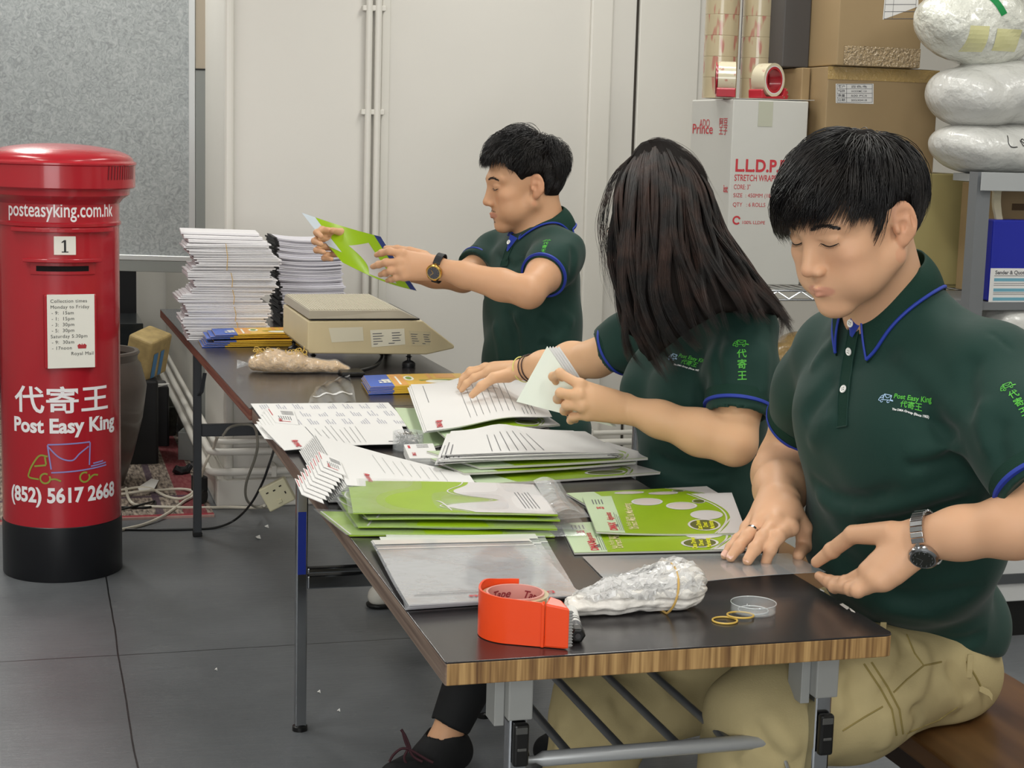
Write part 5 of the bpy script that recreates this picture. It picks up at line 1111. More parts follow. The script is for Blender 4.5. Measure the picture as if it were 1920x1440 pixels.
def scale():
    bm_ = mat('beige_plastic', '#cfc09a', rough=0.4, bump=0.05, bscale=300, var=0.03, vscale=10); pm = mat('platform_taupe', '#aba391', rough=0.4)
    t = root('weighing_scale', (0.38, 2.62, 0.7)); Y0, Y1 = 2.44, 2.86
    def X(px, py): return ony(px, py, Y0)
    zt = X(575, 602)[2]; zb = X(582, 656)[2]; xl = X(577, 620)[0]; xr = X(852, 650)[0]; xs = X(792, 602)[0]; zl = X(800, 665)[2]
    prof = [(xl, zb), (xl+0.005, zb-0.010), (X(800, 665)[0], zl), (xr, zb+0.000), (xr, zb+0.008), (xs, zt), (xl, zt)]
    n = len(prof); P = [V(x, Y0, z) for x, z in prof]+[V(x-(0.004 if x < 0.3 else 0), Y1, z) for x, z in prof]
    MB().add(P, [tuple(range(n)), tuple(range(2*n-1, n-1, -1))]+[(i, i+n, (i+1) % n+n, (i+1) % n) for i in range(n)]).build('housing', bm_, t, bevel=0.004, seg=3)
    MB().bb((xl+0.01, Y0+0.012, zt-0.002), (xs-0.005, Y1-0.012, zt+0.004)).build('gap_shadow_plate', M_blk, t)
    # platform with slanted rim
    za = X(580, 598)[2]; zc = X(580, 582)[2]; x0 = X(578, 598)[0]; x1 = X(784, 596)[0]; xa = X(750, 581)[0]
    MB().hexa([V(x0, Y0-0.002, za), V(x1, Y0-0.002, za), V(x1, Y1+0.002, za), V(x0-0.004, Y1+0.002, za), V(x0+0.002, Y0, zc), V(xa, Y0+0.004, zc), V(xa, Y1, zc), V(x0, Y1, zc)]).build('platform', pm, t, bevel=0.0015)
    mb = MB(); k = 34
    for i in range(k):
        x = x0+0.006+(xa-x0-0.012)*i/(k-1); mb.bb((x-0.0018, Y0+0.006, zc-0.0005), (x+0.0018, Y1-0.006, zc+0.0022))
    o = mb.build('ribs', mat('platform_rib', '#c9c2ae', rough=0.4), t)
    dk = mat('dark_foot', '#1a1a1c', rough=0.4)
    for i, (x, y) in enumerate(((0.245, 2.50), (0.495, 2.455), (0.235, 2.78), (0.50, 2.78))):
        f = MB().lathe([(0.002, 0), (0.017, 0), (0.018, 0.004), (0.017, 0.012), (0.010, 0.017), (0.005, 0.019), (0.005, 0.026), (0.009, 0.029), (0.0045, 0.030), (0.0045, 0.052), (0.002, 0.052)], (x, y, 0.7), 24).build('foot', dk, t, smooth=True, angle=0.5)
    # labels on the front and side
    lm = [mat('label_cream', '#d8d2bb', rough=0.5), mat('label_pale', '#e2ddc8', rough=0.5), mat('label_tape', '#cbbf9e', rough=0.25)]
    for i, px in enumerate((((616, 615), (680, 613), (682, 639), (622, 642)), ((694, 619), (758, 616), (760, 646), (697, 651)), ((766, 620), (808, 622), (806, 648), (772, 648)))):
        q = [ony(x, y, Y0-0.0008) for x, y in px]; l = MB().add([q[3], q[2], q[1], q[0]], [(0, 1, 2, 3)]).build('label', lm[i], t)
        if i != 0:
            mb = MB(); u = q[1]-q[0]; v = q[3]-q[0]
            for r in range(5):
                for a, b in (((0.06, 0.40), (0.62, 0.92)) if r < 4 else ((0.06, 0.2), (0.5, 0.7))):
                    w = q[0]+u*a+v*(0.2+r*0.15)+V(0, -0.0004, 0); mb.add([w, w+u*(b-a)*(0.6+0.4*((r*7+i) % 3)/2), w+u*(b-a)*0.8+v*0.05, w+v*0.05], [(0, 1, 2, 3)])
            mb.build('label_print', M_ink, l)
    q = [onx(x, y, xl-0.0012) for x, y in ((547, 605), (560, 612), (560, 640), (547, 630))]
    MB().add([q[3], q[2], q[1], q[0]], [(0, 1, 2, 3)]).build('side_label', mat('side_label_brown', '#7d7468', rough=0.5), t)
    tag(t, 'beige weighing scale with ribbed platform and stickers on the far table', 'scale')
    cb = MB().tube(bez([(0.40, 2.60, 0.735), (0.43, 2.50, 0.730), (0.40, 2.42, 0.712), (0.35, 2.37, 0.705), (0.31, 2.34, 0.705)], 8), 0.005, 8); o = cb.build('black_cable', mat('black_cable', '#151515', rough=0.4), smooth=True); tag(o, 'black power cable curling out from under the weighing scale', 'cable')
    MB().bb((0.285, 2.29, 0.701), (0.345, 2.37, 0.712)).build('black_adapter', M_blk, bevel=0.003); tag(bpy.data.objects['black_adapter'], 'small flat black adapter behind the right yellow leaflets', 'adapter')
    MB().tube(bez([(0.20, 2.53, 0.718), (0.19, 2.50, 0.722), (0.215, 2.47, 0.712), (0.245, 2.43, 0.703)], 6), 0.003, 8).build('wire_stand', mat('grey_wire_metal', '#7d7f80', rough=0.3, metal=0.8), smooth=True); tag(bpy.data.objects['wire_stand'], 'bent grey wire sticking out below the left of the scale', 'wire')
scale()
def rubber_bag():
    t = root('bag_of_rubber_bands', onz(560, 700, 0.7)); a = onz(470, 697, 0.7); b = onz(655, 700, 0.7); d = nrm(b-a); n = V(-d[1], d[0], 0); L = np.linalg.norm(b-a)
    S = Sdf(); S.chain([a+d*L*0.05+V(0, 0, 0.022), a+d*L*0.22+V(0, 0, 0.028), a+d*L*0.45+V(0, 0, 0.024), a+d*L*0.62+V(0, 0, 0.018), a+d*L*0.85+V(0, 0, 0.016), a+d*L*0.98+V(0, 0, 0.010)], [0.022, 0.032, 0.029, 0.019, 0.017, 0.010], 0.012, flat=n, fs=1.4)
    S.disp(lambda P: 0.0011*np.sin(P[:, 0]*160+3*np.sin(P[:, 1]*90))*np.sin(P[:, 2]*200+P[:, 0]*60)); S.cut((0, 0, 0.701), (0, 0, -1), 0.002)
    inner = Sdf(); inner.ops = list(S.ops); inner.disp(lambda P: 0.003+0.0015*np.sin(P[:, 0]*700)*np.sin(P[:, 1]*650)*np.sin(P[:, 2]*600))
    sdf_obj(inner, 0.003, 'band_mass', mat('rubber_mass', '#d6ab66', rough=0.5, bump=1.0, bscale=170, bdist=0.008, var=0.3, vscale=120), t)['kind'] = 'stuff'
    sdf_obj(S, 0.003, 'film', clear_plastic('bag_film_clear', '#f6f2ea', 0.30, 0.08, 0.8, 40, 0.01), t)
    rnd = random.Random(77); mb = MB(); rb = mat('rubber_yellow', '#d0ad52', rough=0.45)
    for i in range(46):
        c = a+d*L*(0.05+0.5*rnd.random())+n*rnd.uniform(-0.022, 0.022)+V(0, 0, rnd.uniform(0.04, 0.060)); r = 0.008; M = Quaternion((1, rnd.gauss(0, 0.5), rnd.gauss(0, 0.5), rnd.gauss(0, 1))).normalized().to_matrix()
        mb.tube([c+np.array(M@Vector((r*math.cos(q), r*0.7*math.sin(q), 0))) for q in [k*2*PI/10 for k in range(10)]], 0.0009, 5, closed=True)
    o = mb.build('loose_bands', rb, t, smooth=True); o['kind'] = 'stuff'
    mb = MB(); mb.grid(lambda u, v: a-d*0.035*u+n*(0.03*(v-0.5)*(1-0.2*u))+V(0, 0, 0.02+0.012*math.sin(9*v+4*u)*u), 6, 10, 0.0005); mb.build('bag_end', M_poly, t, smooth=True)
    mb = MB(); mb.grid(lambda u, v: b+d*0.03*u+n*(0.05*(v-0.5))+V(0, 0, 0.006+0.004*math.sin(9*v)), 4, 8, 0.0005); mb.build('bag_end', M_poly, t, smooth=True)
    tag(t, 'long clear bag full of tan rubber bands lying on the far table', 'bag of bands')
    # crumpled empty clear bag
    c = qs([(596, 724), (655, 703), (668, 755), (578, 757)], 0.702); s = Sheet(*c, th=0.001, h=lambda u, v: 0.014*math.sin(PI*v)*(0.5+0.5*math.sin(3*u))+0.003*math.sin(17*u+9*v))
    t = root('crumpled_clear_bag', sum(c)/4); s.build('film', M_poly, t, 24, 14); mb = MB(); s.rect(mb, 0.0, 0.90, 1, 1.0, 12, 2, 0.001); s.rect(mb, 0.05, 0.2, 0.95, 0.24, 12, 1, 0.001); mb.build('sealed_edge', clear_plastic('zip_strip', '#f4f4f4', 0.9, 0.25), t, smooth=True)
    tag(t, 'crumpled empty clear bag lying between rubber band bag and label sheet', 'plastic bag')
rubber_bag()
# ================================================================ shelves and boxes on the right
M_card = mat('brown_cardboard', '#9c8562', rough=0.65, bump=0.1, bscale=25, var=0.05, vscale=6)
M_card2 = mat('olive_cardboard', '#b0a36e', rough=0.65, bump=0.1, bscale=25, var=0.04, vscale=6)
M_wbox = mat('white_carton', '#c9c8c2', rough=0.6, bump=0.05, bscale=40, var=0.02, vscale=5)
M_ptape = mat('brown_packing_tape', '#ad9058', rough=0.12, spec=0.8, bump=1.0, bscale=70, bdist=0.006, coat=0.8)
M_redt = mat('carton_red_print', '#c23a42', rough=0.6)
SZ = 0.925
def shelf_unit():
    t = root('wire_shelf', (1.8, 2.6, 0)); y0, y1, x0, x1 = 2.29, 2.76, 1.27, 2.19
    for zs in (SZ, 0.62):
        sh = root('shelf', ((x0+x1)/2, 2.5, zs)); sh.parent = t; sh.location = Vector(((x0+x1)/2, 2.5, zs))-parent_world(t)
        mb = MB()
        for y in (y0, y1):
            for dz in (-0.003, -0.028): mb.tube([(x0, y, zs+dz), (x1, y, zs+dz)], 0.0032, 8)
            k = 26; pts = [(x0+(x1-x0)*i/k, y, zs-0.005-(0.021 if i % 2 else 0)) for i in range(k+1)]; mb.tube(pts, 0.0022, 6)
        mb.build('edge_truss', M_chrome, sh, smooth=True)
        mb = MB()
        for i in range(32): x = x0+(x1-x0)*i/31; mb.tube([(x, y0, zs-0.003), (x, y1, zs-0.003)], 0.002, 6)
        mb.build('wires', M_chrome, sh, smooth=True)
    for x in (x0-0.005, x1+0.005):
        for y in (y0, y1): MB().tube([(x, y, 0.0), (x, y, SZ+0.005)], 0.0125, 16).build('post', M_chrome, t, smooth=True)
    tag(t, 'chrome wire shelf carrying the cartons, seen between the people', 'shelf')
    t = root('angle_post', (1.885, 1.95, 0)); gp = mat('grey_angle_steel', '#6f7275', rough=0.45)
    MB().bb((1.862, 1.94, 0), (1.902, 1.943, 1.262)).bb((1.862, 1.943, 0), (1.865, 1.98, 1.262)).build('angle', gp, t)
    MB().bb((1.903, 1.93, 1.235), (2.75, 2.13, 1.255)).bb((1.865, 1.926, 1.215), (2.75, 1.93, 1.262)).build('shelf', mat('light_grey_steel', '#a4a7a8', rough=0.4), t, bevel=0.001)
    MB().bb((1.865, 1.95, 0.905), (2.75, 2.27, 0.925)).build('shelf', gp, t)
    MB().bb((1.903, 1.945, 0.795), (2.75, 2.27, 0.815)).build('shelf', gp, t)
    MB().bb((2.70, 2.22, 0), (2.74, 2.26, 1.234)).build('post', gp, t)
    tag(t, 'grey angle steel rack at the right edge with white bags on it', 'rack')
shelf_unit()
def carton(name, x0, x1, y0, y1, z0, z1, m, label, group=None, tape=None, ajar=0.0):
    t = root(name, ((x0+x1)/2, (y0+y1)/2, z0)); MB().bb((x0, y0, z0), (x1, y1, z1)).build('box', m, t, bevel=0.003); tag(t, label, 'carton', group); return t
def lldpe():
    x0, x1, y0, y1, z0, z1 = 1.375, 1.600, 2.40, 2.70, SZ+0.002, 1.436
    t = carton('white_carton', x0, x1, y0, y1, z0, z1, M_wbox, 'tall white carton printed L.L.D.P.E in red, standing on the wire shelf')
    mb = MB()
    def FT(txt, px, py, wpx, w=0.02, sx=1.0, hpx=None):
        p = ony(px, py, y0); vs, fs = text2d(txt, 1.0, w, 'LEFT'); xs = [v[0] for v in vs]; ys = [v[1] for v in vs]; k = wpx/680/(max(xs)-min(xs)); kh = k if hpx is None else hpx/680/(max(ys)-min(ys)); cy = (max(ys)+min(ys))/2
        mb.add([(p[0]+(v[0]-min(xs))*k, y0-0.0008, p[2]+(v[1]-cy)*kh) for v in vs], fs)
    FT('L.L.D.P.E', 1379, 310, 104, 0.03, hpx=24); FT('STRETCH WRAPPING FILM', 1377, 333, 130, 0.01, hpx=12); FT('CORE: 3"', 1376, 350, 33, 0.0, hpx=9); FT('SIZE  : 450MM (18")', 1375, 367, 82, 0.0, hpx=10); FT('QTY   : 6 ROLLS', 1374, 384, 66, 0.0, hpx=9)
    FT('100% LLDPE', 1392, 417, 46, 0.0, hpx=6)
    p = ony(1381, 413, y0); g = stroke2d(arc2d(0, 0, 0.010, 20, 320, 14), 0.005); mb.add([(p[0]+x, y0-0.0008, p[2]+y) for x, y in g[0]], g[1])
    mb.build('front_print', M_redt, t)
    mb = MB()
    def LT(txt, py0, Y, w_, h_, w=0.02):
        vs, fs = text2d(txt, 1.0, w, 'LEFT'); xs = [v[0] for v in vs]; ys = [v[1] for v in vs]; k = w_/(max(xs)-min(xs)); kh = h_/(max(ys)-min(ys)); cy = (max(ys)+min(ys))/2
        z = onx(1340, py0, x0)[2]; mb.add([(x0-0.0008, Y-(v[0]-min(xs))*k, z+(v[1]-cy)*kh) for v in vs], fs)
    LT('ADO', 231, y0+0.235, 0.075, 0.022, 0.0); LT('Prince', 242, y0+0.285, 0.15, 0.028, 0.01); LT('阿豆', 229, y0+0.09, 0.058, 0.022, 0.01); LT('王子', 245, y0+0.09, 0.058, 0.022, 0.01); LT('ist', 352, y0+0.04, 0.03, 0.02, 0.02)
    mb.build('side_print', M_redt, t)
    MB().bb((x0+0.075, y0-0.0012, z1-0.072), (x0+0.118, y0-0.0002, z1-0.004)).build('clear_tape', mat('clear_tape_patch', '#b9baa9', rough=0.15), t)
    MB().add([(x0, y0, z1+0.001), (x1+0.022, y0+0.01, z1+0.0035), (x1+0.02, y0+0.12, z1+0.003), (x0+0.02, y0+0.12, z1+0.001), (x0, y0, z1+0.0025), (x1+0.022, y0+0.01, z1+0.005), (x1+0.02, y0+0.12, z1+0.0045), (x0+0.02, y0+0.12, z1+0.0025)], [(3, 2, 1, 0), (4, 5, 6, 7), (0, 1, 5, 4), (1, 2, 6, 5), (2, 3, 7, 6), (3, 0, 4, 7)]).build('flap', M_wbox, t)
    return z1
z1 = lldpe()
def tape_columns():
    tm = mat('wrapped_tape_side', '#b7a888', rough=0.25, coat=0.6); N, L, b = nodes(tm); tc = N.new('ShaderNodeTexCoord'); mp = N.new('ShaderNodeMapping'); mp.inputs['Rotation'].default_value = (0.6, 0.5, 0.8); mp.inputs['Scale'].default_value = (60, 60, 12); L.new(tc.outputs['Object'], mp.inputs['Vector'])
    n = N.new('ShaderNodeTexNoise'); n.inputs['Scale'].default_value = 1.1; n.inputs['Detail'].default_value = 1; L.new(mp.outputs['Vector'], n.inputs['Vector']); cr = N.new('ShaderNodeValToRGB'); e = cr.color_ramp.elements; e[0].position = 0.60; e[0].color = lin('#b9ab8c'); e[1].position = 0.68; e[1].color = lin('#b07868'); L.new(n.outputs['Fac'], cr.inputs['Fac']); L.new(cr.outputs['Color'], b.inputs['Base Color'])
    core = mat('brown_core', '#8c7453', rough=0.7)
    first = None
    for ci, (px, nr) in enumerate(((1354, 6), (1424, 6))):
        x = float(ony(px, 100, 2.63)[0])
        for k in range(nr):
            z = z1+0.006+k*0.0585
            if first is None:
                t = root('tape_roll', (x, 2.64, z)); MB().lathe([(0.038, 0), (0.0483, 0.0), (0.0490, 0.001), (0.0490, 0.0575), (0.0483, 0.0583), (0.038, 0.0583)], (x, 2.64, z), 48, cap=False).build('tape', tm, t, smooth=True, angle=0.5)
                MB().lathe([(0.0375, 0), (0.040, 0), (0.040, 0.0575), (0.0375, 0.0575)], (x, 2.64, z), 32, cap=False).build('core', core, t, smooth=True, angle=0.5); first = t
            else: t = copy_tree(first); t.location = (x, 2.64, z); t.rotation_euler = (0, 0, k*1.3)
            t.name = 'tape_roll'; tag(t, ['lowest', 'second lowest', 'third from the bottom', 'fourth from the bottom', 'fifth from the bottom', 'topmost'][k]+' tape roll of the '+['left', 'right'][ci]+' column on the white carton', 'tape roll', ['left column of tape rolls', 'right column of tape rolls'][ci])
tape_columns()
def red_dispensers():
    rm = mat('dispenser_red', '#b02634', rough=0.3, coat=0.4); tp = mat('printed_clear_tape', '#cfc6ab', rough=0.15, coat=0.6); N, L, b = nodes(tp); tc = N.new('ShaderNodeTexCoord')
    n = N.new('ShaderNodeTexNoise'); n.inputs['Scale'].default_value = 60; L.new(tc.outputs['Object'], n.inputs['Vector']); cr = N.new('ShaderNodeValToRGB'); e = cr.color_ramp.elements; e[0].position = 0.63; e[0].color = lin('#d2cab0'); e[1].position = 0.70; e[1].color = lin('#c09282'); L.new(n.outputs['Fac'], cr.inputs['Fac']); L.new(cr.outputs['Color'], b.inputs['Base Color'])
    wm = mat('white_core', '#dcd7e0', rough=0.5); sc = mat('screw_metal', '#d9d9d9', rough=0.2, metal=1)
    Z = z1+0.005
    for i, (px, py, axis, lab) in enumerate(((1362, 147, V(0.93, -0.36, 0), 'left red tape dispenser on the white carton, its roll seen from the side'), (1440, 147, V(0.45, -0.9, 0), 'right red tape dispenser on the white carton, its roll seen through the core'))):
        c = ony(px, py, 2.47); ax = nrm(axis); R = frame_to(ax); w = 0.048 if i == 0 else 0.045; ro = 0.046; c[2] = Z+ro+0.006
        t = root('red_tape_dispenser', c)
        MB().lathe([(0.030, -w/2-0.004), (0.036, -w/2-0.004), (0.036, w/2), (0.030, w/2)], c, 48, R, cap=False).build('hub', rm, t, smooth=True, angle=0.5)
        if i == 0: MB().lathe([(0.030, -w/2-0.006), (0.044, -w/2-0.006), (0.044, -w/2-0.003), (0.030, -w/2-0.003)], c, 48, R, cap=False).build('flange', rm, t, smooth=True, angle=0.5)
        sd = nrm(np.cross(V(0, 0, 1), ax)); 
        # base plate and handle below the roll
        B = [c+sd*a+V(0, 0, zz_-0.0)*1 for a, zz_ in ()]
        def Q(a, b_, z): return V(c[0], c[1], 0)+sd*a+ax*b_+V(0, 0, z)
        s = -1 if i == 0 else 1
        prof = [(-0.05, Z+0.0005), (0.062, Z+0.0005), (0.067, Z+0.012), (0.060, Z+0.030), (0.050, Z+0.032), (0.040, Z+0.010), (-0.03, Z+0.0055), (-0.040, Z+0.012), (-0.047, Z+0.026), (-0.052, Z+0.022)]
        m = len(prof); mb = MB(); mb.add([Q(a*(1 if i == 0 else 1), -w/2-0.003, z) for a, z in prof]+[Q(a, w/2+0.001, z) for a, z in prof], [tuple(range(m)), tuple(range(2*m-1, m-1, -1))]+[(k, k+m, (k+1) % m+m, (k+1) % m) for k in range(m)]); mb.build('base', rm, t, bevel=0.002)
        mb = MB()
        for a, z in ((0.056, Z+0.026), (0.061, Z+0.014), (0.045, Z+0.006)): mb.lathe([(0.0003, 0), (0.0028, 0), (0.0028, 0.001), (0.0003, 0.001)], Q(a, w/2+0.001, z), 12, R)
        mb.build('screws', sc, t)
        tr = root('tape_roll', c); MB().lathe([(0.037, -w/2), (ro, -w/2), (ro, w/2), (0.037, w/2), (0.037, -w/2)], c, 64, R, cap=False).build('tape', tp, tr, smooth=True, angle=0.5)
        MB().lathe([(0.0362, -w/2), (0.0385, -w/2), (0.0385, w/2+0.0004), (0.0362, w/2+0.0004)], c, 48, R, cap=False).build('core', wm, tr, smooth=True, angle=0.5)
        tag(t, lab, 'tape dispenser'); tag(tr, ['clear tape roll with red print mounted in the left red dispenser', 'clear tape roll with white core mounted in the right red dispenser'][i], 'tape roll')
red_dispensers()
def brown_boxes():
    def label(t, y, px, rows=True, rot=0):
        q = [ony(a, b, y-0.001) for a, b in px]; l = MB().add([q[3], q[2], q[1], q[0]], [(0, 1, 2, 3)]).build('label', M_pap, t)
        u = q[1]-q[0]; v = q[3]-q[0]; mb = MB()
        def ln(a, b, c, d, w=0.025): mb.add([q[0]+u*a+v*b+V(0, -0.0004, 0), q[0]+u*c+v*b+V(0, -0.0004, 0), q[0]+u*c+v*(b+d)+V(0, -0.0004, 0), q[0]+u*a+v*(b+d)+V(0, -0.0004, 0)], [(3, 2, 1, 0)])
        for r in range(5): ln(0.03, 0.02+r*0.235, 0.97, 0.02)
        for c_ in (0.03, 0.28, 0.96): ln(c_, 0.02, c_+0.01, 0.95)
        if rows:
            for r, (A, Bx) in enumerate((('客户', '百色鸟'), ('产品名称', 'WODOMC 15A'), ('数量', '500 PCS'), ('日期', '20230418'))):
                for txt, a, hh, w_ in ((A, 0.06, 0.12, 0.18), (Bx, 0.40, 0.10, 0.42)):
                    g = text2d(txt, 1.0, 0.01, 'LEFT', valign='BOTTOM_BASELINE'); xs = [p[0] for p in g[0]]; k = w_/(max(xs)-min(xs)); mb.add([q[0]+u*(a+(x-min(xs))*k)+v*(0.22+r*0.235-y_*hh*1.3-0.02)+V(0, -0.0006, 0) for x, y_ in g[0]], g[1])
        mb.build('label_print', M_ink, l)
    # lower, middle, upper stack
    a = ony(1833, 335, 2.33); z_a = 1.247
    t1 = carton('brown_carton', 1.72, float(a[0]), 2.33, 2.70, SZ+0.002, z_a, M_card2, 'plain olive-brown carton at the bottom of the stack, behind the nearest man’s neck')
    MB().add([(1.72, 2.325, SZ+0.013), (a[0], 2.325, SZ+0.013), (a[0], 2.335, SZ+0.002), (1.72, 2.335, SZ+0.002)], [(0, 1, 2, 3)]).build('bottom_fold', M_card2, t1)
    x0, x1 = float(ony(1553, 130, 2.36)[0]), float(ony(1757, 200, 2.36)[0]); zt = float(ony(1650, 128, 2.36)[2])
    t2 = carton('brown_carton', x0, x1, 2.36, 2.72, z_a+0.002, zt, M_card, 'brown carton with a white form label, middle of the stack')
    label(t2, 2.36, ((1567, 157), (1638, 157), (1638, 195), (1567, 193)))
    q = MB(); q.grid(lambda u, v: V(x0-0.001+(x1-x0+0.002)*u, 2.3585, zt-0.035*(1-v)), 8, 2); q.grid(lambda u, v: V(x0+(x1-x0)*u, 2.3585+0.20*v, zt+0.0012), 8, 2); q.build('packing_tape', M_ptape, t2)
    y3 = 2.33; xa, xb = float(ony(1572, 60, y3)[0]), float(ony(1728, 60, y3)[0])
    t3 = carton('brown_carton', xa, xb, y3, 2.80, zt+0.002, zt+0.30, M_card, 'top brown carton with shiny tape along its lower edge')
    label(t3, y3, ((1660, -20), (1722, -20), (1722, 12), (1655, 37)), False)
    zq = float(ony(1650, 91, y3)[2]); q = MB(); q.grid(lambda u, v: V(xa+0.02+(xb-xa-0.02)*u, y3-0.0015, zt+0.004+(zq-zt)*v), 14, 5); q.build('packing_tape', mat('shiny_packing_tape', '#b9a07a', rough=0.06, spec=1.0, bump=1.0, bscale=110, bdist=0.02, coat=1.0), t3)
    # left neighbours, in shade
    x2 = float(ony(1478, 128, 2.42)[0])
    carton('brown_carton', 1.604, x0-0.004, 2.46, 2.76, SZ+0.002, zt-0.002, M_card, 'brown carton half hidden between the white carton and the labelled one')
    x4 = float(ony(1476, 50, 2.5)[0]); xm = float(ony(1516, 50, 2.5)[0])
    carton('brown_carton', xm+0.01, xa-0.004, 2.52, 2.84, zt+0.0, zt+0.34, M_card, 'brown carton in the shade left of the top taped carton')
    carton('shade_box', x4-0.01, xm+0.006, 2.50, 2.80, zt+0.0, zt+0.34, mat('shade_dark_grey', '#4e4b4a', rough=0.6), 'narrow dark grey box standing in for deep shade beside the tape rolls')  # dark box stands in for deep shade on the top carton's left face
brown_boxes()
def bags():
    pm = mat('white_poly_bag', '#cfcfcb', rough=0.25, spec=0.5, bump=0.7, bscale=11, bdist=0.03, coat=0.4, detail=5); cl = mat('translucent_poly_bag', '#dfe0d6', rough=0.12, spec=0.8, bump=0.9, bscale=16, bdist=0.03, coat=0.8, var=0.06, vscale=9, detail=5)
    def bag(name, c, r, m, label, seed, extra=None, vox=0.006, group=None):
        S = Sdf(); c = np.asarray(c, float); rx, ry, rz = r
        S.cone(c-V(rx*0.55, 0, 0), c+V(rx*0.55, 0, 0), rz, rz, 0.03, V(0, 1, 0), ry/rz)
        S.ell(c, (rx, ry, rz), None, 0.05)
        for q in (extra or []): q(S, c)
        rnd = random.Random(seed); fs = [(rnd.uniform(12, 34), rnd.uniform(0, 6), rnd.uniform(10, 32), rnd.uniform(0, 6), rnd.uniform(0.003, 0.0055)) for _ in range(6)]
        def d(P):
            o = 0
            for f1, p1, f2, p2, a in fs: o = o+a*(1-np.abs(np.sin(P[:, 0]*f1*0.5+P[:, 2]*f2*0.6+p1+1.5*np.sin(P[:, 2]*f2*0.3+p2))))*1.3
            return o-0.006
        S.disp(d); t = sdf_obj(S, vox, name, m); tag(t, label, 'bag', group); return t
    z0 = 1.264; Y = 2.10
    def P(x, y): return ony(x, y, Y)
    c = P(1872, 285); c[2] = z0+0.062; bag('white_bag', c, (0.185, 0.13, 0.066), pm, 'lower white polythene bag on the rack, marked in black pen', 3)
    g = bpy.data.objects['white_bag']
    c2 = P(1874, 190); c2[2] = z0+0.20; bag('white_bag', c2, (0.185, 0.14, 0.082), pm, 'plump white polythene bag in the middle of the bag pile', 4)
    c3 = P(1836, 62); c3[2] = z0+0.385; t = bag('translucent_bag', c3, (0.125, 0.12, 0.110), cl, 'translucent bag with green tape on top of the bag pile', 5)
    bv = bvh_of(t); bd = bvh_of(g)
    mb = MB(); f = wrap_fn(bv, (0, 0, 0), (1, 0, 0), (0, 0, 1), (0, -1, 0), 0.0015, 2.5)
    pts = [P(1806, -8), P(1816, 3), P(1824, 16), P(1832, 33)]; q = bez([(p[0], p[2], 0) for p in pts], 5); st = stroke2d([(a[0], a[1]) for a in q], 0.016)
    f2 = wrap_fn(bv, (0, Y, 0), (1, 0, 0), (0, 0, 1), (0, -1, 0), 0.002, 0.5); mb.add([f2(x, z) for x, z in st[0]], st[1]); mb.build('green_tape', mat('green_tape', '#1f8a4a', rough=0.3), t)
    mb = MB()
    for x0, y0, x1, y1 in ((1777, 52, 1806, 100), (1822, 58, 1865, 100)):
        a, b = P(x0, y0), P(x1, y1); mb.grid(lambda u, v: f2(a[0]+(b[0]-a[0])*u, b[2]+(a[2]-b[2])*v)+V(0, 0.0005, 0), 6, 6)
    mb.build('yellow_contents', mat('pale_yellow_contents', '#d7d4a0', rough=0.2, coat=0.8), t)
    f3 = wrap_fn(bd, (0, Y, 0), (1, 0, 0), (0, 0, 1), (0, -1, 0), 0.0015, 0.5); mb = MB()
    for pl in (((1843, 253), (1838, 266), (1842, 274), (1853, 274)), ((1862, 262), (1865, 272), (1869, 268), (1864, 263), (1870, 260), (1873, 272), (1877, 262), (1880, 262), (1881, 272), (1887, 276), (1890, 272))):
        q = bez([(P(x, y)[0], P(x, y)[2], 0) for x, y in pl], 4); st = stroke2d([(a[0], a[1]) for a in q], 0.0022); mb.add([f3(x, z) for x, z in st[0]], st[1])
    mb.build('pen_mark', M_blk, g)
    c4 = ony(1960, 80, 2.2); bag('white_bag', (c4[0], 2.25, z0+0.30), (0.10, 0.10, 0.10), pm, 'white bag cut off by the right edge beside the translucent bag', 6)
    c5 = ony(1950, 160, 2.25); bag('white_bag', (2.30, 2.26, z0+0.09), (0.09, 0.05, 0.08), pm, 'white bag tucked behind the bag pile at the right edge', 7)
    # below: blue folder, carton, white roll, crumpled bag
    f = ony(1850, 577, 1.96); f2_ = ony(1850, 412, 1.96); bl = mat('blue_plastic_folder', '#15239b', rough=0.3)
    x0 = float(f[0])+0.006; t = root('blue_folder', (x0, 2.0, 0.93)); MB().bb((x0, 1.965, 0.927), (x0+0.26, 2.02, float(f2_[2]))).build('cover', bl, t, bevel=0.004)
    a = ony(1858, 503, 1.963); b = ony(1856, 577, 1.963); lb = MB().bb((a[0], 1.9635, b[2]+0.003), (a[0]+0.2, 1.9645, a[2])).build('label', M_pap, t, bevel=0.0004)
    mb = MB(); mb2 = MB(); zt, zb = a[2], b[2]; H = zt-zb
    g = text2d('Sender & Quote', 0.014, 0.03, 'LEFT'); mb2.add([(a[0]+0.014+x, 1.9632, zt-H*0.11+y) for x, y in g[0]], g[1])
    for r in (0.27, 0.53, 0.76): mb.bb((a[0]+0.012, 1.9631, zt-H*(r+0.06)), (a[0]+0.16, 1.9634, zt-H*(r-0.02)))
    rnd = random.Random(1)
    for r in (0.19, 0.38, 0.43, 0.62, 0.66, 0.86, 0.9): mb2.bb((a[0]+0.012, 1.9631, zt-H*(r+0.006)), (a[0]+0.14+0.04*rnd.random(), 1.9634, zt-H*(r-0.006)))
    mb.build('blue_bars', mat('label_teal', '#6ba4b8', rough=0.5), lb); mb2.build('label_text', M_ink, lb); tag(t, 'dark blue folder with printed label standing on the rack at the right', 'folder')
    c = ony(1895, 380, 2.12); t = carton('brown_carton', float(ony(1876, 380, 2.1)[0]), 2.45, 2.10, 2.30, 0.927, float(ony(1890, 346, 2.1)[2]), M_card, 'small brown carton on the rack behind the blue folder')
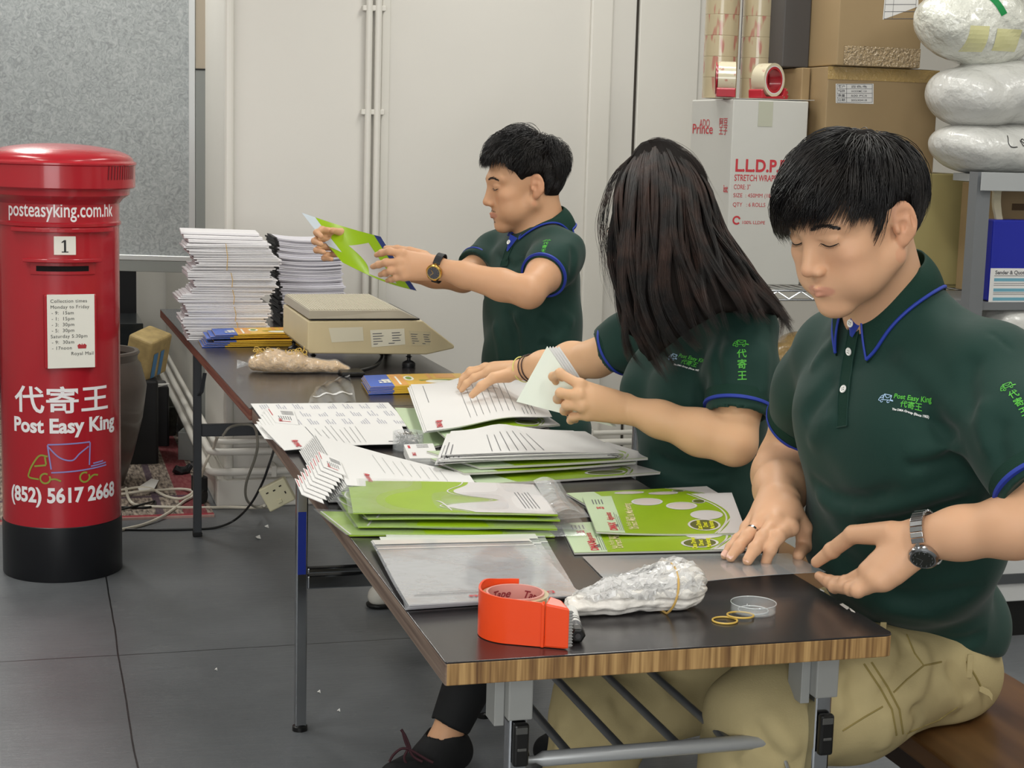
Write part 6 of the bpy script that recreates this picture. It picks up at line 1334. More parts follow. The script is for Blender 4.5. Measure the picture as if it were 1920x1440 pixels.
    mb = MB(); p = ony(1898, 390, 2.098); mb.bb((p[0], 2.0985, p[2]-0.006), (p[0]+0.06, 2.0995, p[2]+0.012)); mb.build('dark_mark', mat('carton_dark_print', '#57422c', rough=0.7), t)
    p0 = ony(1871, 342, 2.0); p1 = ony(1868, 380, 2.0); p2 = ony(1874, 420, 2.0); MB().ribbon(bez([p0, p1, p2], 6), V(1, 0, 0), [0.028]*3+[0.022]*6+[0.02]*4, 0.012).build('cream_roll', mat('cream_card', '#cdc4a8', rough=0.6), bevel=0.002); tag(bpy.data.objects['cream_roll'], 'curved strip of cream card beside the grey post', 'card strip')
    c = ony(1893, 606, 2.02); t = bag('white_bag', (c[0]+0.01, 2.02, 0.862), (0.085, 0.07, 0.042), pm, 'crumpled white bag behind the nearest man’s shoulder', 9, vox=0.005)
    c = ony(1500, 600, 2.2); 
bags()
def behind_people():
    # lower shelf: clear bag of orange things, white cartons
    c = ony(1520, 612, 2.45); S = Sdf(); c = V(c[0], 2.46, 0.62+0.085); S.ell(c, (0.13, 0.10, 0.085), None, 0.03); S.disp(lambda P: 0.006*np.sin(P[:, 0]*60+2*np.sin(P[:, 2]*50))*np.sin(P[:, 2]*45+P[:, 1]*30))
    t = sdf_obj(S, 0.006, 'straw_coloured_bag', mat('amber_plastic', '#a78b5b', rough=0.25, bump=0.8, bscale=30, bdist=0.02, var=0.35, vscale=22, coat=0.5)); tag(t, 'amber coloured plastic bag on the lower wire shelf between woman and man', 'bag')
    c = ony(1482, 625, 2.35); MB().bb((c[0]-0.03, 2.33, 0.622), (c[0]+0.03, 2.36, 0.66)).build('orange_packet', mat('orange_packet', '#a4412a', rough=0.4), bevel=0.006); tag(bpy.data.objects['orange_packet'], 'small orange red packet on the lower wire shelf behind the woman’s back', 'packet')
    for i, (za, zb, y) in enumerate(((0.0, 0.30, 2.36), (0.302, 0.585, 2.34))):
        carton('white_carton', 1.30, 1.86, y, 2.70, za, zb, M_wbox, ['lower white carton on the floor under the wire shelf', 'upper white carton stacked under the wire shelf between woman and man'][i])
    x = float(ony(1880, 1090, 1.9)[0]); t = root('white_cabinet', (x+0.3, 2.2, 0))
    zt = float(ony(1900, 1047, 1.95)[2]); zb = float(ony(1900, 1136, 1.95)[2]); zm = float(ony(1900, 1083, 1.95)[2]); zn = float(ony(1900, 1101, 1.95)[2])
    MB().bb((1.70, 1.988, zb), (2.6, 2.27, 0.30)).build('body', mat('white_enamel', '#cfd0d0', rough=0.35), t, bevel=0.003); MB().bb((1.70, 1.982, zn), (2.6, 1.988, zm)).build('dark_strip', mat('dark_strip', '#4c4f52', rough=0.4), t)
    MB().bb((1.72, 2.0, 0), (2.58, 2.26, zb)).build('plinth', M_blk, t)
    tag(t, 'low white cabinet with dark strip at the right edge of the floor', 'cabinet')
behind_people()
# ================================================================ people
M_skin = mat('skin', '#d0a07c', rough=0.48, spec=0.35, sss=0.12, attr='col', bump=0.06, bscale=350, bdist=0.001)
M_shirt = mat('green_polo_knit', '#18362f', rough=0.72, spec=0.25, bump=0.25, bscale=900, bdist=0.0006, sheen=0.08)
M_rib = mat('green_rib_knit', '#18342b', rough=0.8, spec=0.2, bump=0.4, bscale=500, bdist=0.001)
M_blue = mat('royal_blue_trim', '#1e3699', rough=0.6)
M_khaki = mat('khaki_cotton', '#b3a47a', rough=0.8, spec=0.2, bump=0.3, bscale=420, bdist=0.001, var=0.05, vscale=14)
M_blackc = mat('black_cloth', '#101113', rough=0.8)
M_lgreen = mat('print_bright_green', '#53b53c', rough=0.6)
M_lblue = mat('print_light_blue', '#a9c9ea', rough=0.6)
M_white = mat('print_white', '#f0f0f0', rough=0.6)
def hair_mat(name, c1, c2):
    m = mat(name, c1, rough=0.36, spec=0.5); N, L, b = nodes(m); tc = N.new('ShaderNodeTexCoord'); n = N.new('ShaderNodeTexNoise'); n.inputs['Scale'].default_value = 22; n.inputs['Detail'].default_value = 3
    L.new(tc.outputs['Object'], n.inputs['Vector']); cr = N.new('ShaderNodeValToRGB'); e = cr.color_ramp.elements; e[0].position = 0.40; e[0].color = lin(c1); e[1].position = 0.70; e[1].color = lin(c2); L.new(n.outputs['Fac'], cr.inputs['Fac']); L.new(cr.outputs['Color'], b.inputs['Base Color']); return m
M_hair = hair_mat('black_hair', '#131112', '#262220'); M_hair2 = hair_mat('dark_brown_hair', '#130e0c', '#3d2820'); M_hair3 = mat('hair_shadow_mass', '#120d0b', rough=0.85, spec=0.15)
M_hair2.node_tree.nodes['Principled BSDF'].inputs['Roughness'].default_value = 0.5
def hz(v): v = np.array(v, float); v[2] = 0; return nrm(v)
def head_frame(H, a, pitch, roll=0.0):
    """a: degrees turned from the viewing station towards picture-left; pitch: looking down"""
    tc_ = hz(CAM-H); a = math.radians(a); p = math.radians(pitch); lf = hz(-RT); lf = nrm(lf-tc_*np.dot(lf, tc_)); fh = tc_*math.cos(a)+lf*math.sin(a)
    f = fh*math.cos(p)-V(0, 0, 1)*math.sin(p); l = nrm(np.cross(V(0, 0, 1), fh)); u = np.cross(f, l)
    if roll: r = math.radians(roll); l, u = l*math.cos(r)+u*math.sin(r), u*math.cos(r)-l*math.sin(r)
    return np.array([f, l, u]).T
def add_head(S, H, R, s=1.0, neck=None, fem=False, round_=0.0):
    H = np.asarray(H, float); W = lambda x, y, z: H+R@(V(x, y, z)*s)
    def E(x, y, z, rx, ry, rz, k=0.01, op='u', tilt=None):
        M = R if tilt is None else R@tilt
        S.ell(W(x, y, z), V(rx, ry, rz)*s, M, k*s, op)
    def C(a, b, r0, r1, k=0.01, op='u', fl=None, fs=1.0): S.cone(W(*a), W(*b), r0*s, r1*s, k*s, None if fl is None else R@V(*fl), fs, op)
    E(-0.012, 0, 0.038, 0.094, 0.075, 0.086, 0.01)
    E(0.028, 0, 0.008, 0.060, 0.063, 0.080, 0.02)
    E(0.026, 0, -0.045, 0.054, 0.053+0.004*round_, 0.052, 0.02)
    for q in (1, -1):
        C((-0.002, q*0.056, -0.042), (0.062, q*0.014, -0.088), 0.019+0.003*round_, 0.015, 0.025)
        E(0.055, q*0.044, -0.016, 0.024, 0.021, 0.019, 0.02)
        E(0.050, q*0.036, -0.050, 0.026, 0.022+0.004*round_, 0.026, 0.02)
        C((0.083, q*0.010, 0.029), (0.064, q*0.050, 0.030), 0.009, 0.008, 0.020)
    E(0.070, 0, -0.093, 0.019, 0.022, 0.015, 0.018)
    E(0.068, 0, -0.060, 0.025, 0.032, 0.024, 0.018)
    for q in (1, -1): E(0.0975, q*0.0325, 0.010, 0.0125, 0.0155, 0.0085, 0.012, 's')
    for q in (1, -1):
        E(0.0735, q*0.0315, 0.0095, 0.0135, 0.0150, 0.0120, 0.004)
        C((0.0868, q*0.018, 0.0150), (0.0800, q*0.045, 0.0135), 0.0020, 0.0016, 0.004)     # lid fold
        C((0.0895, q*0.019, 0.0085), (0.0820, q*0.044, 0.0060), 0.0011, 0.0009, 0.0015, 's')
    # nose
    C((0.0790, 0, 0.016), (0.0890, 0, -0.028), 0.0105, 0.0130, 0.010); C((0.0850, 0, 0.016), (0.1030, 0, -0.023), 0.0065, 0.0085, 0.010); E(0.1030, 0, -0.0275, 0.0095, 0.0098, 0.0085, 0.006)
    for q in (1, -1):
        E(0.0945, q*0.0125, -0.0315, 0.0095, 0.0062, 0.0068, 0.005); E(0.1005, q*0.0062, -0.0395, 0.0048, 0.0032, 0.0028, 0.003, 's')
        E(0.048, q*0.040, -0.052, 0.026, 0.019, 0.026, 0.022)
    C((0.0985, 0, -0.044), (0.0955, 0, -0.052), 0.0024, 0.0024, 0.004, 's')
    # lips
    for q in (1, -1):
        C((0.0960, q*0.001, -0.0570), (0.0810, q*0.0245, -0.0612), 0.0036, 0.0018, 0.003)
        C((0.0950, 0, -0.0668), (0.0820, q*0.0210, -0.0640), 0.0044, 0.0020, 0.003)
        C((0.1010, 0, -0.0617), (0.0870, q*0.0275, -0.0622), 0.0014, 0.0010, 0.0015, 's')
    C((0.0960, -0.010, -0.0765), (0.0960, 0.010, -0.0765), 0.0040, 0.0040, 0.010, 's')
    # ears
    for q in (1, -1):
        t = np.array([[math.cos(0.42), -q*math.sin(0.42)*0+0, 0.0], [0, 1, 0], [0, 0, 1]]); a = 0.35; T = np.array([[math.cos(a), q*math.sin(a), 0], [-q*math.sin(a), math.cos(a), 0], [0, 0, 1.0]])
        a = 0.5; T = np.array([[math.cos(a), q*math.sin(a), 0], [-q*math.sin(a), math.cos(a), 0], [0, 0, 1.0]]); nx, ny = math.sin(a), q*math.cos(a); ex, ey = -0.015, q*0.0800
        E(ex, ey, 0.004, 0.0185, 0.0060, 0.0300, 0.003, 'u', T); E(ex+0.006, ey-q*0.004, -0.022, 0.0090, 0.0055, 0.0100, 0.005, 'u', T)
        E(ex+0.004+nx*0.0065, ey+ny*0.0065, -0.001, 0.0085, 0.0070, 0.0120, 0.0015, 's', T); E(ex+nx*0.0068, ey+ny*0.0068, 0.016, 0.0115, 0.0045, 0.0085, 0.0015, 's', T); E(ex-0.010+nx*0.006, ey+ny*0.006+q*0.004, 0.006, 0.0030, 0.0040, 0.0170, 0.0015, 's', T)
        E(ex+0.013, ey-q*0.003, -0.004, 0.004, 0.005, 0.006, 0.003, 'u', T); C((ex-0.004+nx*0.003, ey+ny*0.003+q*0.003, 0.006), (ex+0.003+nx*0.003, ey+ny*0.003, -0.012), 0.0022, 0.0018, 0.002)
    if neck is not None:
        n = np.asarray(neck, float); S.cone(W(-0.030, 0, -0.035), n, 0.054*s*(0.86 if fem else 1), 0.058*s*(0.86 if fem else 1), 0.025); S.cone(W(0.0, 0, -0.06), n+(W(0.03, 0, 0)-H), 0.040*s, 0.044*s, 0.025)
def head_color(H, R, s, base, lip, brow=None):
    base = np.array(lin(base)[:3]); lip = np.array(lin(lip)[:3])
    def fn(P):
        q = ((P-H)@R)/s; x, y, z = q.T; c = np.tile(base, (len(P), 1)); near = np.sqrt((q**2).sum(1)) < 0.14
        w = (near*(x > 0.080)*0.6*np.clip((1-(y/0.0275)**2-((z+0.0622)/0.0098)**2)*3, 0, 1)*(z < -0.0545+6*y*y*(np.abs(y) < 0.006)))[:, None]; c = c*(1-w)+lip*w
        blush = near*np.exp(-(((x-0.06)/0.03)**2+((np.abs(y)-0.045)/0.02)**2+((z+0.02)/0.02)**2))*0.18; c = c*(1-blush[:, None])+np.array(lin('#cf7f66')[:3])*blush[:, None]
        nose = near*np.exp(-(((x-0.112)/0.014)**2+(y/0.014)**2+((z+0.032)/0.012)**2))*0.25; c = c*(1-nose[:, None])+np.array(lin('#cf8468')[:3])*nose[:, None]
        ear = near*(np.abs(y) > 0.074)*(x < 0.02)*0.25; c = c*(1-ear[:, None])+np.array(lin('#d18468')[:3])*ear[:, None]
        return c
    return fn
def face_details(H, R, s, parent, hm, body, brow_h=0.030, moust=False):
    bv = bvh_of(body); rnd = random.Random(5); f_ = R[:, 0]
    def on(y, z, l=0.0):
        o = H+R@(V(0.2, y, z)*s); h = bv.ray_cast(Vector(o), Vector(-f_), 0.3); return (np.array(h[0]) if h[0] is not None else H+R@(V(0.09, y, z)*s))+f_*l
    mb = MB()
    for q in (1, -1):
        for i in range(150):
            t = rnd.random(); y = 0.013+0.036*t; z = brow_h+0.0050*math.sin(PI*min(1, t*1.1))-0.004*t+rnd.gauss(0, 0.0014*(1.2-t*0.6))
            mb.tube([on(q*y, z, -0.0003), on(q*(y+0.0035), z+0.0012, 0.0010), on(q*min(0.051, y+0.0075), z+0.0006, 0.0004)], [0.00045*s, 0.0004*s, 0.0001*s], 3)
    mb.build('eyebrows', hm, parent, smooth=True)
    mb = MB()
    for q in (1, -1):
        pts = [on(q*(0.0180+0.0270*k/8), 0.0072-0.0035*math.sin(PI*k/8)-0.0012*k/8, 0.0003) for k in range(9)]
        mb.tube(pts, [0.0004*s]+[0.0009*s]*7+[0.0004*s], 6)
        for i in range(14):
            t = i/13; j = min(7, int(t*8)); f = t*8-j; p = pts[j]*(1-f)+pts[j+1]*f; mb.tube([p, p+R@(V(0.0020, q*0.001*(t-0.4)*3, -0.0020)*s), p+R@(V(0.0040, q*0.002*(t-0.3)*2, -0.0024)*s)], [0.00028*s, 0.0002*s, 0.0001*s], 3)
    mb.build('eyelashes', mat('lash_black', '#1a1210', rough=0.6), parent, smooth=True)
    if moust:
        mb = MB()
        for i in range(130):
            y = rnd.uniform(-0.022, 0.022); z = -0.0495-0.13*abs(y)+rnd.gauss(0, 0.0012); mb.tube([on(y, z, -0.0002), on(y*1.03, z-0.0018, 0.0004)], [0.00022*s, 0.0001*s], 3)
        for i in range(60): y = rnd.gauss(0, 0.006); z = -0.080+rnd.gauss(0, 0.002); mb.tube([on(y, z, -0.0002), on(y, z-0.0015, 0.0004)], [0.0002*s, 0.0001*s], 3)
        mb.build('moustache', hm, parent)
def strands(name, roots, dirs, n, path, m, parent, w=0.0007, seg=9, side=3, kind=True):
    """path(i) -> (seg,3) polyline; tapered hair tubes joined in one mesh"""
    vs = []; fs = []; o = 0
    for P in roots:
        P = np.asarray(P); k = len(P); T = np.gradient(P, axis=0); T /= np.linalg.norm(T, axis=1)[:, None]+1e-9
        a = np.array([0.3, 0.2, 0.93]); U = np.cross(T, a); U /= np.linalg.norm(U, axis=1)[:, None]+1e-9; B = np.cross(T, U)
        r = w*np.clip(np.minimum(1.0, (1-np.linspace(0, 1, k))*2.2+0.06), 0, 1)[:, None]
        for j in range(side): an = 2*PI*j/side; vs.append(P+r*(math.cos(an)*U+math.sin(an)*B))
        for j in range(side):
            j2 = (j+1) % side; a0 = o+j*k; b0 = o+j2*k; ii = np.arange(k-1); fs.append(np.stack([a0+ii, b0+ii, b0+ii+1, a0+ii+1], 1))
        o += side*k
    Vt = np.concatenate(vs); F = np.concatenate(fs); off = np.array(parent_world(parent))
    me = bpy.data.meshes.new(name); me.vertices.add(len(Vt)); me.vertices.foreach_set('co', (Vt-off).ravel()); me.loops.add(F.size); me.loops.foreach_set('vertex_index', F.ravel().astype(np.int32))
    me.polygons.add(len(F)); me.polygons.foreach_set('loop_start', np.arange(0, F.size, 4, dtype=np.int32)); me.polygons.foreach_set('loop_total', np.full(len(F), 4, dtype=np.int32)); me.update(calc_edges=True); me.polygons.foreach_set('use_smooth', np.ones(len(me.polygons), bool)); me.materials.append(m)
    ob = bpy.data.objects.new(name, me); COL.objects.link(ob); ob.parent = parent; return ob
def short_hair(H, R, s, parent, m, n, hairline, crown, length, lift, seed, bias=None, name='hair', vol=0.012, trim=None, w=0.00062, clumpy=0.10):
    """hair growing out of a whorl and lying over the skull; hairline(q)->bool on skull-unit vectors, length(q)->m"""
    rnd = np.random.RandomState(seed); c = V(-0.012, 0, 0.038); rad = V(0.094, 0.075, 0.086); cr = nrm(V(*crown)); out = []
    S = Sdf(); S.ell(H+R@(c*s), (rad+V(vol, vol, vol)*0.55)*s, R, 0.004)
    clump = rnd.normal(size=(260, 3)); clump /= np.linalg.norm(clump, axis=1)[:, None]; cl = rnd.normal(size=(260, 3))*clumpy
    cnt = 0
    while cnt < n:
        q = rnd.normal(size=3); q /= np.linalg.norm(q)
        if not hairline(q): continue
        cnt += 1; L = length(q)*(0.8+0.35*rnd.rand()); seg = 9; st = L/(seg-1); ci = np.argmax(clump@q); lf = lift(q)*(0.5+0.8*rnd.rand()); p = c+q*rad*1.0; pts = [p]; u = q
        for k in range(1, seg):
            t = u-cr*(u@cr); fl = -cr+u*(u@cr); fl = fl/(np.linalg.norm(fl)+1e-6)
            if bias is not None: fl = fl+bias(u)
            fl = fl+cl[ci]+rnd.normal(size=3)*0.05; fl = fl-u*(fl@u); fl /= np.linalg.norm(fl)+1e-9
            p = p+fl*st*1.0; d = (p-c)/rad; r = np.linalg.norm(d); u = (p-c)/rad/r; tt = k/(seg-1); tgt = 1+(0.006+lf*math.sin(PI*min(1, tt*0.75)))/0.085
            p = c+(p-c)/r*tgt
            if trim is not None and k > 1 and trim(p, rnd): break
            pts.append(p)
        pts = np.array(pts)
        if len(pts) < 3: continue
        if len(pts) < seg: tt = np.linspace(0, len(pts)-1, seg); i0 = np.minimum(tt.astype(int), len(pts)-2); f_ = (tt-i0)[:, None]; pts = pts[i0]*(1-f_)+pts[i0+1]*f_
        out.append(H+(pts*s)@R.T)
    return strands(name, out, None, n, None, m, parent, w=w*s)
def hair_cap(H, R, s, parent, m, ops, name='hair_base', vox=0.003):
    S = Sdf(); W = lambda x, y, z: H+R@(V(x, y, z)*s)
    for op, c, r, k in ops:
        if op == 'u' or op == 's': S.ell(W(*c), V(*r)*s, R, k, op)
        elif op == 'cut': S.cut(W(*c), R@V(*r), k)
        elif op == 'near': S.cutnear(W(*c[:3]), R@V(*r), W(*c[3:6]), c[6]*s, k)
    S.disp(lambda P: 0.0018*np.sin(((P-H)@R)[:, 1]*260+6*np.sin(((P-H)@R)[:, 0]*40))*np.sin(((P-H)@R)[:, 2]*60+1.0))
    return sdf_obj(S, vox, name, m, parent)
# ---- hands
def finger_pts(mcp, tip, L, bend):
    """four joints; the chain bows towards bend"""
    mcp = np.asarray(mcp, float); tip = np.asarray(tip, float); c = tip-mcp; D = np.linalg.norm(c); x = c/D; b = nrm(np.asarray(bend, float)-x*np.dot(bend, x)); ls = np.array([0.46, 0.29, 0.25])*L; D = min(D, L*0.995)
    lo, hi = 0.0, 1.9
    def chain(th):
        a = 0.0; p = np.zeros(2); out = [p.copy()]; ang = 0.0
        for i, l in enumerate(ls):
            if i: ang -= th
            p = p+l*np.array([math.cos(ang), math.sin(ang)]); out.append(p.copy())
        return out
    for _ in range(30):
        m = (lo+hi)/2
        if np.linalg.norm(chain(m)[-1]) > D: lo = m
        else: hi = m
    o = chain(lo); e = o[-1]; an = -math.atan2(e[1], e[0]); c_, s_ = math.cos(an), math.sin(an)
    return [mcp+x*(q[0]*c_-q[1]*s_)+b*(q[0]*s_+q[1]*c_) for q in o]
def hand(S, wrist, fingers, thumb, s=1.0, back=None, rw=0.026, k=0.006):
    """fingers: four lists of joints (knuckle first, index to little); thumb: four points; back: direction of the back of the hand"""
    wrist = np.asarray(wrist, float); back = nrm(back); rad = [(0.0098, 0.0088, 0.0080, 0.0068), (0.0100, 0.0090, 0.0082, 0.0070), (0.0096, 0.0085, 0.0077, 0.0066), (0.0086, 0.0075, 0.0068, 0.0058)]
    m = [np.asarray(f[0], float) for f in fingers]; across = nrm(m[0]-m[3])
    for i, f in enumerate(fingers):
        f = [np.asarray(p, float) for p in f]; w0 = wrist+across*(0.014-0.0095*i)*s; r = [q*s for q in rad[i]]
        S.cone(w0, f[0], 0.0150*s, 0.0118*s, 0.012*s, back, 0.85)
        for j in range(3): S.cone(f[j], f[j+1], r[j], r[j+1], k*0.6 if j else 0.006)
        for j in (1, 2): S.ell(f[j], (r[j]*1.06,)*3, None, 0.004)
        S.ell(f[0]+back*0.002*s, (0.0105*s,)*3, None, 0.006)
    c = wrist*0.55+sum(m)/4*0.45; S.cone(wrist*0.7+sum(m)/4*0.3, wrist*0.25+sum(m)/4*0.75, 0.017*s, 0.015*s, 0.015, across, 1.6)
    t = [np.asarray(p, float) for p in thumb]
    S.cone(t[0], t[1], 0.0165*s, 0.0125*s, 0.010); S.cone(t[1], t[2], 0.0115*s, 0.0105*s, 0.004); S.cone(t[2], t[3], 0.0102*s, 0.0078*s, 0.003); S.ell(t[2], (0.0108*s,)*3, None, 0.004)
def nails(parent, tips, s=1.0):
    """tips: (last joint, tip, direction the nail faces)"""
    mb = MB(); 
    for a, b, n in tips:
        a = np.asarray(a, float); b = np.asarray(b, float); d = nrm(b-a); n = nrm(np.asarray(n)-d*np.dot(n, d)); w = np.cross(d, n); r = 0.0069*s
        P = []
        for i in range(6):
            for j in range(5):
                u = -0.0045+0.0105*i/5; v = (j/4-0.5)*2; hw = 0.0050*(1-0.25*max(0, u/0.006)**3); P.append(b+d*u*s+w*v*hw*s+n*(r*math.sqrt(max(0.1, 1-(v*0.62)**2))+0.0003-0.0018*max(0, u/0.006)**2*s))
        mb.add(P, [(i*5+j, i*5+j+1, i*5+5+j+1, i*5+5+j) for i in range(5) for j in range(4)])
    mb.build('fingernails', mat('fingernail', '#e0b3a0', rough=0.25, coat=0.3), parent, smooth=True)
# ---- clothes details
def van_logo(mb_green, mb_blue, fn, s, mirror=1):
    """small van with an envelope, one unit = s metres; blue strokes and green strokes"""
    B = [[(0, 0.62), (0, 0)], [(0.0, 0.62), (0.85, 0.50)], [(0.85, 0.50), (0.80, 0.02)], [(0.02, 0.6), (0.40, 0.22), (0.84, 0.48)], [(-0.02, 0.0), (0.6, 0.0), (1.15, -0.08)], [(0.85, 0.04), (1.12, -0.0)]]
    G = [[(-0.05, 0.5), (-0.25, 0.42), (-0.45, 0.12), (-0.48, -0.05), (-0.32, -0.1)], [(-0.1, 0.42), (-0.08, 0.2)], [(-0.38, 0.18), (-0.08, 0.2)], arc2d(-0.12, -0.12, 0.13, 40, 350, 10), arc2d(0.62, -0.14, 0.13, 60, 360, 10)]
    for L_, mb in ((B, mb_blue), (G, mb_green)):
        for p in L_:
            q = [(a[0], a[1]) for a in (bez([(x, y, 0) for x, y in p], 4) if len(p) > 2 else [np.array((*p[0], 0)), np.array((*p[0], 0))*0.5+np.array((*p[1], 0))*0.5, np.array((*p[1], 0))])]
            st = stroke2d(q, 0.07); mb.add([fn(x*s, y*s) for x, y in st[0]], st[1])
def hit(bv, x, y, lift=0.0):
    d = nrm(_ray(x, y)); h = bv.ray_cast(Vector(CAM), Vector(d), 8)
    return (np.array(h[0])+np.array(h[1])*lift, np.array(h[1])) if h[0] is not None else (None, None)
def surf_frame(bv, p0, p1, p2):
    a, n = hit(bv, *p0); b, _ = hit(bv, *p1); c, _ = hit(bv, *p2); u = nrm(b-a); v = c-a; v = nrm(v-u*(v@u)); return a, u, v, nrm(np.cross(u, v))
def chest_logo(shirt, O, u, v, n, s):
    bv = bvh_of(shirt); f = wrap_fn(bv, O, u, v, n, 0.0012); a, b, w = MB(), MB(), MB(); van_logo(b, b, f, 0.021*s); b.build('van_logo', M_lblue, shirt)
    g = text2d('Post Easy King', 0.0145*s, 0.02, 'LEFT', sub=0.006); put2d(a, g, lambda x, y: f(x+0.023*s, y+0.010*s)); g = text2d('代寄王', 0.0155*s, 0.015, 'LEFT', sub=0.006); put2d(a, g, lambda x, y: f(x+0.041*s, y-0.0055*s)); a.build('company_name', M_lgreen, shirt)
    g = text2d('The DMA Group (Since 1983)', 0.0062*s, 0.03, 'LEFT', sub=0.006); put2d(w, g, lambda x, y: f(x+0.026*s, y-0.0185*s)); w.build('small_line', M_white, shirt)
def sleeve_logo(shirt, O, u, v, n, s):
    bv = bvh_of(shirt); f = wrap_fn(bv, O, u, v, n, 0.0012, 0.2); a = MB(); van_logo(a, a, lambda x, y: f(x-0.006*s, y+0.030*s), 0.017*s)
    for i, ch in enumerate('代寄王'): put2d(a, text2d(ch, 0.0175*s, 0.01, sub=0.006), lambda x, y, i=i: f(x, y+0.010*s-0.0195*s*i))
    a.build('sleeve_logo', M_lgreen, shirt)
def cuff(shirt, c, axis, r, m1=None, flat=None, fs=1.0, w=0.022):
    """ribbed sleeve band with a blue stripe round the arm"""
    R = frame_to(axis); c = np.asarray(c, float)
    o = MB().lathe([(r-0.004, -w), (r+0.001, -w), (r+0.0015, -w*0.5), (r+0.001, 0.0), (r-0.003, 0.0005), (r-0.004, -w)], c, 56, R, cap=False).build('sleeve_cuff', M_rib, shirt, smooth=True)
    MB().lathe([(r-0.0035, -0.001), (r+0.0022, -0.0048), (r+0.0028, -0.0022), (r+0.0022, 0.0010), (r-0.0035, 0.0012)], c, 56, R, cap=False).build('blue_stripe', M_blue, o, smooth=True)
def collar(shirt, N, A, Ft, r=(0.064, 0.066), h=0.036, open_=0.30, drop=0.045, spread=0.045, outr=0.033, back=0.010):
    """shirt collar standing round the neck: N centre, A up, Ft forward"""
    A = nrm(A); Ft = nrm(np.asarray(Ft)-A*np.dot(Ft, A)); Lf = np.cross(A, Ft); bvc = bvh_of(shirt)
    def P(t, w): # t -1..1 round the neck, 0 at the back; w 0 top edge, 1 lower edge
        ph = PI*(1-abs(t)*(1-open_/PI)); sg = 1 if t >= 0 else -1; x, y = math.cos(ph), math.sin(ph)*sg; e = abs(t)**5; f = abs(t)**2
        top = N+Ft*(x*r[0])+Lf*(y*r[1])+A*(h+back*(1-f)-0.022*f)
        low = N+Ft*(x*(r[0]+outr*1.0)+0.012*e)+Lf*(y*(r[1]+outr)+sg*spread*0.25*e)+A*(-0.004-drop*e-0.010*f)
        o_ = low+A*0.14; hh_ = bvc.ray_cast(Vector(o_), Vector(-A), 0.3)
        if hh_[0] is not None: low = np.array(hh_[0])+A*0.004
        mid = (top+low)/2+(Ft*x+Lf*y)*0.008+A*0.012
        return top*(1-w)**2+mid*2*w*(1-w)+low*w*w if True else None
    mb = MB(); mb.grid(lambda u, v: P(u*2-1, v), 64, 8); o = mb.build('collar', M_rib, shirt, smooth='all'); md = o.modifiers.new('s', 'SOLIDIFY'); md.thickness = 0.0028; md.offset = -1
    mb = MB(); mb.tube([P(-1+2*i/80, 0.95) for i in range(81)], 0.0026, 8); mb.build('blue_piping', M_blue, o, smooth=True)
    mb = MB(); mb.tube([P(-1, 0.0+0.95*i/10) for i in range(11)], 0.0018, 6); mb.tube([P(1, 0.0+0.95*i/10) for i in range(11)], 0.0018, 6); mb.build('blue_edge', M_blue, o, smooth=True)
    return P
def placket(shirt, line, n, w=0.026, buttons=(0.0, 0.35, 0.75), inner=True):
    """button strip laid on the shirt along points seen on it"""
    bv = bvh_of(shirt); P = [hit(bv, x, y, 0.0018) for x, y in line]; P = [p for p in P if p[0] is not None]; pts = bez([p[0] for p in P], 6); L = len(pts)-1
    T = [nrm(pts[min(i+1, L)]-pts[max(i-1, 0)]) for i in range(L+1)]; Nn = [nrm(P[min(len(P)-1, int(i/6+0.5))][1]) for i in range(L+1)]; U = [nrm(np.cross(t, nn)) for t, nn in zip(T, Nn)]
    mb = MB(); mb.grid(lambda a, b: pts[int(round(b*L))]+U[int(round(b*L))]*(a-0.5)*w+Nn[int(round(b*L))]*0.0006, 4, L, tuple(-nrm(n)*0.002)); o = mb.build('placket', M_rib, shirt, smooth=True)
    mb = MB(); mb.tube([p+u*w*0.5+q*0.001 for p, u, q in zip(pts, U, Nn)], 0.0009, 5); mb.tube([p-u*w*0.5+q*0.001 for p, u, q in zip(pts, U, Nn)], 0.0009, 5); mb.tube([pts[-1]+U[-1]*w*k+Nn[-1]*0.001 for k in (-0.5, 0, 0.5)], 0.0009, 5); mb.build('placket_seam', M_shirt, o, smooth=True)
    if inner: d0 = T[0]; mb = MB(); mb.grid(lambda a, b: pts[0]-d0*(0.026-0.042*b)+U[0]*(a-0.5)*(0.006+0.036*(1-b))+Nn[0]*(0.003+0.010*(1-b)*(1-abs(a-0.5)*2)), 6, 6); mb.build('blue_neck_facing', M_blue, shirt, smooth=True)
    for k in buttons:
        i = int(round(k*L)); c = pts[i]+Nn[i]*0.0014+(Nn[i]*0.007-T[i]*0.006 if k == 0 and inner else 0); R_ = frame_to(Nn[i]); bt = MB().lathe([(0.0003, 0), (0.0056, 0), (0.0060, 0.0012), (0.0055, 0.0022), (0.0042, 0.0017), (0.0003, 0.0017)], c, 24, R_).build('button', mat('white_button', '#eeeeea', rough=0.3), shirt, smooth=True)
        mb = MB()
        for a, b in ((1, 1), (1, -1), (-1, 1), (-1, -1)): mb.lathe([(0.0001, 0), (0.0007, 0), (0.0007, 0.0004), (0.0001, 0.0004)], c+U[i]*a*0.0016+T[i]*b*0.0016+Nn[i]*0.0017, 8, R_)
        mb.build('thread_holes', M_blk, bt)
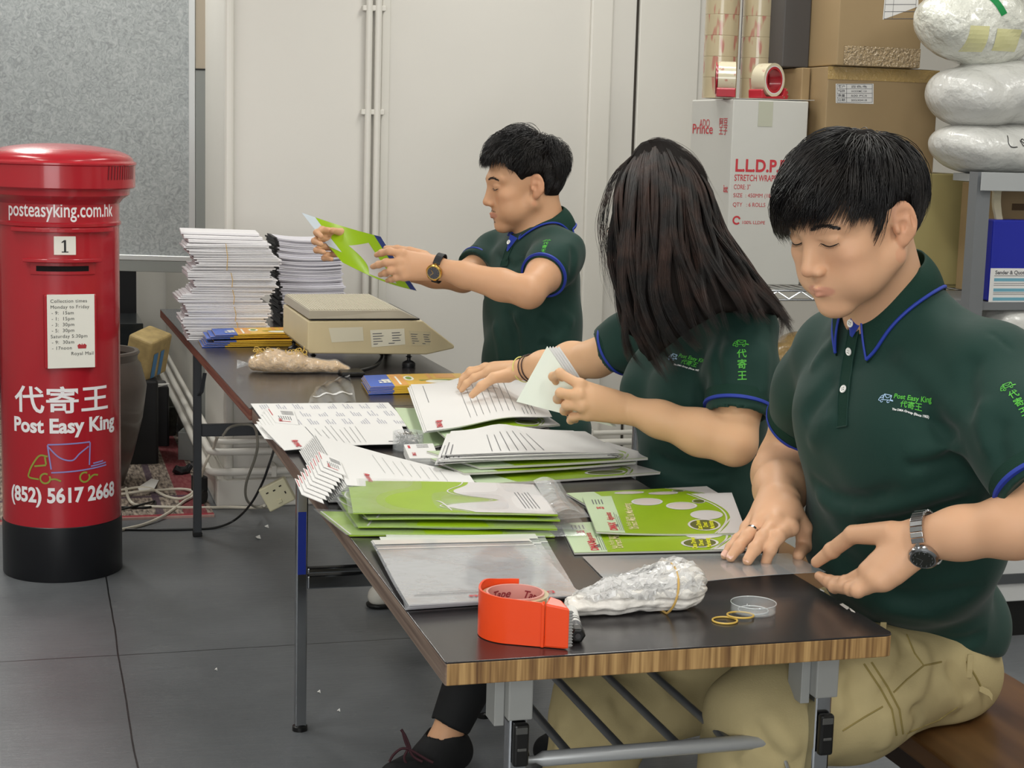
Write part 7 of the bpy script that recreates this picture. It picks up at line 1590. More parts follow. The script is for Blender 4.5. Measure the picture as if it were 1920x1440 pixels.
def watch(c, axis, r, face, label, strap, case, dial, link=True, flat=1.15, side=None):
    """strap round the wrist, case towards face"""
    c = np.asarray(c, float); axis = nrm(axis); face = nrm(face-axis*np.dot(face, axis)); w = np.cross(axis, face); t = root('wristwatch', c); n = 30; mbs = MB()
    for i in range(n):
        a = 2*PI*i/n; 
        if abs((a+PI) % (2*PI)-PI) < 0.42: continue
        a2 = a+2*PI/n*0.86 if link else a+2*PI/n*1.02; B = []
        for aa in (a, a2):
            d = face*math.cos(aa)+w*math.sin(aa); rr = r*(1+0.0*abs(math.sin(aa)))
            for rad, ax in ((rr+0.0004, -0.009), (rr+0.0004, 0.009), (rr+0.0034, 0.0085), (rr+0.0034, -0.0085)): B.append(c+d*rad*(1+(flat-1)*abs(math.sin(aa)))+axis*ax)
        mbs.add(B, [(0, 1, 2, 3), (7, 6, 5, 4), (0, 4, 5, 1), (1, 5, 6, 2), (2, 6, 7, 3), (3, 7, 4, 0)])
    mbs.build('strap', strap, t, bevel=0.0005)
    o = c+face*(r+0.003); R = np.array([w, np.cross(face, w), face]).T
    cs = MB().lathe([(0.002, -0.005), (0.0185, -0.004), (0.0202, 0.0), (0.0198, 0.0045), (0.0172, 0.0062), (0.002, 0.0062)], o, 40, R).build('case', case, t, smooth=True, angle=0.5)
    MB().lathe([(0.001, 0), (0.0152, 0), (0.0152, 0.0006), (0.001, 0.0006)], o+face*0.0060, 36, R).build('dial', dial, cs)
    mb = MB(); 
    for k in range(12):
        a = k*PI/6; p = o+face*0.0072+R@V(math.cos(a)*0.0128, math.sin(a)*0.0128, 0); mb.lathe([(0.0001, 0), (0.0007, 0), (0.0007, 0.0004), (0.0001, 0.0004)], p, 6, R)
    for a, L_ in ((0.8, 0.009), (2.4, 0.011)): mb.ribbon([o+face*0.0074, o+face*0.0074+R@V(math.cos(a)*L_, math.sin(a)*L_, 0)], R@V(-math.sin(a), math.cos(a), 0), 0.0010, 0.0004)
    mb.build('hands_and_marks', case, cs); MB().lathe([(0.0005, 0), (0.003, 0), (0.003, 0.003), (0.0005, 0.003)], o+w*0.0195, 12, frame_to(w)).build('crown', case, cs)
    tag(t, label, 'watch'); return t
def near_man():
    t = root('person', (0.74, 0.24, 0)); H = pd(1602, 424, 2.32); R = head_frame(H, 43, 20, 2); s = 0.99
    N = pd(1668, 545, 2.41)
    SL = pd(1872, 712, 2.28); SR = pd(1566, 668, 2.61); EL = pd(1990, 975, 2.13); WL = pd(1722, 1010, 2.235); ER = pd(1474, 870, 2.82); WR = pd(1460, 938, 2.56)
    F = hz(np.cross(V(0, 0, 1), SL-SR)*-1) if False else None
    Lt = hz(SL-SR); F = nrm(np.cross(Lt, V(0, 0, 1))); Z = V(0, 0, 1)   # left, forward
    if F@V(-1, 0, 0) < 0: F = -F
    Sm = (SL+SR)/2; Hip = pd(1722, 1190, 2.65); M = np.array([F, Lt, Z]).T
    chest = Sm-Z*0.10+F*0.010; belly = Sm*0.42+Hip*0.58+F*0.022
    def torso(S, o):
        S.ell(chest, (0.118+o, 0.172+o, 0.165+o), M, 0.05); S.ell(belly, (0.135+o, 0.170+o, 0.155+o), M, 0.06); S.ell(Hip+Z*0.03, (0.116+o, 0.124+o, 0.105+o), M, 0.05)
        S.cone(SL-Lt*0.025, SR+Lt*0.025, 0.060+o, 0.060+o, 0.05); S.cone(N-Z*0.035-F*0.012, SL-Lt*0.05, 0.055+o, 0.055+o, 0.05); S.cone(N-Z*0.035-F*0.012, SR+Lt*0.05, 0.055+o, 0.055+o, 0.05)
        for q in (1, -1): S.ell(chest+Lt*0.07*q+F*0.055+Z*0.02, (0.055+o, 0.075+o, 0.065+o), M, 0.05)
    S = Sdf(); torso(S, -0.012)
    for a, e, w, g in ((SL, EL, WL, 0.80), (SR, ER, WR, 1.0)):
        S.chain([a, a*0.5+e*0.5, e], [0.060, 0.056*g, 0.047*g], 0.03); m = e*0.68+w*0.32; S.chain([e, m, e*0.3+w*0.7, w], [0.047*g, 0.050*g, 0.041*g, 0.0305*(0.5+0.5*g)], 0.02)
    add_head(S, H, R, s, N-Z*0.02, round_=0.5)
    zt = 0.7105
    # right hand spread on the sleeve
    bk = V(-0.15, -0.45, 1)
    mc = [pd(1482, 990, 2.50), pd(1453, 978, 2.505), pd(1426, 980, 2.52), pd(1404, 992, 2.54)]
    tp = [onz(1436, 1054, zt), onz(1394, 1062, zt), onz(1363, 1053, zt), onz(1357, 1044, zt)]
    fr = [finger_pts(a, b, L, bk) for a, b, L in zip(mc, tp, (0.082, 0.092, 0.086, 0.072))]
    th = [pd(1480, 955, 2.53), pd(1506, 990, 2.54), pd(1508, 1022, 2.55), onz(1497, 1042, zt)]
    hand(S, WR, fr, th, 1.14, bk)
    # left hand pinching the corner
    bkl = nrm(CAM-WL)+V(-0.1, 0, 0.5)
    fl = [[pd(1628, 1070, 2.255), pd(1586, 1092, 2.29), pd(1556, 1090, 2.33), pd(1536, 1080, 2.355)], [pd(1640, 1084, 2.24), pd(1596, 1104, 2.265), pd(1565, 1100, 2.31), pd(1546, 1088, 2.345)], [pd(1652, 1090, 2.235), pd(1608, 1108, 2.25), pd(1590, 1100, 2.29), pd(1584, 1086, 2.315)], [pd(1662, 1088, 2.24), pd(1625, 1102, 2.25), pd(1612, 1092, 2.28), pd(1610, 1080, 2.30)]]
    tl = [pd(1672, 1000, 2.25), pd(1600, 1002, 2.30), pd(1560, 1032, 2.335), pd(1531, 1054, 2.355)]
    hand(S, WL, fl, tl, 1.05, bkl, k=0.005)
    body = sdf_obj(S, 0.0024, 'body', M_skin, t, head_color(H, R, s, '#d3a583', '#bd7b6c'), 3)
    face_details(H, R, s, t, M_hair, body)
    nails(t, [(fr[i][2], fr[i][3], bk) for i in range(4)]+[(tl[2], tl[3], nrm(CAM-tl[3])+V(0, 0, 0.4)), (th[2], th[3], bk)])
    # hair: fringe combed forward over the brow
    hl = lambda q: q[2] > 0.42 or (q[0] < 0.35 and q[2] > 0.05 and not (abs(q[1]) > 0.7 and q[2] < 0.12 and q[0] < 0.2)) or (q[0] < -0.25 and q[2] > -0.75)
    hair_cap(H, R, s, t, M_hair3, [('u', (-0.014, 0, 0.044), (0.097, 0.079, 0.088), 0.01), ('u', (-0.032, 0, 0.0), (0.062, 0.069, 0.072), 0.02), ('cut', (0.072, 0, 0.044), (0.90, 0, -0.75), 0.012), ('near', (0.010, 0, 0.036, 0.06, 0, -0.01, 0.080), (0.45, 0, -0.9), 0.006), ('near', (-0.035, 0, 0.0, -0.01, 0.09, -0.015, 0.045), (0.9, 0, -0.5), 0.006), ('near', (-0.035, 0, 0.0, -0.01, -0.09, -0.015, 0.045), (0.9, 0, -0.5), 0.006), ('near', (-0.045, 0, -0.032, -0.05, 0, -0.09, 0.085), (0.2, 0, -1), 0.006)])
    bias = lambda u: V(0.0, -0.45*max(0, u[0])-0.1, -0.25) if u[0] > 0 else V(0, 0, -0.2)
    def trim(p, r):
        x, y, z = p; j = r.rand()*0.012
        if x > 0.040: return z < 0.022+j-0.25*max(0, abs(y)-0.05)-(0.022 if y < -0.03 else 0)
        if x > 0.018: return z < -0.032+j*1.8 if abs(y) > 0.05 else False
        if x > -0.034 and abs(y) > 0.05: return z < 0.028+j
        return z < -0.085+j
    short_hair(H, R, s, t, M_hair, 7500, hl, (-0.42, 0.15, 0.90), lambda q: 0.13, lambda q: 0.006+0.010*max(0, q[2])+0.014*max(0, q[0]), 3, bias, trim=trim, clumpy=0.22)
    tag(t, 'man with straight black fringe in a green polo, seated nearest at the table', 'person')
    # polo shirt
    S = Sdf(); torso(S, 0.006)
    dL = nrm(EL-SL); dR = nrm(ER-SR); cL = SL+dL*0.185; cR = SR+dR*0.165
    S.chain([SL-Lt*0.01, SL+dL*0.09, cL], [0.066, 0.069, 0.066], 0.045); S.chain([SR+Lt*0.01, SR+dR*0.08, cR], [0.070, 0.068, 0.062], 0.04)
    S.ell(Hip+Z*0.02-F*0.01, (0.120, 0.132, 0.080), M, 0.04)
    S.cutnear(cL, dL, cL+dL*0.09, 0.10, 0.003); S.cutnear(cR, dR, cR+dR*0.085, 0.09, 0.003)
    hz_ = Hip+Z*0.0; S.cut(hz_+F*0.0, -Z+F*0.10, 0.006)
    fold_px(S, [([(1800, 800), (1765, 740), (1725, 690), (1670, 655)], 0.018, 0.007), ([(1800, 815), (1755, 800), (1700, 770)], 0.010, -0.007), ([(1812, 850), (1750, 842), (1690, 850)], 0.012, 0.008), ([(1815, 870), (1755, 868), (1690, 874)], 0.010, -0.007),
        ([(1830, 900), (1760, 925), (1680, 950), (1600, 962)], 0.012, 0.010), ([(1835, 925), (1765, 955), (1690, 978), (1610, 985)], 0.010, -0.009), ([(1845, 935), (1790, 975), (1720, 1000), (1640, 1010)], 0.012, 0.010), ([(1520, 890), (1560, 930), (1630, 935), (1690, 905)], 0.012, -0.010), ([(1530, 915), (1570, 955), (1640, 962)], 0.014, 0.009),
        ([(1505, 790), (1540, 745), (1570, 700)], 0.014, -0.007), ([(1515, 840), (1545, 800), (1575, 780)], 0.014, 0.006), ([(1520, 700), (1545, 660), (1570, 640)], 0.012, 0.006), ([(1640, 1110), (1740, 1120), (1850, 1090)], 0.014, -0.008), ([(1640, 1135), (1740, 1150), (1860, 1120)], 0.014, 0.008), ([(1700, 1190), (1780, 1205), (1850, 1185)], 0.012, -0.007),
        ([(1830, 790), (1815, 720), (1830, 660)], 0.014, -0.008), ([(1860, 860), (1840, 800), (1850, 740)], 0.014, 0.007), ([(1890, 880), (1870, 830), (1885, 780)], 0.012, -0.006), ([(1800, 560), (1850, 620), (1900, 660)], 0.004, -0.0025)])
    def soft(Pt): q = (Pt-chest)@M; return 0.0022*np.sin(q[:, 2]*38+3*np.sin(q[:, 1]*17)+2*q[:, 0]*20)*np.clip(-q[:, 2]*6+0.6, 0.2, 1.4)
    S.disp(soft)
    # neck hole
    S.cone(N-Z*0.012-F*0.012, N+Z*0.10, 0.062, 0.075, 0.006, op='s')
    S.cone(N-Z*0.012+F*0.035, N+Z*0.09+F*0.05, 0.035, 0.05, 0.006, op='s')
    sh = sdf_obj(S, 0.0045, 'polo_shirt', M_shirt, t)
    A = nrm(V(0, 0, 1)+F*0.38); collar(sh, N-Z*0.012+F*0.0, A, F, (0.063, 0.065), 0.040, 0.30, 0.014, 0.05, 0.017, 0.014)
    placket(sh, [(1604, 612), (1598, 645), (1590, 690), (1584, 740), (1581, 800)], F, 0.022, (0, 0.33, 0.70)); bb = bvh_of(sh)
    a, u, v, n = surf_frame(bb, (1656, 750), (1738, 761), (1656, 728)); chest_logo(sh, a, u, v, n, 0.66)
    a, u, v, n = surf_frame(bb, (1906, 748), (1918, 743), (1904, 725)); sleeve_logo(sh, a, u, v, n, 0.75)
    cuff(sh, cL, dL, 0.0685); cuff(sh, cR, dR, 0.064)
    # trousers
    HL = Hip+Lt*0.065+F*0.05-Z*0.03; HR = Hip-Lt*0.09+F*0.02-Z*0.03; KL = pd(1432, 1352, 2.36); KR = pd(1128, 1322, 2.62); AL = V(KL[0]-0.05, KL[1]+0.05, 0.10); AR = V(KR[0]-0.06, KR[1]-0.02, 0.10)
    S = Sdf(); S.ell(Hip-Z*0.03, (0.114, 0.126, 0.098), M, 0.04)
    S.ell(Hip-Z*0.055-F*0.01+Lt*0.03, (0.11, 0.10, 0.07), M, 0.04)
    S.chain([HL, HL*0.5+KL*0.5, KL], [0.092, 0.094, 0.082], 0.04); S.chain([HR, HR*0.5+KR*0.5, KR], [0.100, 0.090, 0.076], 0.04)
    S.chain([KL, KL*0.5+AL*0.5, AL], [0.080, 0.074, 0.070], 0.03); S.chain([KR, KR*0.5+AR*0.5, AR], [0.075, 0.074, 0.070], 0.03)
    S.cut((0, 0, 0.085), (0, 0, -1), 0.004)
    fold_px(S, [([(1690, 1195), (1700, 1235), (1680, 1280), (1640, 1310)], 0.012, -0.010), ([(1715, 1200), (1735, 1245), (1720, 1295), (1690, 1330)], 0.012, 0.010), ([(1770, 1240), (1800, 1280), (1825, 1310)], 0.010, -0.010), ([(1750, 1255), (1775, 1300), (1800, 1335)], 0.012, 0.010), ([(1620, 1250), (1600, 1290), (1620, 1340)], 0.010, -0.008), ([(1585, 1245), (1565, 1290), (1580, 1350)], 0.012, 0.008),
        ([(1700, 1310), (1720, 1350), (1700, 1385)], 0.011, -0.009), ([(1660, 1330), (1665, 1370), (1650, 1410)], 0.012, 0.009), ([(1430, 1320), (1460, 1370), (1500, 1420)], 0.014, 0.009), ([(1410, 1350), (1430, 1390), (1470, 1430)], 0.010, -0.008), ([(1390, 1390), (1370, 1420), (1380, 1438)], 0.010, -0.008), ([(1100, 1290), (1090, 1340), (1110, 1390)], 0.013, -0.010), ([(1150, 1290), (1170, 1340), (1210, 1370)], 0.012, -0.010), ([(1060, 1340), (1050, 1390), (1040, 1430)], 0.012, 0.009), ([(1140, 1400), (1100, 1390), (1060, 1400)], 0.010, -0.009), ([(1250, 1280), (1320, 1300), (1390, 1290)], 0.012, -0.009), ([(1240, 1310), (1310, 1335), (1370, 1325)], 0.012, 0.009)])
    for k in (0.15, 0.4, 0.65): S.fold([KR+(AR-KR)*k+V(-0.07, -0.02, 0.02), KR+(AR-KR)*k+V(0.0, -0.075, -0.01), KR+(AR-KR)*k+V(0.07, -0.03, -0.03)], 0.013, 0.006)
    S.disp(lambda P: 0.003*np.sin(P[:, 0]*26+3*np.sin(P[:, 2]*21))*np.sin(P[:, 2]*30+P[:, 1]*24))
    S.cutnear(Hip+Z*0.055, Z, Hip+Z*0.12, 0.16, 0.004)
    S.cutnear(V(0, 0, 0.452), -Z, Hip-Z*0.08, 0.20, 0.01)
    tr = sdf_obj(S, 0.005, 'trousers', M_khaki, t)
    bv = bvh_of(tr); seam = mat('khaki_seam', '#8b7c49', rough=0.9)
    def line(px, r=0.0014, nme='seam'):
        mb = MB(); pts = []
        for (x0, y0), (x1, y1) in zip(px[:-1], px[1:]):
            for k in range(8):
                d = _ray(x0+(x1-x0)*k/8, y0+(y1-y0)*k/8); h = bv.ray_cast(Vector(CAM), Vector(nrm(d)), 6)
                if h[0] is not None: pts.append(np.array(h[0]))
        if len(pts) > 2: mb.tube(pts, r, 6); mb.build(nme, seam, tr, smooth=True)
    line([(1700, 1190), (1715, 1225), (1732, 1248), (1770, 1240)]); line([(1732, 1248), (1700, 1275), (1672, 1302)]); line([(1620, 1245), (1650, 1290), (1672, 1330), (1682, 1385)], 0.0018); line([(1634, 1242), (1664, 1288), (1686, 1330), (1694, 1382)], 0.0018); line([(1580, 1370), (1620, 1345), (1660, 1322)]); line([(1700, 1375), (1760, 1350), (1800, 1322)]); line([(1812, 1240), (1830, 1270), (1845, 1300)], 0.002)
    for k, (x, y) in enumerate(((1655, 1180), (1818, 1240))):
        d = _ray(x, y+14); h = bv.ray_cast(Vector(CAM), Vector(nrm(d)), 6)
        if h[0] is not None: c = np.array(h[0]); MB().ribbon([c+Z*0.022+nrm(CAM-c)*0.003, c+nrm(CAM-c)*0.004, c-Z*0.014+nrm(CAM-c)*0.002], V(RT[0], RT[1], 0), 0.009, 0.003).build('belt_loop', M_khaki, tr, bevel=0.001)
    c = hit(bv, 1836, 1290)[0]; c = pd(1842, 1302, 2.6) if c is None else c; MB().ribbon([c, c+V(0.016, -0.002, -0.008), c+V(0.022, -0.002, -0.016)], V(0, 0, 1), 0.010, 0.002).build('pocket_tab', M_khaki, tr)
    # shoes
    for A_, d in ((AL, F), (AR, nrm(F+Lt*-0.3))):
        S = Sdf(); b = V(A_[0], A_[1], 0); S.cone(b-d*0.03+Z*0.05, b+d*0.15+Z*0.032, 0.045, 0.036, 0.02); S.cone(b-d*0.01+Z*0.11, b+Z*0.04, 0.04, 0.045, 0.02); S.cut((0, 0, 0.004), (0, 0, -1), 0.003); sdf_obj(S, 0.005, 'shoe', M_blackc, t)
    # things he wears
    ax = nrm(WL-EL); watch(WL-ax*0.012, ax, 0.0305, nrm(CAM-WL)*0.75-Z*0.65, 'steel bracelet watch with dark dial on the nearest man’s left wrist', mat('steel_bracelet', '#a9aaac', rough=0.22, metal=1.0), mat('steel_case', '#b7b8ba', rough=0.18, metal=1.0), mat('watch_dial_dark', '#1d2019', rough=0.15, coat=1.0))
    a, b = fr[2][0], fr[2][1]; d = nrm(b-a); c = a+(b-a)*0.62; Rr = frame_to(d); o = MB().lathe([(0.0096, -0.0018), (0.0106, -0.0018), (0.0106, 0.0018), (0.0096, 0.0018), (0.0096, -0.0018)], c, 40, Rr, cap=False).build('silver_ring', mat('silver', '#d8d8da', rough=0.15, metal=1.0), smooth=True, angle=0.5); tag(o, 'silver ring on the ring finger of the hand holding down the sheet', 'ring')
near_man()
def guide_hair(name, guides, n, m, parent, seed, w, spread=0.010, wave=0.004, seg=22, inner=0.02, centre=None):
    """locks laid between neighbouring guide curves"""
    rnd = np.random.RandomState(seed); G = []
    for g in guides:
        q = np.array(bez(g, 8)); d = np.r_[0, np.cumsum(np.linalg.norm(np.diff(q, axis=0), axis=1))]; t = np.linspace(0, d[-1], seg); G.append(np.stack([np.interp(t, d, q[:, a]) for a in range(3)], 1))
    G = np.array(G); out = []; K = len(G)-1; nc = 70; cpos = rnd.rand(nc)*K; cph = rnd.rand(nc, 4)*6.28; camp = rnd.rand(nc)*0.7+0.3; clen = rnd.rand(nc)
    for i in range(n):
        u = rnd.rand()*K; ci = np.argmin(np.abs(cpos-u)); k = int(min(K-1, u)); f = u-k
        a = np.maximum(0, k-1); b = np.minimum(K, k+2); c0, c1, c2, c3 = G[a], G[k], G[k+1], G[b]
        P = 0.5*((2*c1)+(-c0+c2)*f+(2*c0-5*c1+4*c2-c3)*f*f+(-c0+3*c1-3*c2+c3)*f**3)
        # pull to the clump towards the ends
        s = np.linspace(0, 1, seg)[:, None]; uc = cpos[ci]; kc = int(min(K-1, uc)); fc = uc-kc; C = G[kc]*(1-fc)+G[kc+1]*fc; P = P*(1-0.55*s**2)+C*(0.55*s**2)
        ctr = P.mean(0) if centre is None else centre(P); nv = P-ctr; nv /= np.linalg.norm(nv, axis=1)[:, None]+1e-9
        P = P+nv*(rnd.rand()*spread-inner*rnd.rand()**2)*(0.25+0.75*s)+nv*0.002
        ph = cph[ci]; P = P+np.stack([np.sin(s[:, 0]*9+ph[0]), np.sin(s[:, 0]*8+ph[1]), np.sin(s[:, 0]*7+ph[2])*0.4], 1)*wave*camp[ci]*s*2
        P = P+rnd.normal(size=3)*0.0022*s
        L = 0.90+0.18*rnd.rand()-0.14*clen[ci]*rnd.rand()-0.05; tt = np.linspace(0, (seg-1)*min(1.0, L), seg); i0 = np.minimum(tt.astype(int), seg-2); ff = (tt-i0)[:, None]; P = P[i0]*(1-ff)+P[i0+1]*ff
        out.append(P)
    return strands(name, out, None, n, None, m, parent, w=w)
def woman():
    t = root('person', (0.76, 1.06, 0)); H = pd(1243, 402, 3.15); R = head_frame(H, 112, 30, 0); s = 0.95; Z = V(0, 0, 1)
    N = pd(1300, 545, 3.20); SL = pd(1402, 622, 3.05); SR = pd(1240, 612, 3.34); EL = pd(1378, 832, 2.98); WL = pd(1176, 766, 3.02); ER = pd(1118, 672, 3.44); WR = pd(978, 693, 3.63); Hip = pd(1325, 985, 3.20)
    Lt = hz(SL-SR); F = nrm(np.cross(Lt, Z)); F = F if F[0] < 0 else -F; Sm = (SL+SR)/2; M = np.array([F, Lt, Z]).T
    chest = Sm-Z*0.09+F*0.0; waist = Sm*0.40+Hip*0.60+F*0.01
    def torso(S, o):
        S.ell(chest, (0.098+o, 0.148+o, 0.150+o), M, 0.05); S.ell(waist, (0.108+o, 0.135+o, 0.160+o), M, 0.06); S.ell(Hip+Z*0.02, (0.120+o, 0.160+o, 0.11+o), M, 0.05)
        S.cone(SL-Lt*0.02, SR+Lt*0.02, 0.046+o, 0.046+o, 0.04); S.cone(N-Z*0.03, SL-Lt*0.05, 0.044+o, 0.042+o, 0.04); S.cone(N-Z*0.03, SR+Lt*0.05, 0.044+o, 0.042+o, 0.04)
        for q in (1, -1): S.ell(chest+Lt*0.065*q+F*0.065-Z*0.03, (0.06+o, 0.062+o, 0.062+o), M, 0.03)
    S = Sdf(); torso(S, -0.012)
    for a, e, w in ((SL, EL, WL), (SR, ER, WR)):
        S.chain([a, a*0.5+e*0.5, e], [0.047, 0.045, 0.037], 0.03); m = e*0.68+w*0.32; S.chain([e, m, e*0.3+w*0.7, w], [0.037, 0.040, 0.031, 0.024], 0.02)
    add_head(S, H, R, s, N-Z*0.01, fem=True)
    # near hand closed on the sheets
    bk = nrm(nrm(CAM-WL)*0.8+Z*0.6+V(0.1, 0, 0)); dw = 3.01
    f4 = [[pd(1088, 722, 3.00), pd(1050, 700, 3.015), pd(1037, 706, 3.04), pd(1042, 716, 3.055)], [pd(1086, 742, 2.99), pd(1051, 737, 3.00), pd(1046, 748, 3.03), pd(1056, 752, 3.05)], [pd(1092, 762, 2.99), pd(1062, 760, 3.00), pd(1058, 770, 3.03), pd(1068, 772, 3.05)], [pd(1102, 778, 3.00), pd(1074, 782, 3.01), pd(1070, 788, 3.03), pd(1080, 788, 3.05)]]
    th = [pd(1140, 745, 3.05), pd(1102, 730, 3.08), pd(1074, 716, 3.08), pd(1052, 708, 3.07)]
    hand(S, WL, f4, th, 0.98, bk)
    # far hand on the letters
    bk2 = nrm(Z*0.9+nrm(CAM-WR)*0.3+V(-0.2, 0, 0)); zf = 0.772
    mc = [pd(917, 697, 3.70), pd(912, 692, 3.73), pd(910, 690, 3.76), pd(912, 690, 3.79)]; tp = [pd(866, 731, 3.72), pd(862, 726, 3.76), pd(868, 720, 3.79), pd(876, 716, 3.82)]
    fr = [finger_pts(a, b, L, bk2) for a, b, L in zip(mc, tp, (0.078, 0.084, 0.078, 0.066))]
    t2 = [pd(953, 704, 3.62), pd(926, 708, 3.60), pd(903, 724, 3.60), pd(885, 741, 3.61)]
    hand(S, WR, fr, t2, 0.97, bk2)
    body = sdf_obj(S, 0.0030, 'body', M_skin, t, head_color(H, R, s, '#d8ac86', '#bd7b6c'), 3)
    face_details(H, R, s, t, M_hair2, body); nails(t, [(t2[2], t2[3], nrm(CAM-t2[3])+Z*0.6)], 0.95)
    # polo shirt
    S = Sdf(); torso(S, 0.006); dL = nrm(EL-SL); dR = nrm(ER-SR); cL = SL+dL*0.150; cR = SR+dR*0.12
    S.chain([SL-Lt*0.01, SL+dL*0.08, cL], [0.056, 0.062, 0.060], 0.035); S.chain([SR+Lt*0.01, SR+dR*0.07, cR], [0.056, 0.058, 0.055], 0.035)
    S.cutnear(cL, dL, cL+dL*0.075, 0.082, 0.003); S.cutnear(cR, dR, cR+dR*0.07, 0.075, 0.003); S.cut(Hip-Z*0.06, -Z, 0.006)
    fold_px(S, [([(1330, 700), (1310, 740), (1320, 780)], 0.012, -0.008), ([(1180, 800), (1220, 850), (1290, 880), (1370, 880)], 0.014, -0.010), ([(1180, 830), (1215, 880), (1290, 905), (1380, 900)], 0.014, 0.009), ([(1400, 860), (1440, 800), (1450, 740)], 0.012, -0.008), ([(1350, 620), (1345, 680), (1352, 740)], 0.009, -0.007), ([(1430, 640), (1436, 700), (1430, 750)], 0.010, 0.006)])
    S.disp(lambda P: 0.0025*np.sin(P[:, 2]*42+3*np.sin(P[:, 0]*19)+2*P[:, 1]*18)); S.cone(N-Z*0.01, N+Z*0.10, 0.055, 0.065, 0.006, op='s')
    sh = sdf_obj(S, 0.0045, 'polo_shirt', M_shirt, t); collar(sh, N-Z*0.01, nrm(Z+F*0.4), F, (0.057, 0.058), 0.034, 0.30, 0.03, 0.05, 0.018, 0.01)
    bb = bvh_of(sh); a, u, v, n = surf_frame(bb, (1391, 672), (1406, 672), (1391, 655)); sleeve_logo(sh, a-v*0.002, u, v, n, 1.0)
    try: a, u, v, n = surf_frame(bb, (1258, 672), (1300, 680), (1258, 655)); chest_logo(sh, a, u, v, n, 0.75)
    except Exception: pass
    cuff(sh, cL, dL, 0.0625, w=0.024); cuff(sh, cR, dR, 0.0565)
    # hair
    base = [[(1193, 287, 3.13), (1160, 335, 3.10), (1151, 400, 3.085), (1153, 480, 3.08), (1160, 560, 3.07), (1168, 615, 3.06), (1180, 648, 3.05)],
        [(1205, 274, 3.11), (1182, 335, 3.045), (1174, 420, 3.015), (1178, 520, 3.00), (1192, 615, 2.99), (1214, 675, 2.985), (1234, 712, 2.98)],
        [(1220, 269, 3.10), (1212, 335, 3.01), (1207, 430, 2.975), (1214, 540, 2.965), (1234, 630, 2.955), (1262, 685, 2.96)],
        [(1236, 267, 3.09), (1247, 335, 2.995), (1250, 430, 2.955), (1264, 540, 2.94), (1286, 612, 2.93), (1308, 648, 2.925)],
        [(1250, 268, 3.10), (1284, 335, 3.02), (1300, 430, 2.98), (1326, 515, 2.945), (1350, 575, 2.92), (1366, 612, 2.915)],
        [(1262, 272, 3.12), (1312, 337, 3.07), (1340, 430, 3.04), (1382, 510, 2.99), (1414, 570, 2.95), (1440, 606, 2.93)],
        [(1268, 278, 3.16), (1326, 342, 3.15), (1360, 430, 3.13), (1416, 520, 3.09), (1462, 575, 3.05), (1494, 606, 3.02)],
        [(1260, 276, 3.22), (1314, 342, 3.25), (1345, 430, 3.27), (1395, 520, 3.25), (1440, 590, 3.22), (1452, 640, 3.19)],
        [(1232, 272, 3.25), (1240, 342, 3.32), (1245, 430, 3.33), (1260, 540, 3.33), (1270, 640, 3.31)],
        [(1203, 286, 3.20), (1168, 342, 3.25), (1153, 420, 3.26), (1157, 520, 3.25), (1167, 600, 3.24)]]
    G = [[pd(*p) for p in g] for g in base]
    GG = []
    for g in G:
        q = np.array(bez(g, 8)); d = np.r_[0, np.cumsum(np.linalg.norm(np.diff(q, axis=0), axis=1))]; tt = np.linspace(0, d[-1]*0.93, 24); GG.append(np.stack([np.interp(tt, d, q[:, a]) for a in range(3)], 1))
    GG = np.array(GG); cen = GG.mean(0)
    def surf(u, v):
        a = u*(len(GG)-1); k = int(min(len(GG)-2, a)); f = a-k; f = f*f*(3-2*f)*0.3+f*0.7; b = v*23; j = int(min(22, b)); g = b-j
        row = lambda jj: GG[k][jj]*(1-f)+GG[k+1][jj]*f
        p = row(j)*(1-g)+row(j+1)*g; c = cen[j]*(1-g)+cen[j+1]*g; return p+(c-p)*(0.10+0.05*(1-v))+nrm(p-c)*v*(0.0030*math.sin(u*90+5*math.sin(v*5))+0.003*math.sin(u*41+v*9))
    mb = MB(); mb.grid(surf, 120, 40); o = mb.build('hair_base', M_hair3, t, smooth='all'); md = o.modifiers.new('s', 'SOLIDIFY'); md.thickness = 0.010; md.offset = -1
    top = Sdf(); top.ell(H+R@(V(-0.016, 0, 0.040)*s), V(0.098, 0.081, 0.090)*s, R, 0.01); top.cut(H+R@(V(0.055, 0, 0.045)*s), R@V(0.9, 0, -0.55), 0.01); sdf_obj(top, 0.004, 'crown_hair', M_hair3, t)
    guide_hair('long_hair', G, 10500, M_hair2, t, 4, 0.00072, 0.008, 0.009, inner=0.010)
    loose = [[(1190, 290, 3.12), (1145, 335, 3.1), (1125, 400, 3.09), (1132, 480, 3.09), (1150, 560, 3.08)], [(1195, 280, 3.11), (1160, 330, 3.08), (1138, 420, 3.07), (1140, 520, 3.07), (1158, 600, 3.06)]]
    guide_hair('loose_strands', [[pd(*p) for p in g] for g in loose], 46, M_hair2, t, 9, 0.00035, 0.010, 0.006)
    fly = [[(1190, 290, 3.12), (1230, 258, 3.08), (1290, 290, 3.05), (1330, 350, 3.05)], [(1200, 285, 3.12), (1245, 262, 3.12), (1310, 305, 3.14), (1350, 390, 3.12)]]
    guide_hair('flyaway_strands', [[pd(*p) for p in g] for g in fly], 30, M_hair2, t, 12, 0.0003, 0.006, 0.003)
    # leggings, shoe
    A1 = pd(828, 1398, 3.46); KN = A1+V(0.16, 0.02, 0.37); HL = Hip+Lt*0.07-Z*0.02; HR = Hip-Lt*0.07-Z*0.02; K2 = pd(1130, 1110, 3.6); K2[2] = 0.50; A2 = V(K2[0]-0.02, K2[1], 0.09)
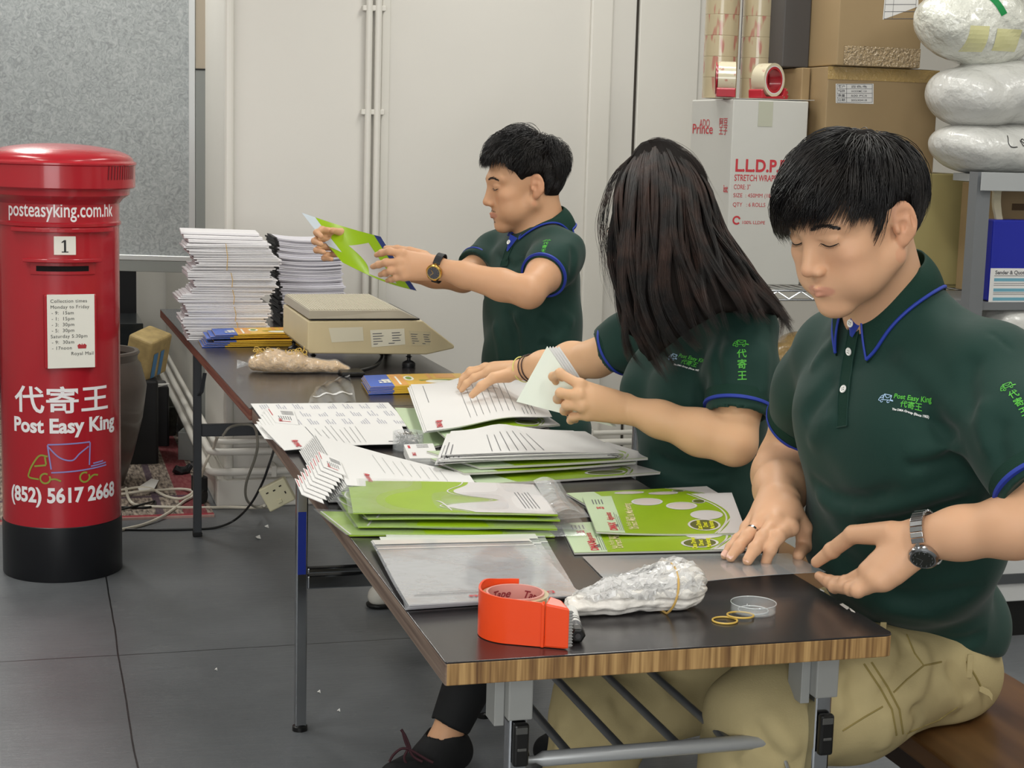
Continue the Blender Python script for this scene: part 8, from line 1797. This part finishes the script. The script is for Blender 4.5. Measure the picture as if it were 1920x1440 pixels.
    S = Sdf(); S.ell(Hip-Z*0.02, (0.12, 0.16, 0.10), M, 0.04); S.chain([HL, KN], [0.085, 0.062], 0.04); S.chain([HR, K2], [0.085, 0.062], 0.04); S.chain([KN, KN*0.5+A1*0.5, A1*0.88+KN*0.12], [0.062, 0.058, 0.043], 0.03); S.chain([K2, A2], [0.06, 0.045], 0.03)
    dd = nrm(A1-KN); c = pd(848, 1362, 3.45); S.cutnear(c, nrm(dd+V(-0.15, 0, -0.1)), c+dd*0.08, 0.09, 0.002); sdf_obj(S, 0.005, 'leggings', M_blackc, t)
    S = Sdf(); S.chain([KN*0.3+A1*0.7, A1, A1+V(0, 0, -0.04)+dd*0.03], [0.040, 0.031, 0.030], 0.02); sdf_obj(S, 0.004, 'ankle', M_skin, t, head_color(H, R, s, '#d0a07c', '#bd7b6c'), 2)
    toe = nrm(V(-0.85, -0.5, 0)); b = V(A1[0], A1[1], 0); S = Sdf(); S.cone(b-toe*0.035+Z*0.045, b+toe*0.13+Z*0.030, 0.042, 0.034, 0.02); S.cone(b-toe*0.012+Z*0.075, b+toe*0.02+Z*0.05, 0.044, 0.042, 0.02); S.cone(b+Z*0.20, b+Z*0.07, 0.033, 0.031, 0.004, op='s'); S.cut(b+Z*0.098, nrm(Z+toe*-0.25), 0.004); S.cut((0, 0, 0.004), (0, 0, -1), 0.003)
    so = sdf_obj(S, 0.004, 'shoe', M_blackc, t); lm = mat('maroon_lace', '#3a1a22', rough=0.8); mb = MB(); kn = pd(766, 1402, 3.38)
    for pts in (((766, 1404), (760, 1390), (755, 1372), (752, 1368)), ((766, 1404), (752, 1404), (738, 1415), (730, 1428)), ((766, 1404), (775, 1418), (785, 1425), (792, 1428)), ((764, 1406), (758, 1420), (762, 1432), (770, 1440)), ((766, 1404), (780, 1412), (800, 1424), (812, 1430)), ((752, 1368), (760, 1380), (768, 1400), (768, 1406))):
        mb.tube(bez([pd(x, y, 3.37) for x, y in pts], 5), 0.0028, 6)
    mb.build('laces', lm, so, smooth=True); b2 = V(A2[0], A2[1], 0); S = Sdf(); S.cone(b2-toe*0.03+Z*0.045, b2+toe*0.13+Z*0.030, 0.042, 0.034, 0.02); S.cone(b2+Z*0.09, b2+Z*0.05, 0.036, 0.04, 0.02); S.cut((0, 0, 0.004), (0, 0, -1), 0.003); sdf_obj(S, 0.005, 'shoe', M_blackc, t)
    tag(t, 'woman with long dark brown hair in a green polo, sorting letters', 'person')
    # glasses
    W = lambda x, y, z: H+R@(V(x, y, z)*s); g = root('eyeglasses', W(0.1, 0, 0.01)); gm = mat('dark_frame', '#2a2422', rough=0.25, metal=0.6); mb = MB()
    for q in (1, -1):
        mb2 = MB().tube([W(0.106-0.006*abs(math.cos(a)*0.024+0.032)/0.056, q*(0.033+0.024*math.cos(a)), 0.006+0.018*math.sin(a)) for a in [k*PI/12 for k in range(24)]], 0.0011, 8, closed=True); mb2.build('rim', gm, g, smooth=True)
        MB().tube([W(0.100, q*0.058, 0.014), W(0.092, q*0.070, 0.015), W(0.02, q*0.078, 0.014), W(-0.02, q*0.080, 0.008), W(-0.035, q*0.080, -0.01)], 0.0012, 8).build('temple', mat('silver', '#d8d8da', rough=0.15, metal=1.0), g, smooth=True)
    MB().tube([W(0.107, 0.009, 0.010), W(0.111, 0, 0.013), W(0.107, -0.009, 0.010)], 0.0011, 8).build('bridge', gm, g, smooth=True); tag(g, 'thin metal eyeglasses worn by the woman, half hidden by her hair', 'eyeglasses')
    # wrist bands on the far arm
    ax = nrm(WR-ER)
    for k, (fpx, col, rr, lab) in enumerate((((982, 694), '#d9d77e', 0.0013, 'pale yellow band on the woman’s far wrist'), ((995, 690), '#3d2a2a', 0.0014, 'dark hair tie on the woman’s wrist, nearer the hand'), ((1002, 689), '#3d2a2a', 0.0014, 'dark hair tie on the woman’s wrist, nearer the elbow'))):
        f = (k == 0)*0.02+(k == 1)*0.10+(k == 2)*0.15; c = WR*(1-f)+ER*f; r = 0.0275+0.006*f*3; o = MB().tube([c+frame_to(ax)@V(r*math.cos(a), r*math.sin(a), 0.004*math.sin(a)) for a in [i*2*PI/32 for i in range(32)]], rr, 6, closed=True).build('wrist_band', mat('band_%d' % k, col, rough=0.6), smooth=True); tag(o, lab, 'wrist band')
    # sheets held upright
    rnd = random.Random(6)
    for i in range(5):
        o = V(0.0065*i, 0.006*i, 0.0015*(i % 2)); d0 = 3.055+0.008*i; dx = i*5.5
        A, B, C, D = pd(1026+dx, 649, d0+0.02), pd(968+dx*0.3, 753-dx*0.1, d0+0.02), pd(1118+dx*0.5, 812-dx*0.6, d0), pd(1064+dx, 706, d0)
        C2 = pd(1150+dx*0.3, 800, d0)
        sh_ = Sheet(A, D+(D-A)*0.35, C2, B, th=0.0); nn = nrm(np.cross(D-A, B-A)); t3 = root('held_letter', (A+B+C2)/3)
        P = lambda u, v: sh_.P(u, v)+nn*0.006*math.sin(PI*u)*v
        MB().grid(P, 12, 12, tuple(nn*0.0008)).build('sheet', mat('pale_green_back', '#e2e8dc', rough=0.5) if i == 0 else M_pap, t3, smooth=True)
        if i: mb = MB(); mb.grid(lambda u, v: P(0.90+0.05*u, 0.75+0.12*v)-nn*0.0006, 2, 2); mb.grid(lambda u, v: P(0.92+0.02*u, 0.2+0.45*v)-nn*0.0006, 2, 4); mb.build('print', M_redp, t3)
        tag(t3, 'front sheet of the letters held upright in the woman’s near hand' if i == 0 else 'letter behind the front one in the woman’s near hand', 'letter', 'letters held by the woman')
woman()
def far_man():
    t = root('person', (0.76, 2.17, 0)); H = pd(983, 349, 4.2); R = head_frame(H, 76, 9, 0); s = 0.985; Z = V(0, 0, 1)
    N = pd(1024, 428, 4.22); SL = pd(1050, 480, 4.10); SR = pd(952, 468, 4.42); EL = pd(992, 548, 3.93); WL = pd(820, 502, 3.98); ER = pd(868, 520, 4.28); WR = pd(690, 492, 4.16); Hip = pd(1012, 725, 4.25); Hip[2] = 0.56
    Lt = hz(SL-SR); F = nrm(np.cross(Lt, Z)); F = F if F[0] < 0 else -F; Sm = (SL+SR)/2; M = np.array([F, Lt, Z]).T
    chest = Sm-Z*0.10+F*0.0; belly = Sm*0.42+Hip*0.58+F*0.01
    def torso(S, o):
        S.ell(chest, (0.112+o, 0.160+o, 0.160+o), M, 0.05); S.ell(belly, (0.118+o, 0.150+o, 0.170+o), M, 0.06); S.ell(Hip+Z*0.03, (0.12+o, 0.16+o, 0.105+o), M, 0.05)
        S.cone(SL-Lt*0.02, SR+Lt*0.02, 0.056+o, 0.056+o, 0.04); S.cone(N-Z*0.035, SL-Lt*0.05, 0.050+o, 0.048+o, 0.04); S.cone(N-Z*0.035, SR+Lt*0.05, 0.050+o, 0.048+o, 0.04)
    S = Sdf(); torso(S, -0.012)
    for a, e, w in ((SL, EL, WL), (SR, ER, WR)):
        S.chain([a, a*0.5+e*0.5, e], [0.048, 0.043, 0.037], 0.02); m = e*0.70+w*0.30; S.chain([e, m, e*0.3+w*0.7, w], [0.037, 0.037, 0.030, 0.0245], 0.015)
    add_head(S, H, R, s, N-Z*0.02)
    bk = nrm(nrm(CAM-WL)+Z*0.3)
    f4 = [[pd(754, 476, 3.955), pd(730, 471, 3.955), pd(716, 474, 3.97), pd(706, 478, 3.985)], [pd(750, 492, 3.95), pd(724, 492, 3.95), pd(710, 496, 3.965), pd(699, 500, 3.98)], [pd(752, 506, 3.95), pd(732, 508, 3.95), pd(722, 512, 3.965), pd(713, 515, 3.98)], [pd(758, 518, 3.955), pd(742, 521, 3.955), pd(734, 524, 3.965), pd(726, 526, 3.98)]]
    th = [pd(795, 482, 3.99), pd(768, 472, 4.01), pd(745, 468, 4.03), pd(724, 466, 4.04)]
    hand(S, WL, f4, th, 1.0, bk)
    bk2 = nrm(V(-0.6, 0.3, 0.5)); fr = []
    for (x0, y0, x1, y1, x2, y2, x3, y3) in ((640, 436, 604, 431, 594, 436, 602, 443), (636, 450, 598, 446, 590, 452, 602, 458), (638, 464, 602, 463, 594, 469, 607, 473), (644, 476, 614, 478, 608, 484, 622, 486)): fr.append([pd(x0, y0, 4.16), pd(x1, y1, 4.12), pd(x2, y2, 4.09), pd(x3, y3, 4.065)])
    t2 = [pd(676, 470, 4.16), pd(655, 450, 4.16), pd(640, 436, 4.14), pd(624, 432, 4.12)]; hand(S, WR, fr, t2, 0.98, bk2)
    body = sdf_obj(S, 0.0032, 'body', M_skin, t, head_color(H, R, s, '#c99b78', '#a9695e'), 3); face_details(H, R, s, t, M_hair, body, moust=True)
    hl = lambda q: q[2] > 0.50 or (q[0] < 0.30 and q[2] > 0.02 and not (abs(q[1]) > 0.7 and q[2] < 0.10)) or (q[0] < -0.25 and q[2] > -0.6)
    hair_cap(H, R, s, t, M_hair3, [('u', (-0.014, 0, 0.046), (0.097, 0.079, 0.090), 0.01), ('u', (-0.032, 0, 0.005), (0.062, 0.068, 0.070), 0.02), ('cut', (0.060, 0, 0.066), (0.92, 0, -0.60), 0.010), ('near', (0.010, 0, 0.046, 0.06, 0, -0.01, 0.080), (0.45, 0, -0.9), 0.006), ('near', (-0.035, 0, 0.0, -0.01, 0.09, -0.015, 0.045), (0.9, 0, -0.5), 0.006), ('near', (-0.035, 0, 0.0, -0.01, -0.09, -0.015, 0.045), (0.9, 0, -0.5), 0.006), ('near', (-0.045, 0, -0.028, -0.05, 0, -0.09, 0.085), (0.2, 0, -1), 0.006)])
    bias = lambda u: V(0.1, -0.15, 0.15) if u[2] > 0.5 else V(0, 0, -0.2)
    def trim(p, r):
        x, y, z = p; j = r.rand()*0.014
        if x > 0.055: return z < 0.052+j-0.25*max(0, abs(y)-0.05)
        if x > 0.016: return z < (0.030 if abs(y) > 0.05 else 0.05)+j
        if x > -0.034 and abs(y) > 0.05: return z < 0.028+j
        return z < -0.062+j
    short_hair(H, R, s, t, M_hair, 6500, hl, (-0.52, 0.0, 0.85), lambda q: 0.045+0.035*max(0, q[2]), lambda q: 0.004+0.022*max(0, q[2]), 8, bias, trim=trim, clumpy=0.25, w=0.0006)
    tag(t, 'man with short black hair in a green polo holding a magazine', 'person')
    S = Sdf(); torso(S, 0.006); dL = nrm(EL-SL); dR = nrm(ER-SR); cL = SL+dL*0.115; cR = SR+dR*0.135
    S.chain([SL-Lt*0.01, SL+dL*0.05, cL], [0.060, 0.057, 0.054], 0.035); S.chain([SR+Lt*0.01, SR+dR*0.07, cR], [0.058, 0.058, 0.054], 0.03)
    S.cutnear(cL, dL, cL+dL*0.08, 0.09, 0.003); S.cutnear(cR, dR, cR+dR*0.075, 0.08, 0.003); S.cut(Hip-Z*0.04, -Z, 0.006)
    fold_px(S, [([(960, 585), (985, 620), (995, 690)], 0.013, 0.010), ([(945, 580), (965, 620), (972, 690)], 0.011, -0.010), ([(1010, 590), (1050, 630), (1095, 650)], 0.013, -0.010), ([(1040, 580), (1075, 610), (1105, 620)], 0.013, 0.009), ([(925, 600), (935, 640), (940, 690)], 0.010, 0.007), ([(1060, 540), (1075, 500), (1070, 460)], 0.012, -0.008), ([(930, 470), (960, 500), (985, 480)], 0.010, -0.007), ([(1010, 640), (1050, 670), (1100, 680)], 0.013, -0.009)])
    S.disp(lambda P: 0.0025*np.sin(P[:, 2]*36+3*np.sin(P[:, 0]*19)+2*P[:, 1]*18)); S.cone(N-Z*0.01, N+Z*0.10, 0.060, 0.07, 0.006, op='s')
    sh = sdf_obj(S, 0.0048, 'polo_shirt', M_shirt, t); collar(sh, N-Z*0.012, nrm(Z+F*0.35), F, (0.061, 0.063), 0.040, 0.28, 0.028, 0.05, 0.018, 0.012)
    bb = bvh_of(sh)
    try: placket(sh, [(958, 461), (950, 480), (945, 500)], F, 0.022, (0,))
    except Exception: pass
    try: a, u, v, n = surf_frame(bb, (1022, 460), (1036, 461), (1023, 449)); sleeve_logo(sh, a, u, v, n, 0.74)
    except Exception: pass
    cuff(sh, cL, dL, 0.056); cuff(sh, cR, dR, 0.056)
    K1 = Hip+F*0.40+Lt*0.10-Z*0.06; K2 = Hip+F*0.40-Lt*0.14-Z*0.06; A1 = V(K1[0]+0.32, K1[1], 0.09); fo = onz(684, 1140, 0.0); A2 = V(fo[0]+0.205, fo[1]+0.02, 0.09)
    S = Sdf(); S.ell(Hip-Z*0.02, (0.13, 0.165, 0.10), M, 0.04); S.chain([Hip+Lt*0.08, K1, A1], [0.09, 0.068, 0.055], 0.04); S.chain([Hip-Lt*0.08, K2, A2], [0.09, 0.068, 0.052], 0.04); sdf_obj(S, 0.006, 'trousers', M_blackc, t)
    d = nrm(V(fo[0]-A2[0], fo[1]-A2[1], 0)); b = V(A2[0], A2[1], 0); S = Sdf(); S.cone(b-d*0.02+Z*0.045, b+d*0.165+Z*0.032, 0.040, 0.032, 0.02); S.cone(b+Z*0.09, b+Z*0.05, 0.036, 0.04, 0.02); S.cut((0, 0, 0.012), (0, 0, -1), 0.003); so = sdf_obj(S, 0.004, 'shoe', mat('pale_sneaker', '#c9c6bd', rough=0.6), t)
    S = Sdf(); S.cone(b-d*0.02+Z*0.02, b+d*0.167+Z*0.018, 0.043, 0.036, 0.01); S.cut((0, 0, 0.014), (0, 0, 1), 0.002); S.cut((0, 0, 0.002), (0, 0, -1), 0.002); sdf_obj(S, 0.004, 'sole', M_blk, so)
    b = V(A1[0], A1[1], 0); S = Sdf(); S.cone(b+Z*0.045, b-V(0.15, 0, 0)+Z*0.032, 0.040, 0.032, 0.02); S.cone(b+Z*0.09, b+Z*0.05, 0.036, 0.04, 0.02); S.cut((0, 0, 0.002), (0, 0, -1), 0.003); sdf_obj(S, 0.005, 'shoe', mat('pale_sneaker', '#c9c6bd', rough=0.6), t)
    st = root('stool', (Hip[0], Hip[1], 0)); MB().lathe([(0.01, 0.42), (0.16, 0.42), (0.165, 0.43), (0.16, 0.455), (0.01, 0.46)], (Hip[0], Hip[1], 0), 40).build('seat', M_blackc, st, smooth=True, angle=0.5)
    for a in range(4): MB().tube([V(Hip[0]+0.10*math.cos(a*PI/2+0.8), Hip[1]+0.10*math.sin(a*PI/2+0.8), 0.42), V(Hip[0]+0.15*math.cos(a*PI/2+0.8), Hip[1]+0.15*math.sin(a*PI/2+0.8), 0)], 0.011, 10).build('leg', M_chrome, st, smooth=True)
    tag(st, 'round black stool under the man with the magazine', 'stool')
    ax = nrm(WL-EL); watch(WL-ax*0.004, ax, 0.0285, nrm(CAM-WL)*0.9-Z*0.35, 'black leather strap watch with gold lugs on the far man’s wrist', mat('black_leather', '#1a1a1d', rough=0.5), mat('gold_metal', '#c9a55a', rough=0.2, metal=1.0), mat('watch_dial_navy', '#1b1d2b', rough=0.15, coat=1.0), link=False)
    # the magazine in his hands
    g = root('green_magazine', pd(670, 470, 4.05)); TL, TR, BR, BL = pd(566, 399, 4.20), pd(714, 444, 4.06), pd(781, 545, 3.99), pd(642, 492, 4.09); nn = nrm(np.cross(TR-TL, BL-TL)); nn = nn if nn@(CAM-TL) > 0 else -nn
    def P(u, v, l=0.0): p = (BL*(1-u)+BR*u)*(1-v)+(TL*(1-u)+TR*u)*v; return p+nn*(l-0.012*math.sin(PI*u)*1.0+0.006*math.sin(PI*v))-Z*0.006*math.sin(PI*u)*(1-v)
    MB().grid(lambda u, v: P(u, v, 0.0), 16, 10, tuple(-nn*0.003)).build('pages', M_edge, g, smooth=True); cv = MB().grid(lambda u, v: P(u, v, 0.0006), 16, 10).build('cover', M_green, g, smooth=True)
    mb = MB(); mb.grid(lambda u, v: P(0.91+0.09*u, v, 0.0010), 4, 10); mb.build('blue_band', mat('magazine_blue', '#27356f', rough=0.35), cv, smooth=True)
    mb = MB(); mb.grid(lambda u, v: P(0.30+0.44*u-0.25*(1-v)*0, 0.02+0.72*v+0.0*u, 0.0012) if False else P((0.36+0.10*math.sin(3*v))*(1-u)+0.74*u, 0.04+0.74*v*(0.7+0.3*u), 0.0012), 10, 10); mb.build('grey_picture', mat('magazine_grey_picture', '#b3aeaa', rough=0.35), cv, smooth=True)
    mb = MB(); mb.grid(lambda u, v: P(0.0+0.16*u, 0.3+0.7*v, 0.0012), 4, 6); mb.build('pale_corner', mat('magazine_pale_blue', '#b9c2c9', rough=0.35), cv, smooth=True)
    tag(g, 'green magazine with blue edge held open in mid-air by the far man', 'magazine')
far_man()
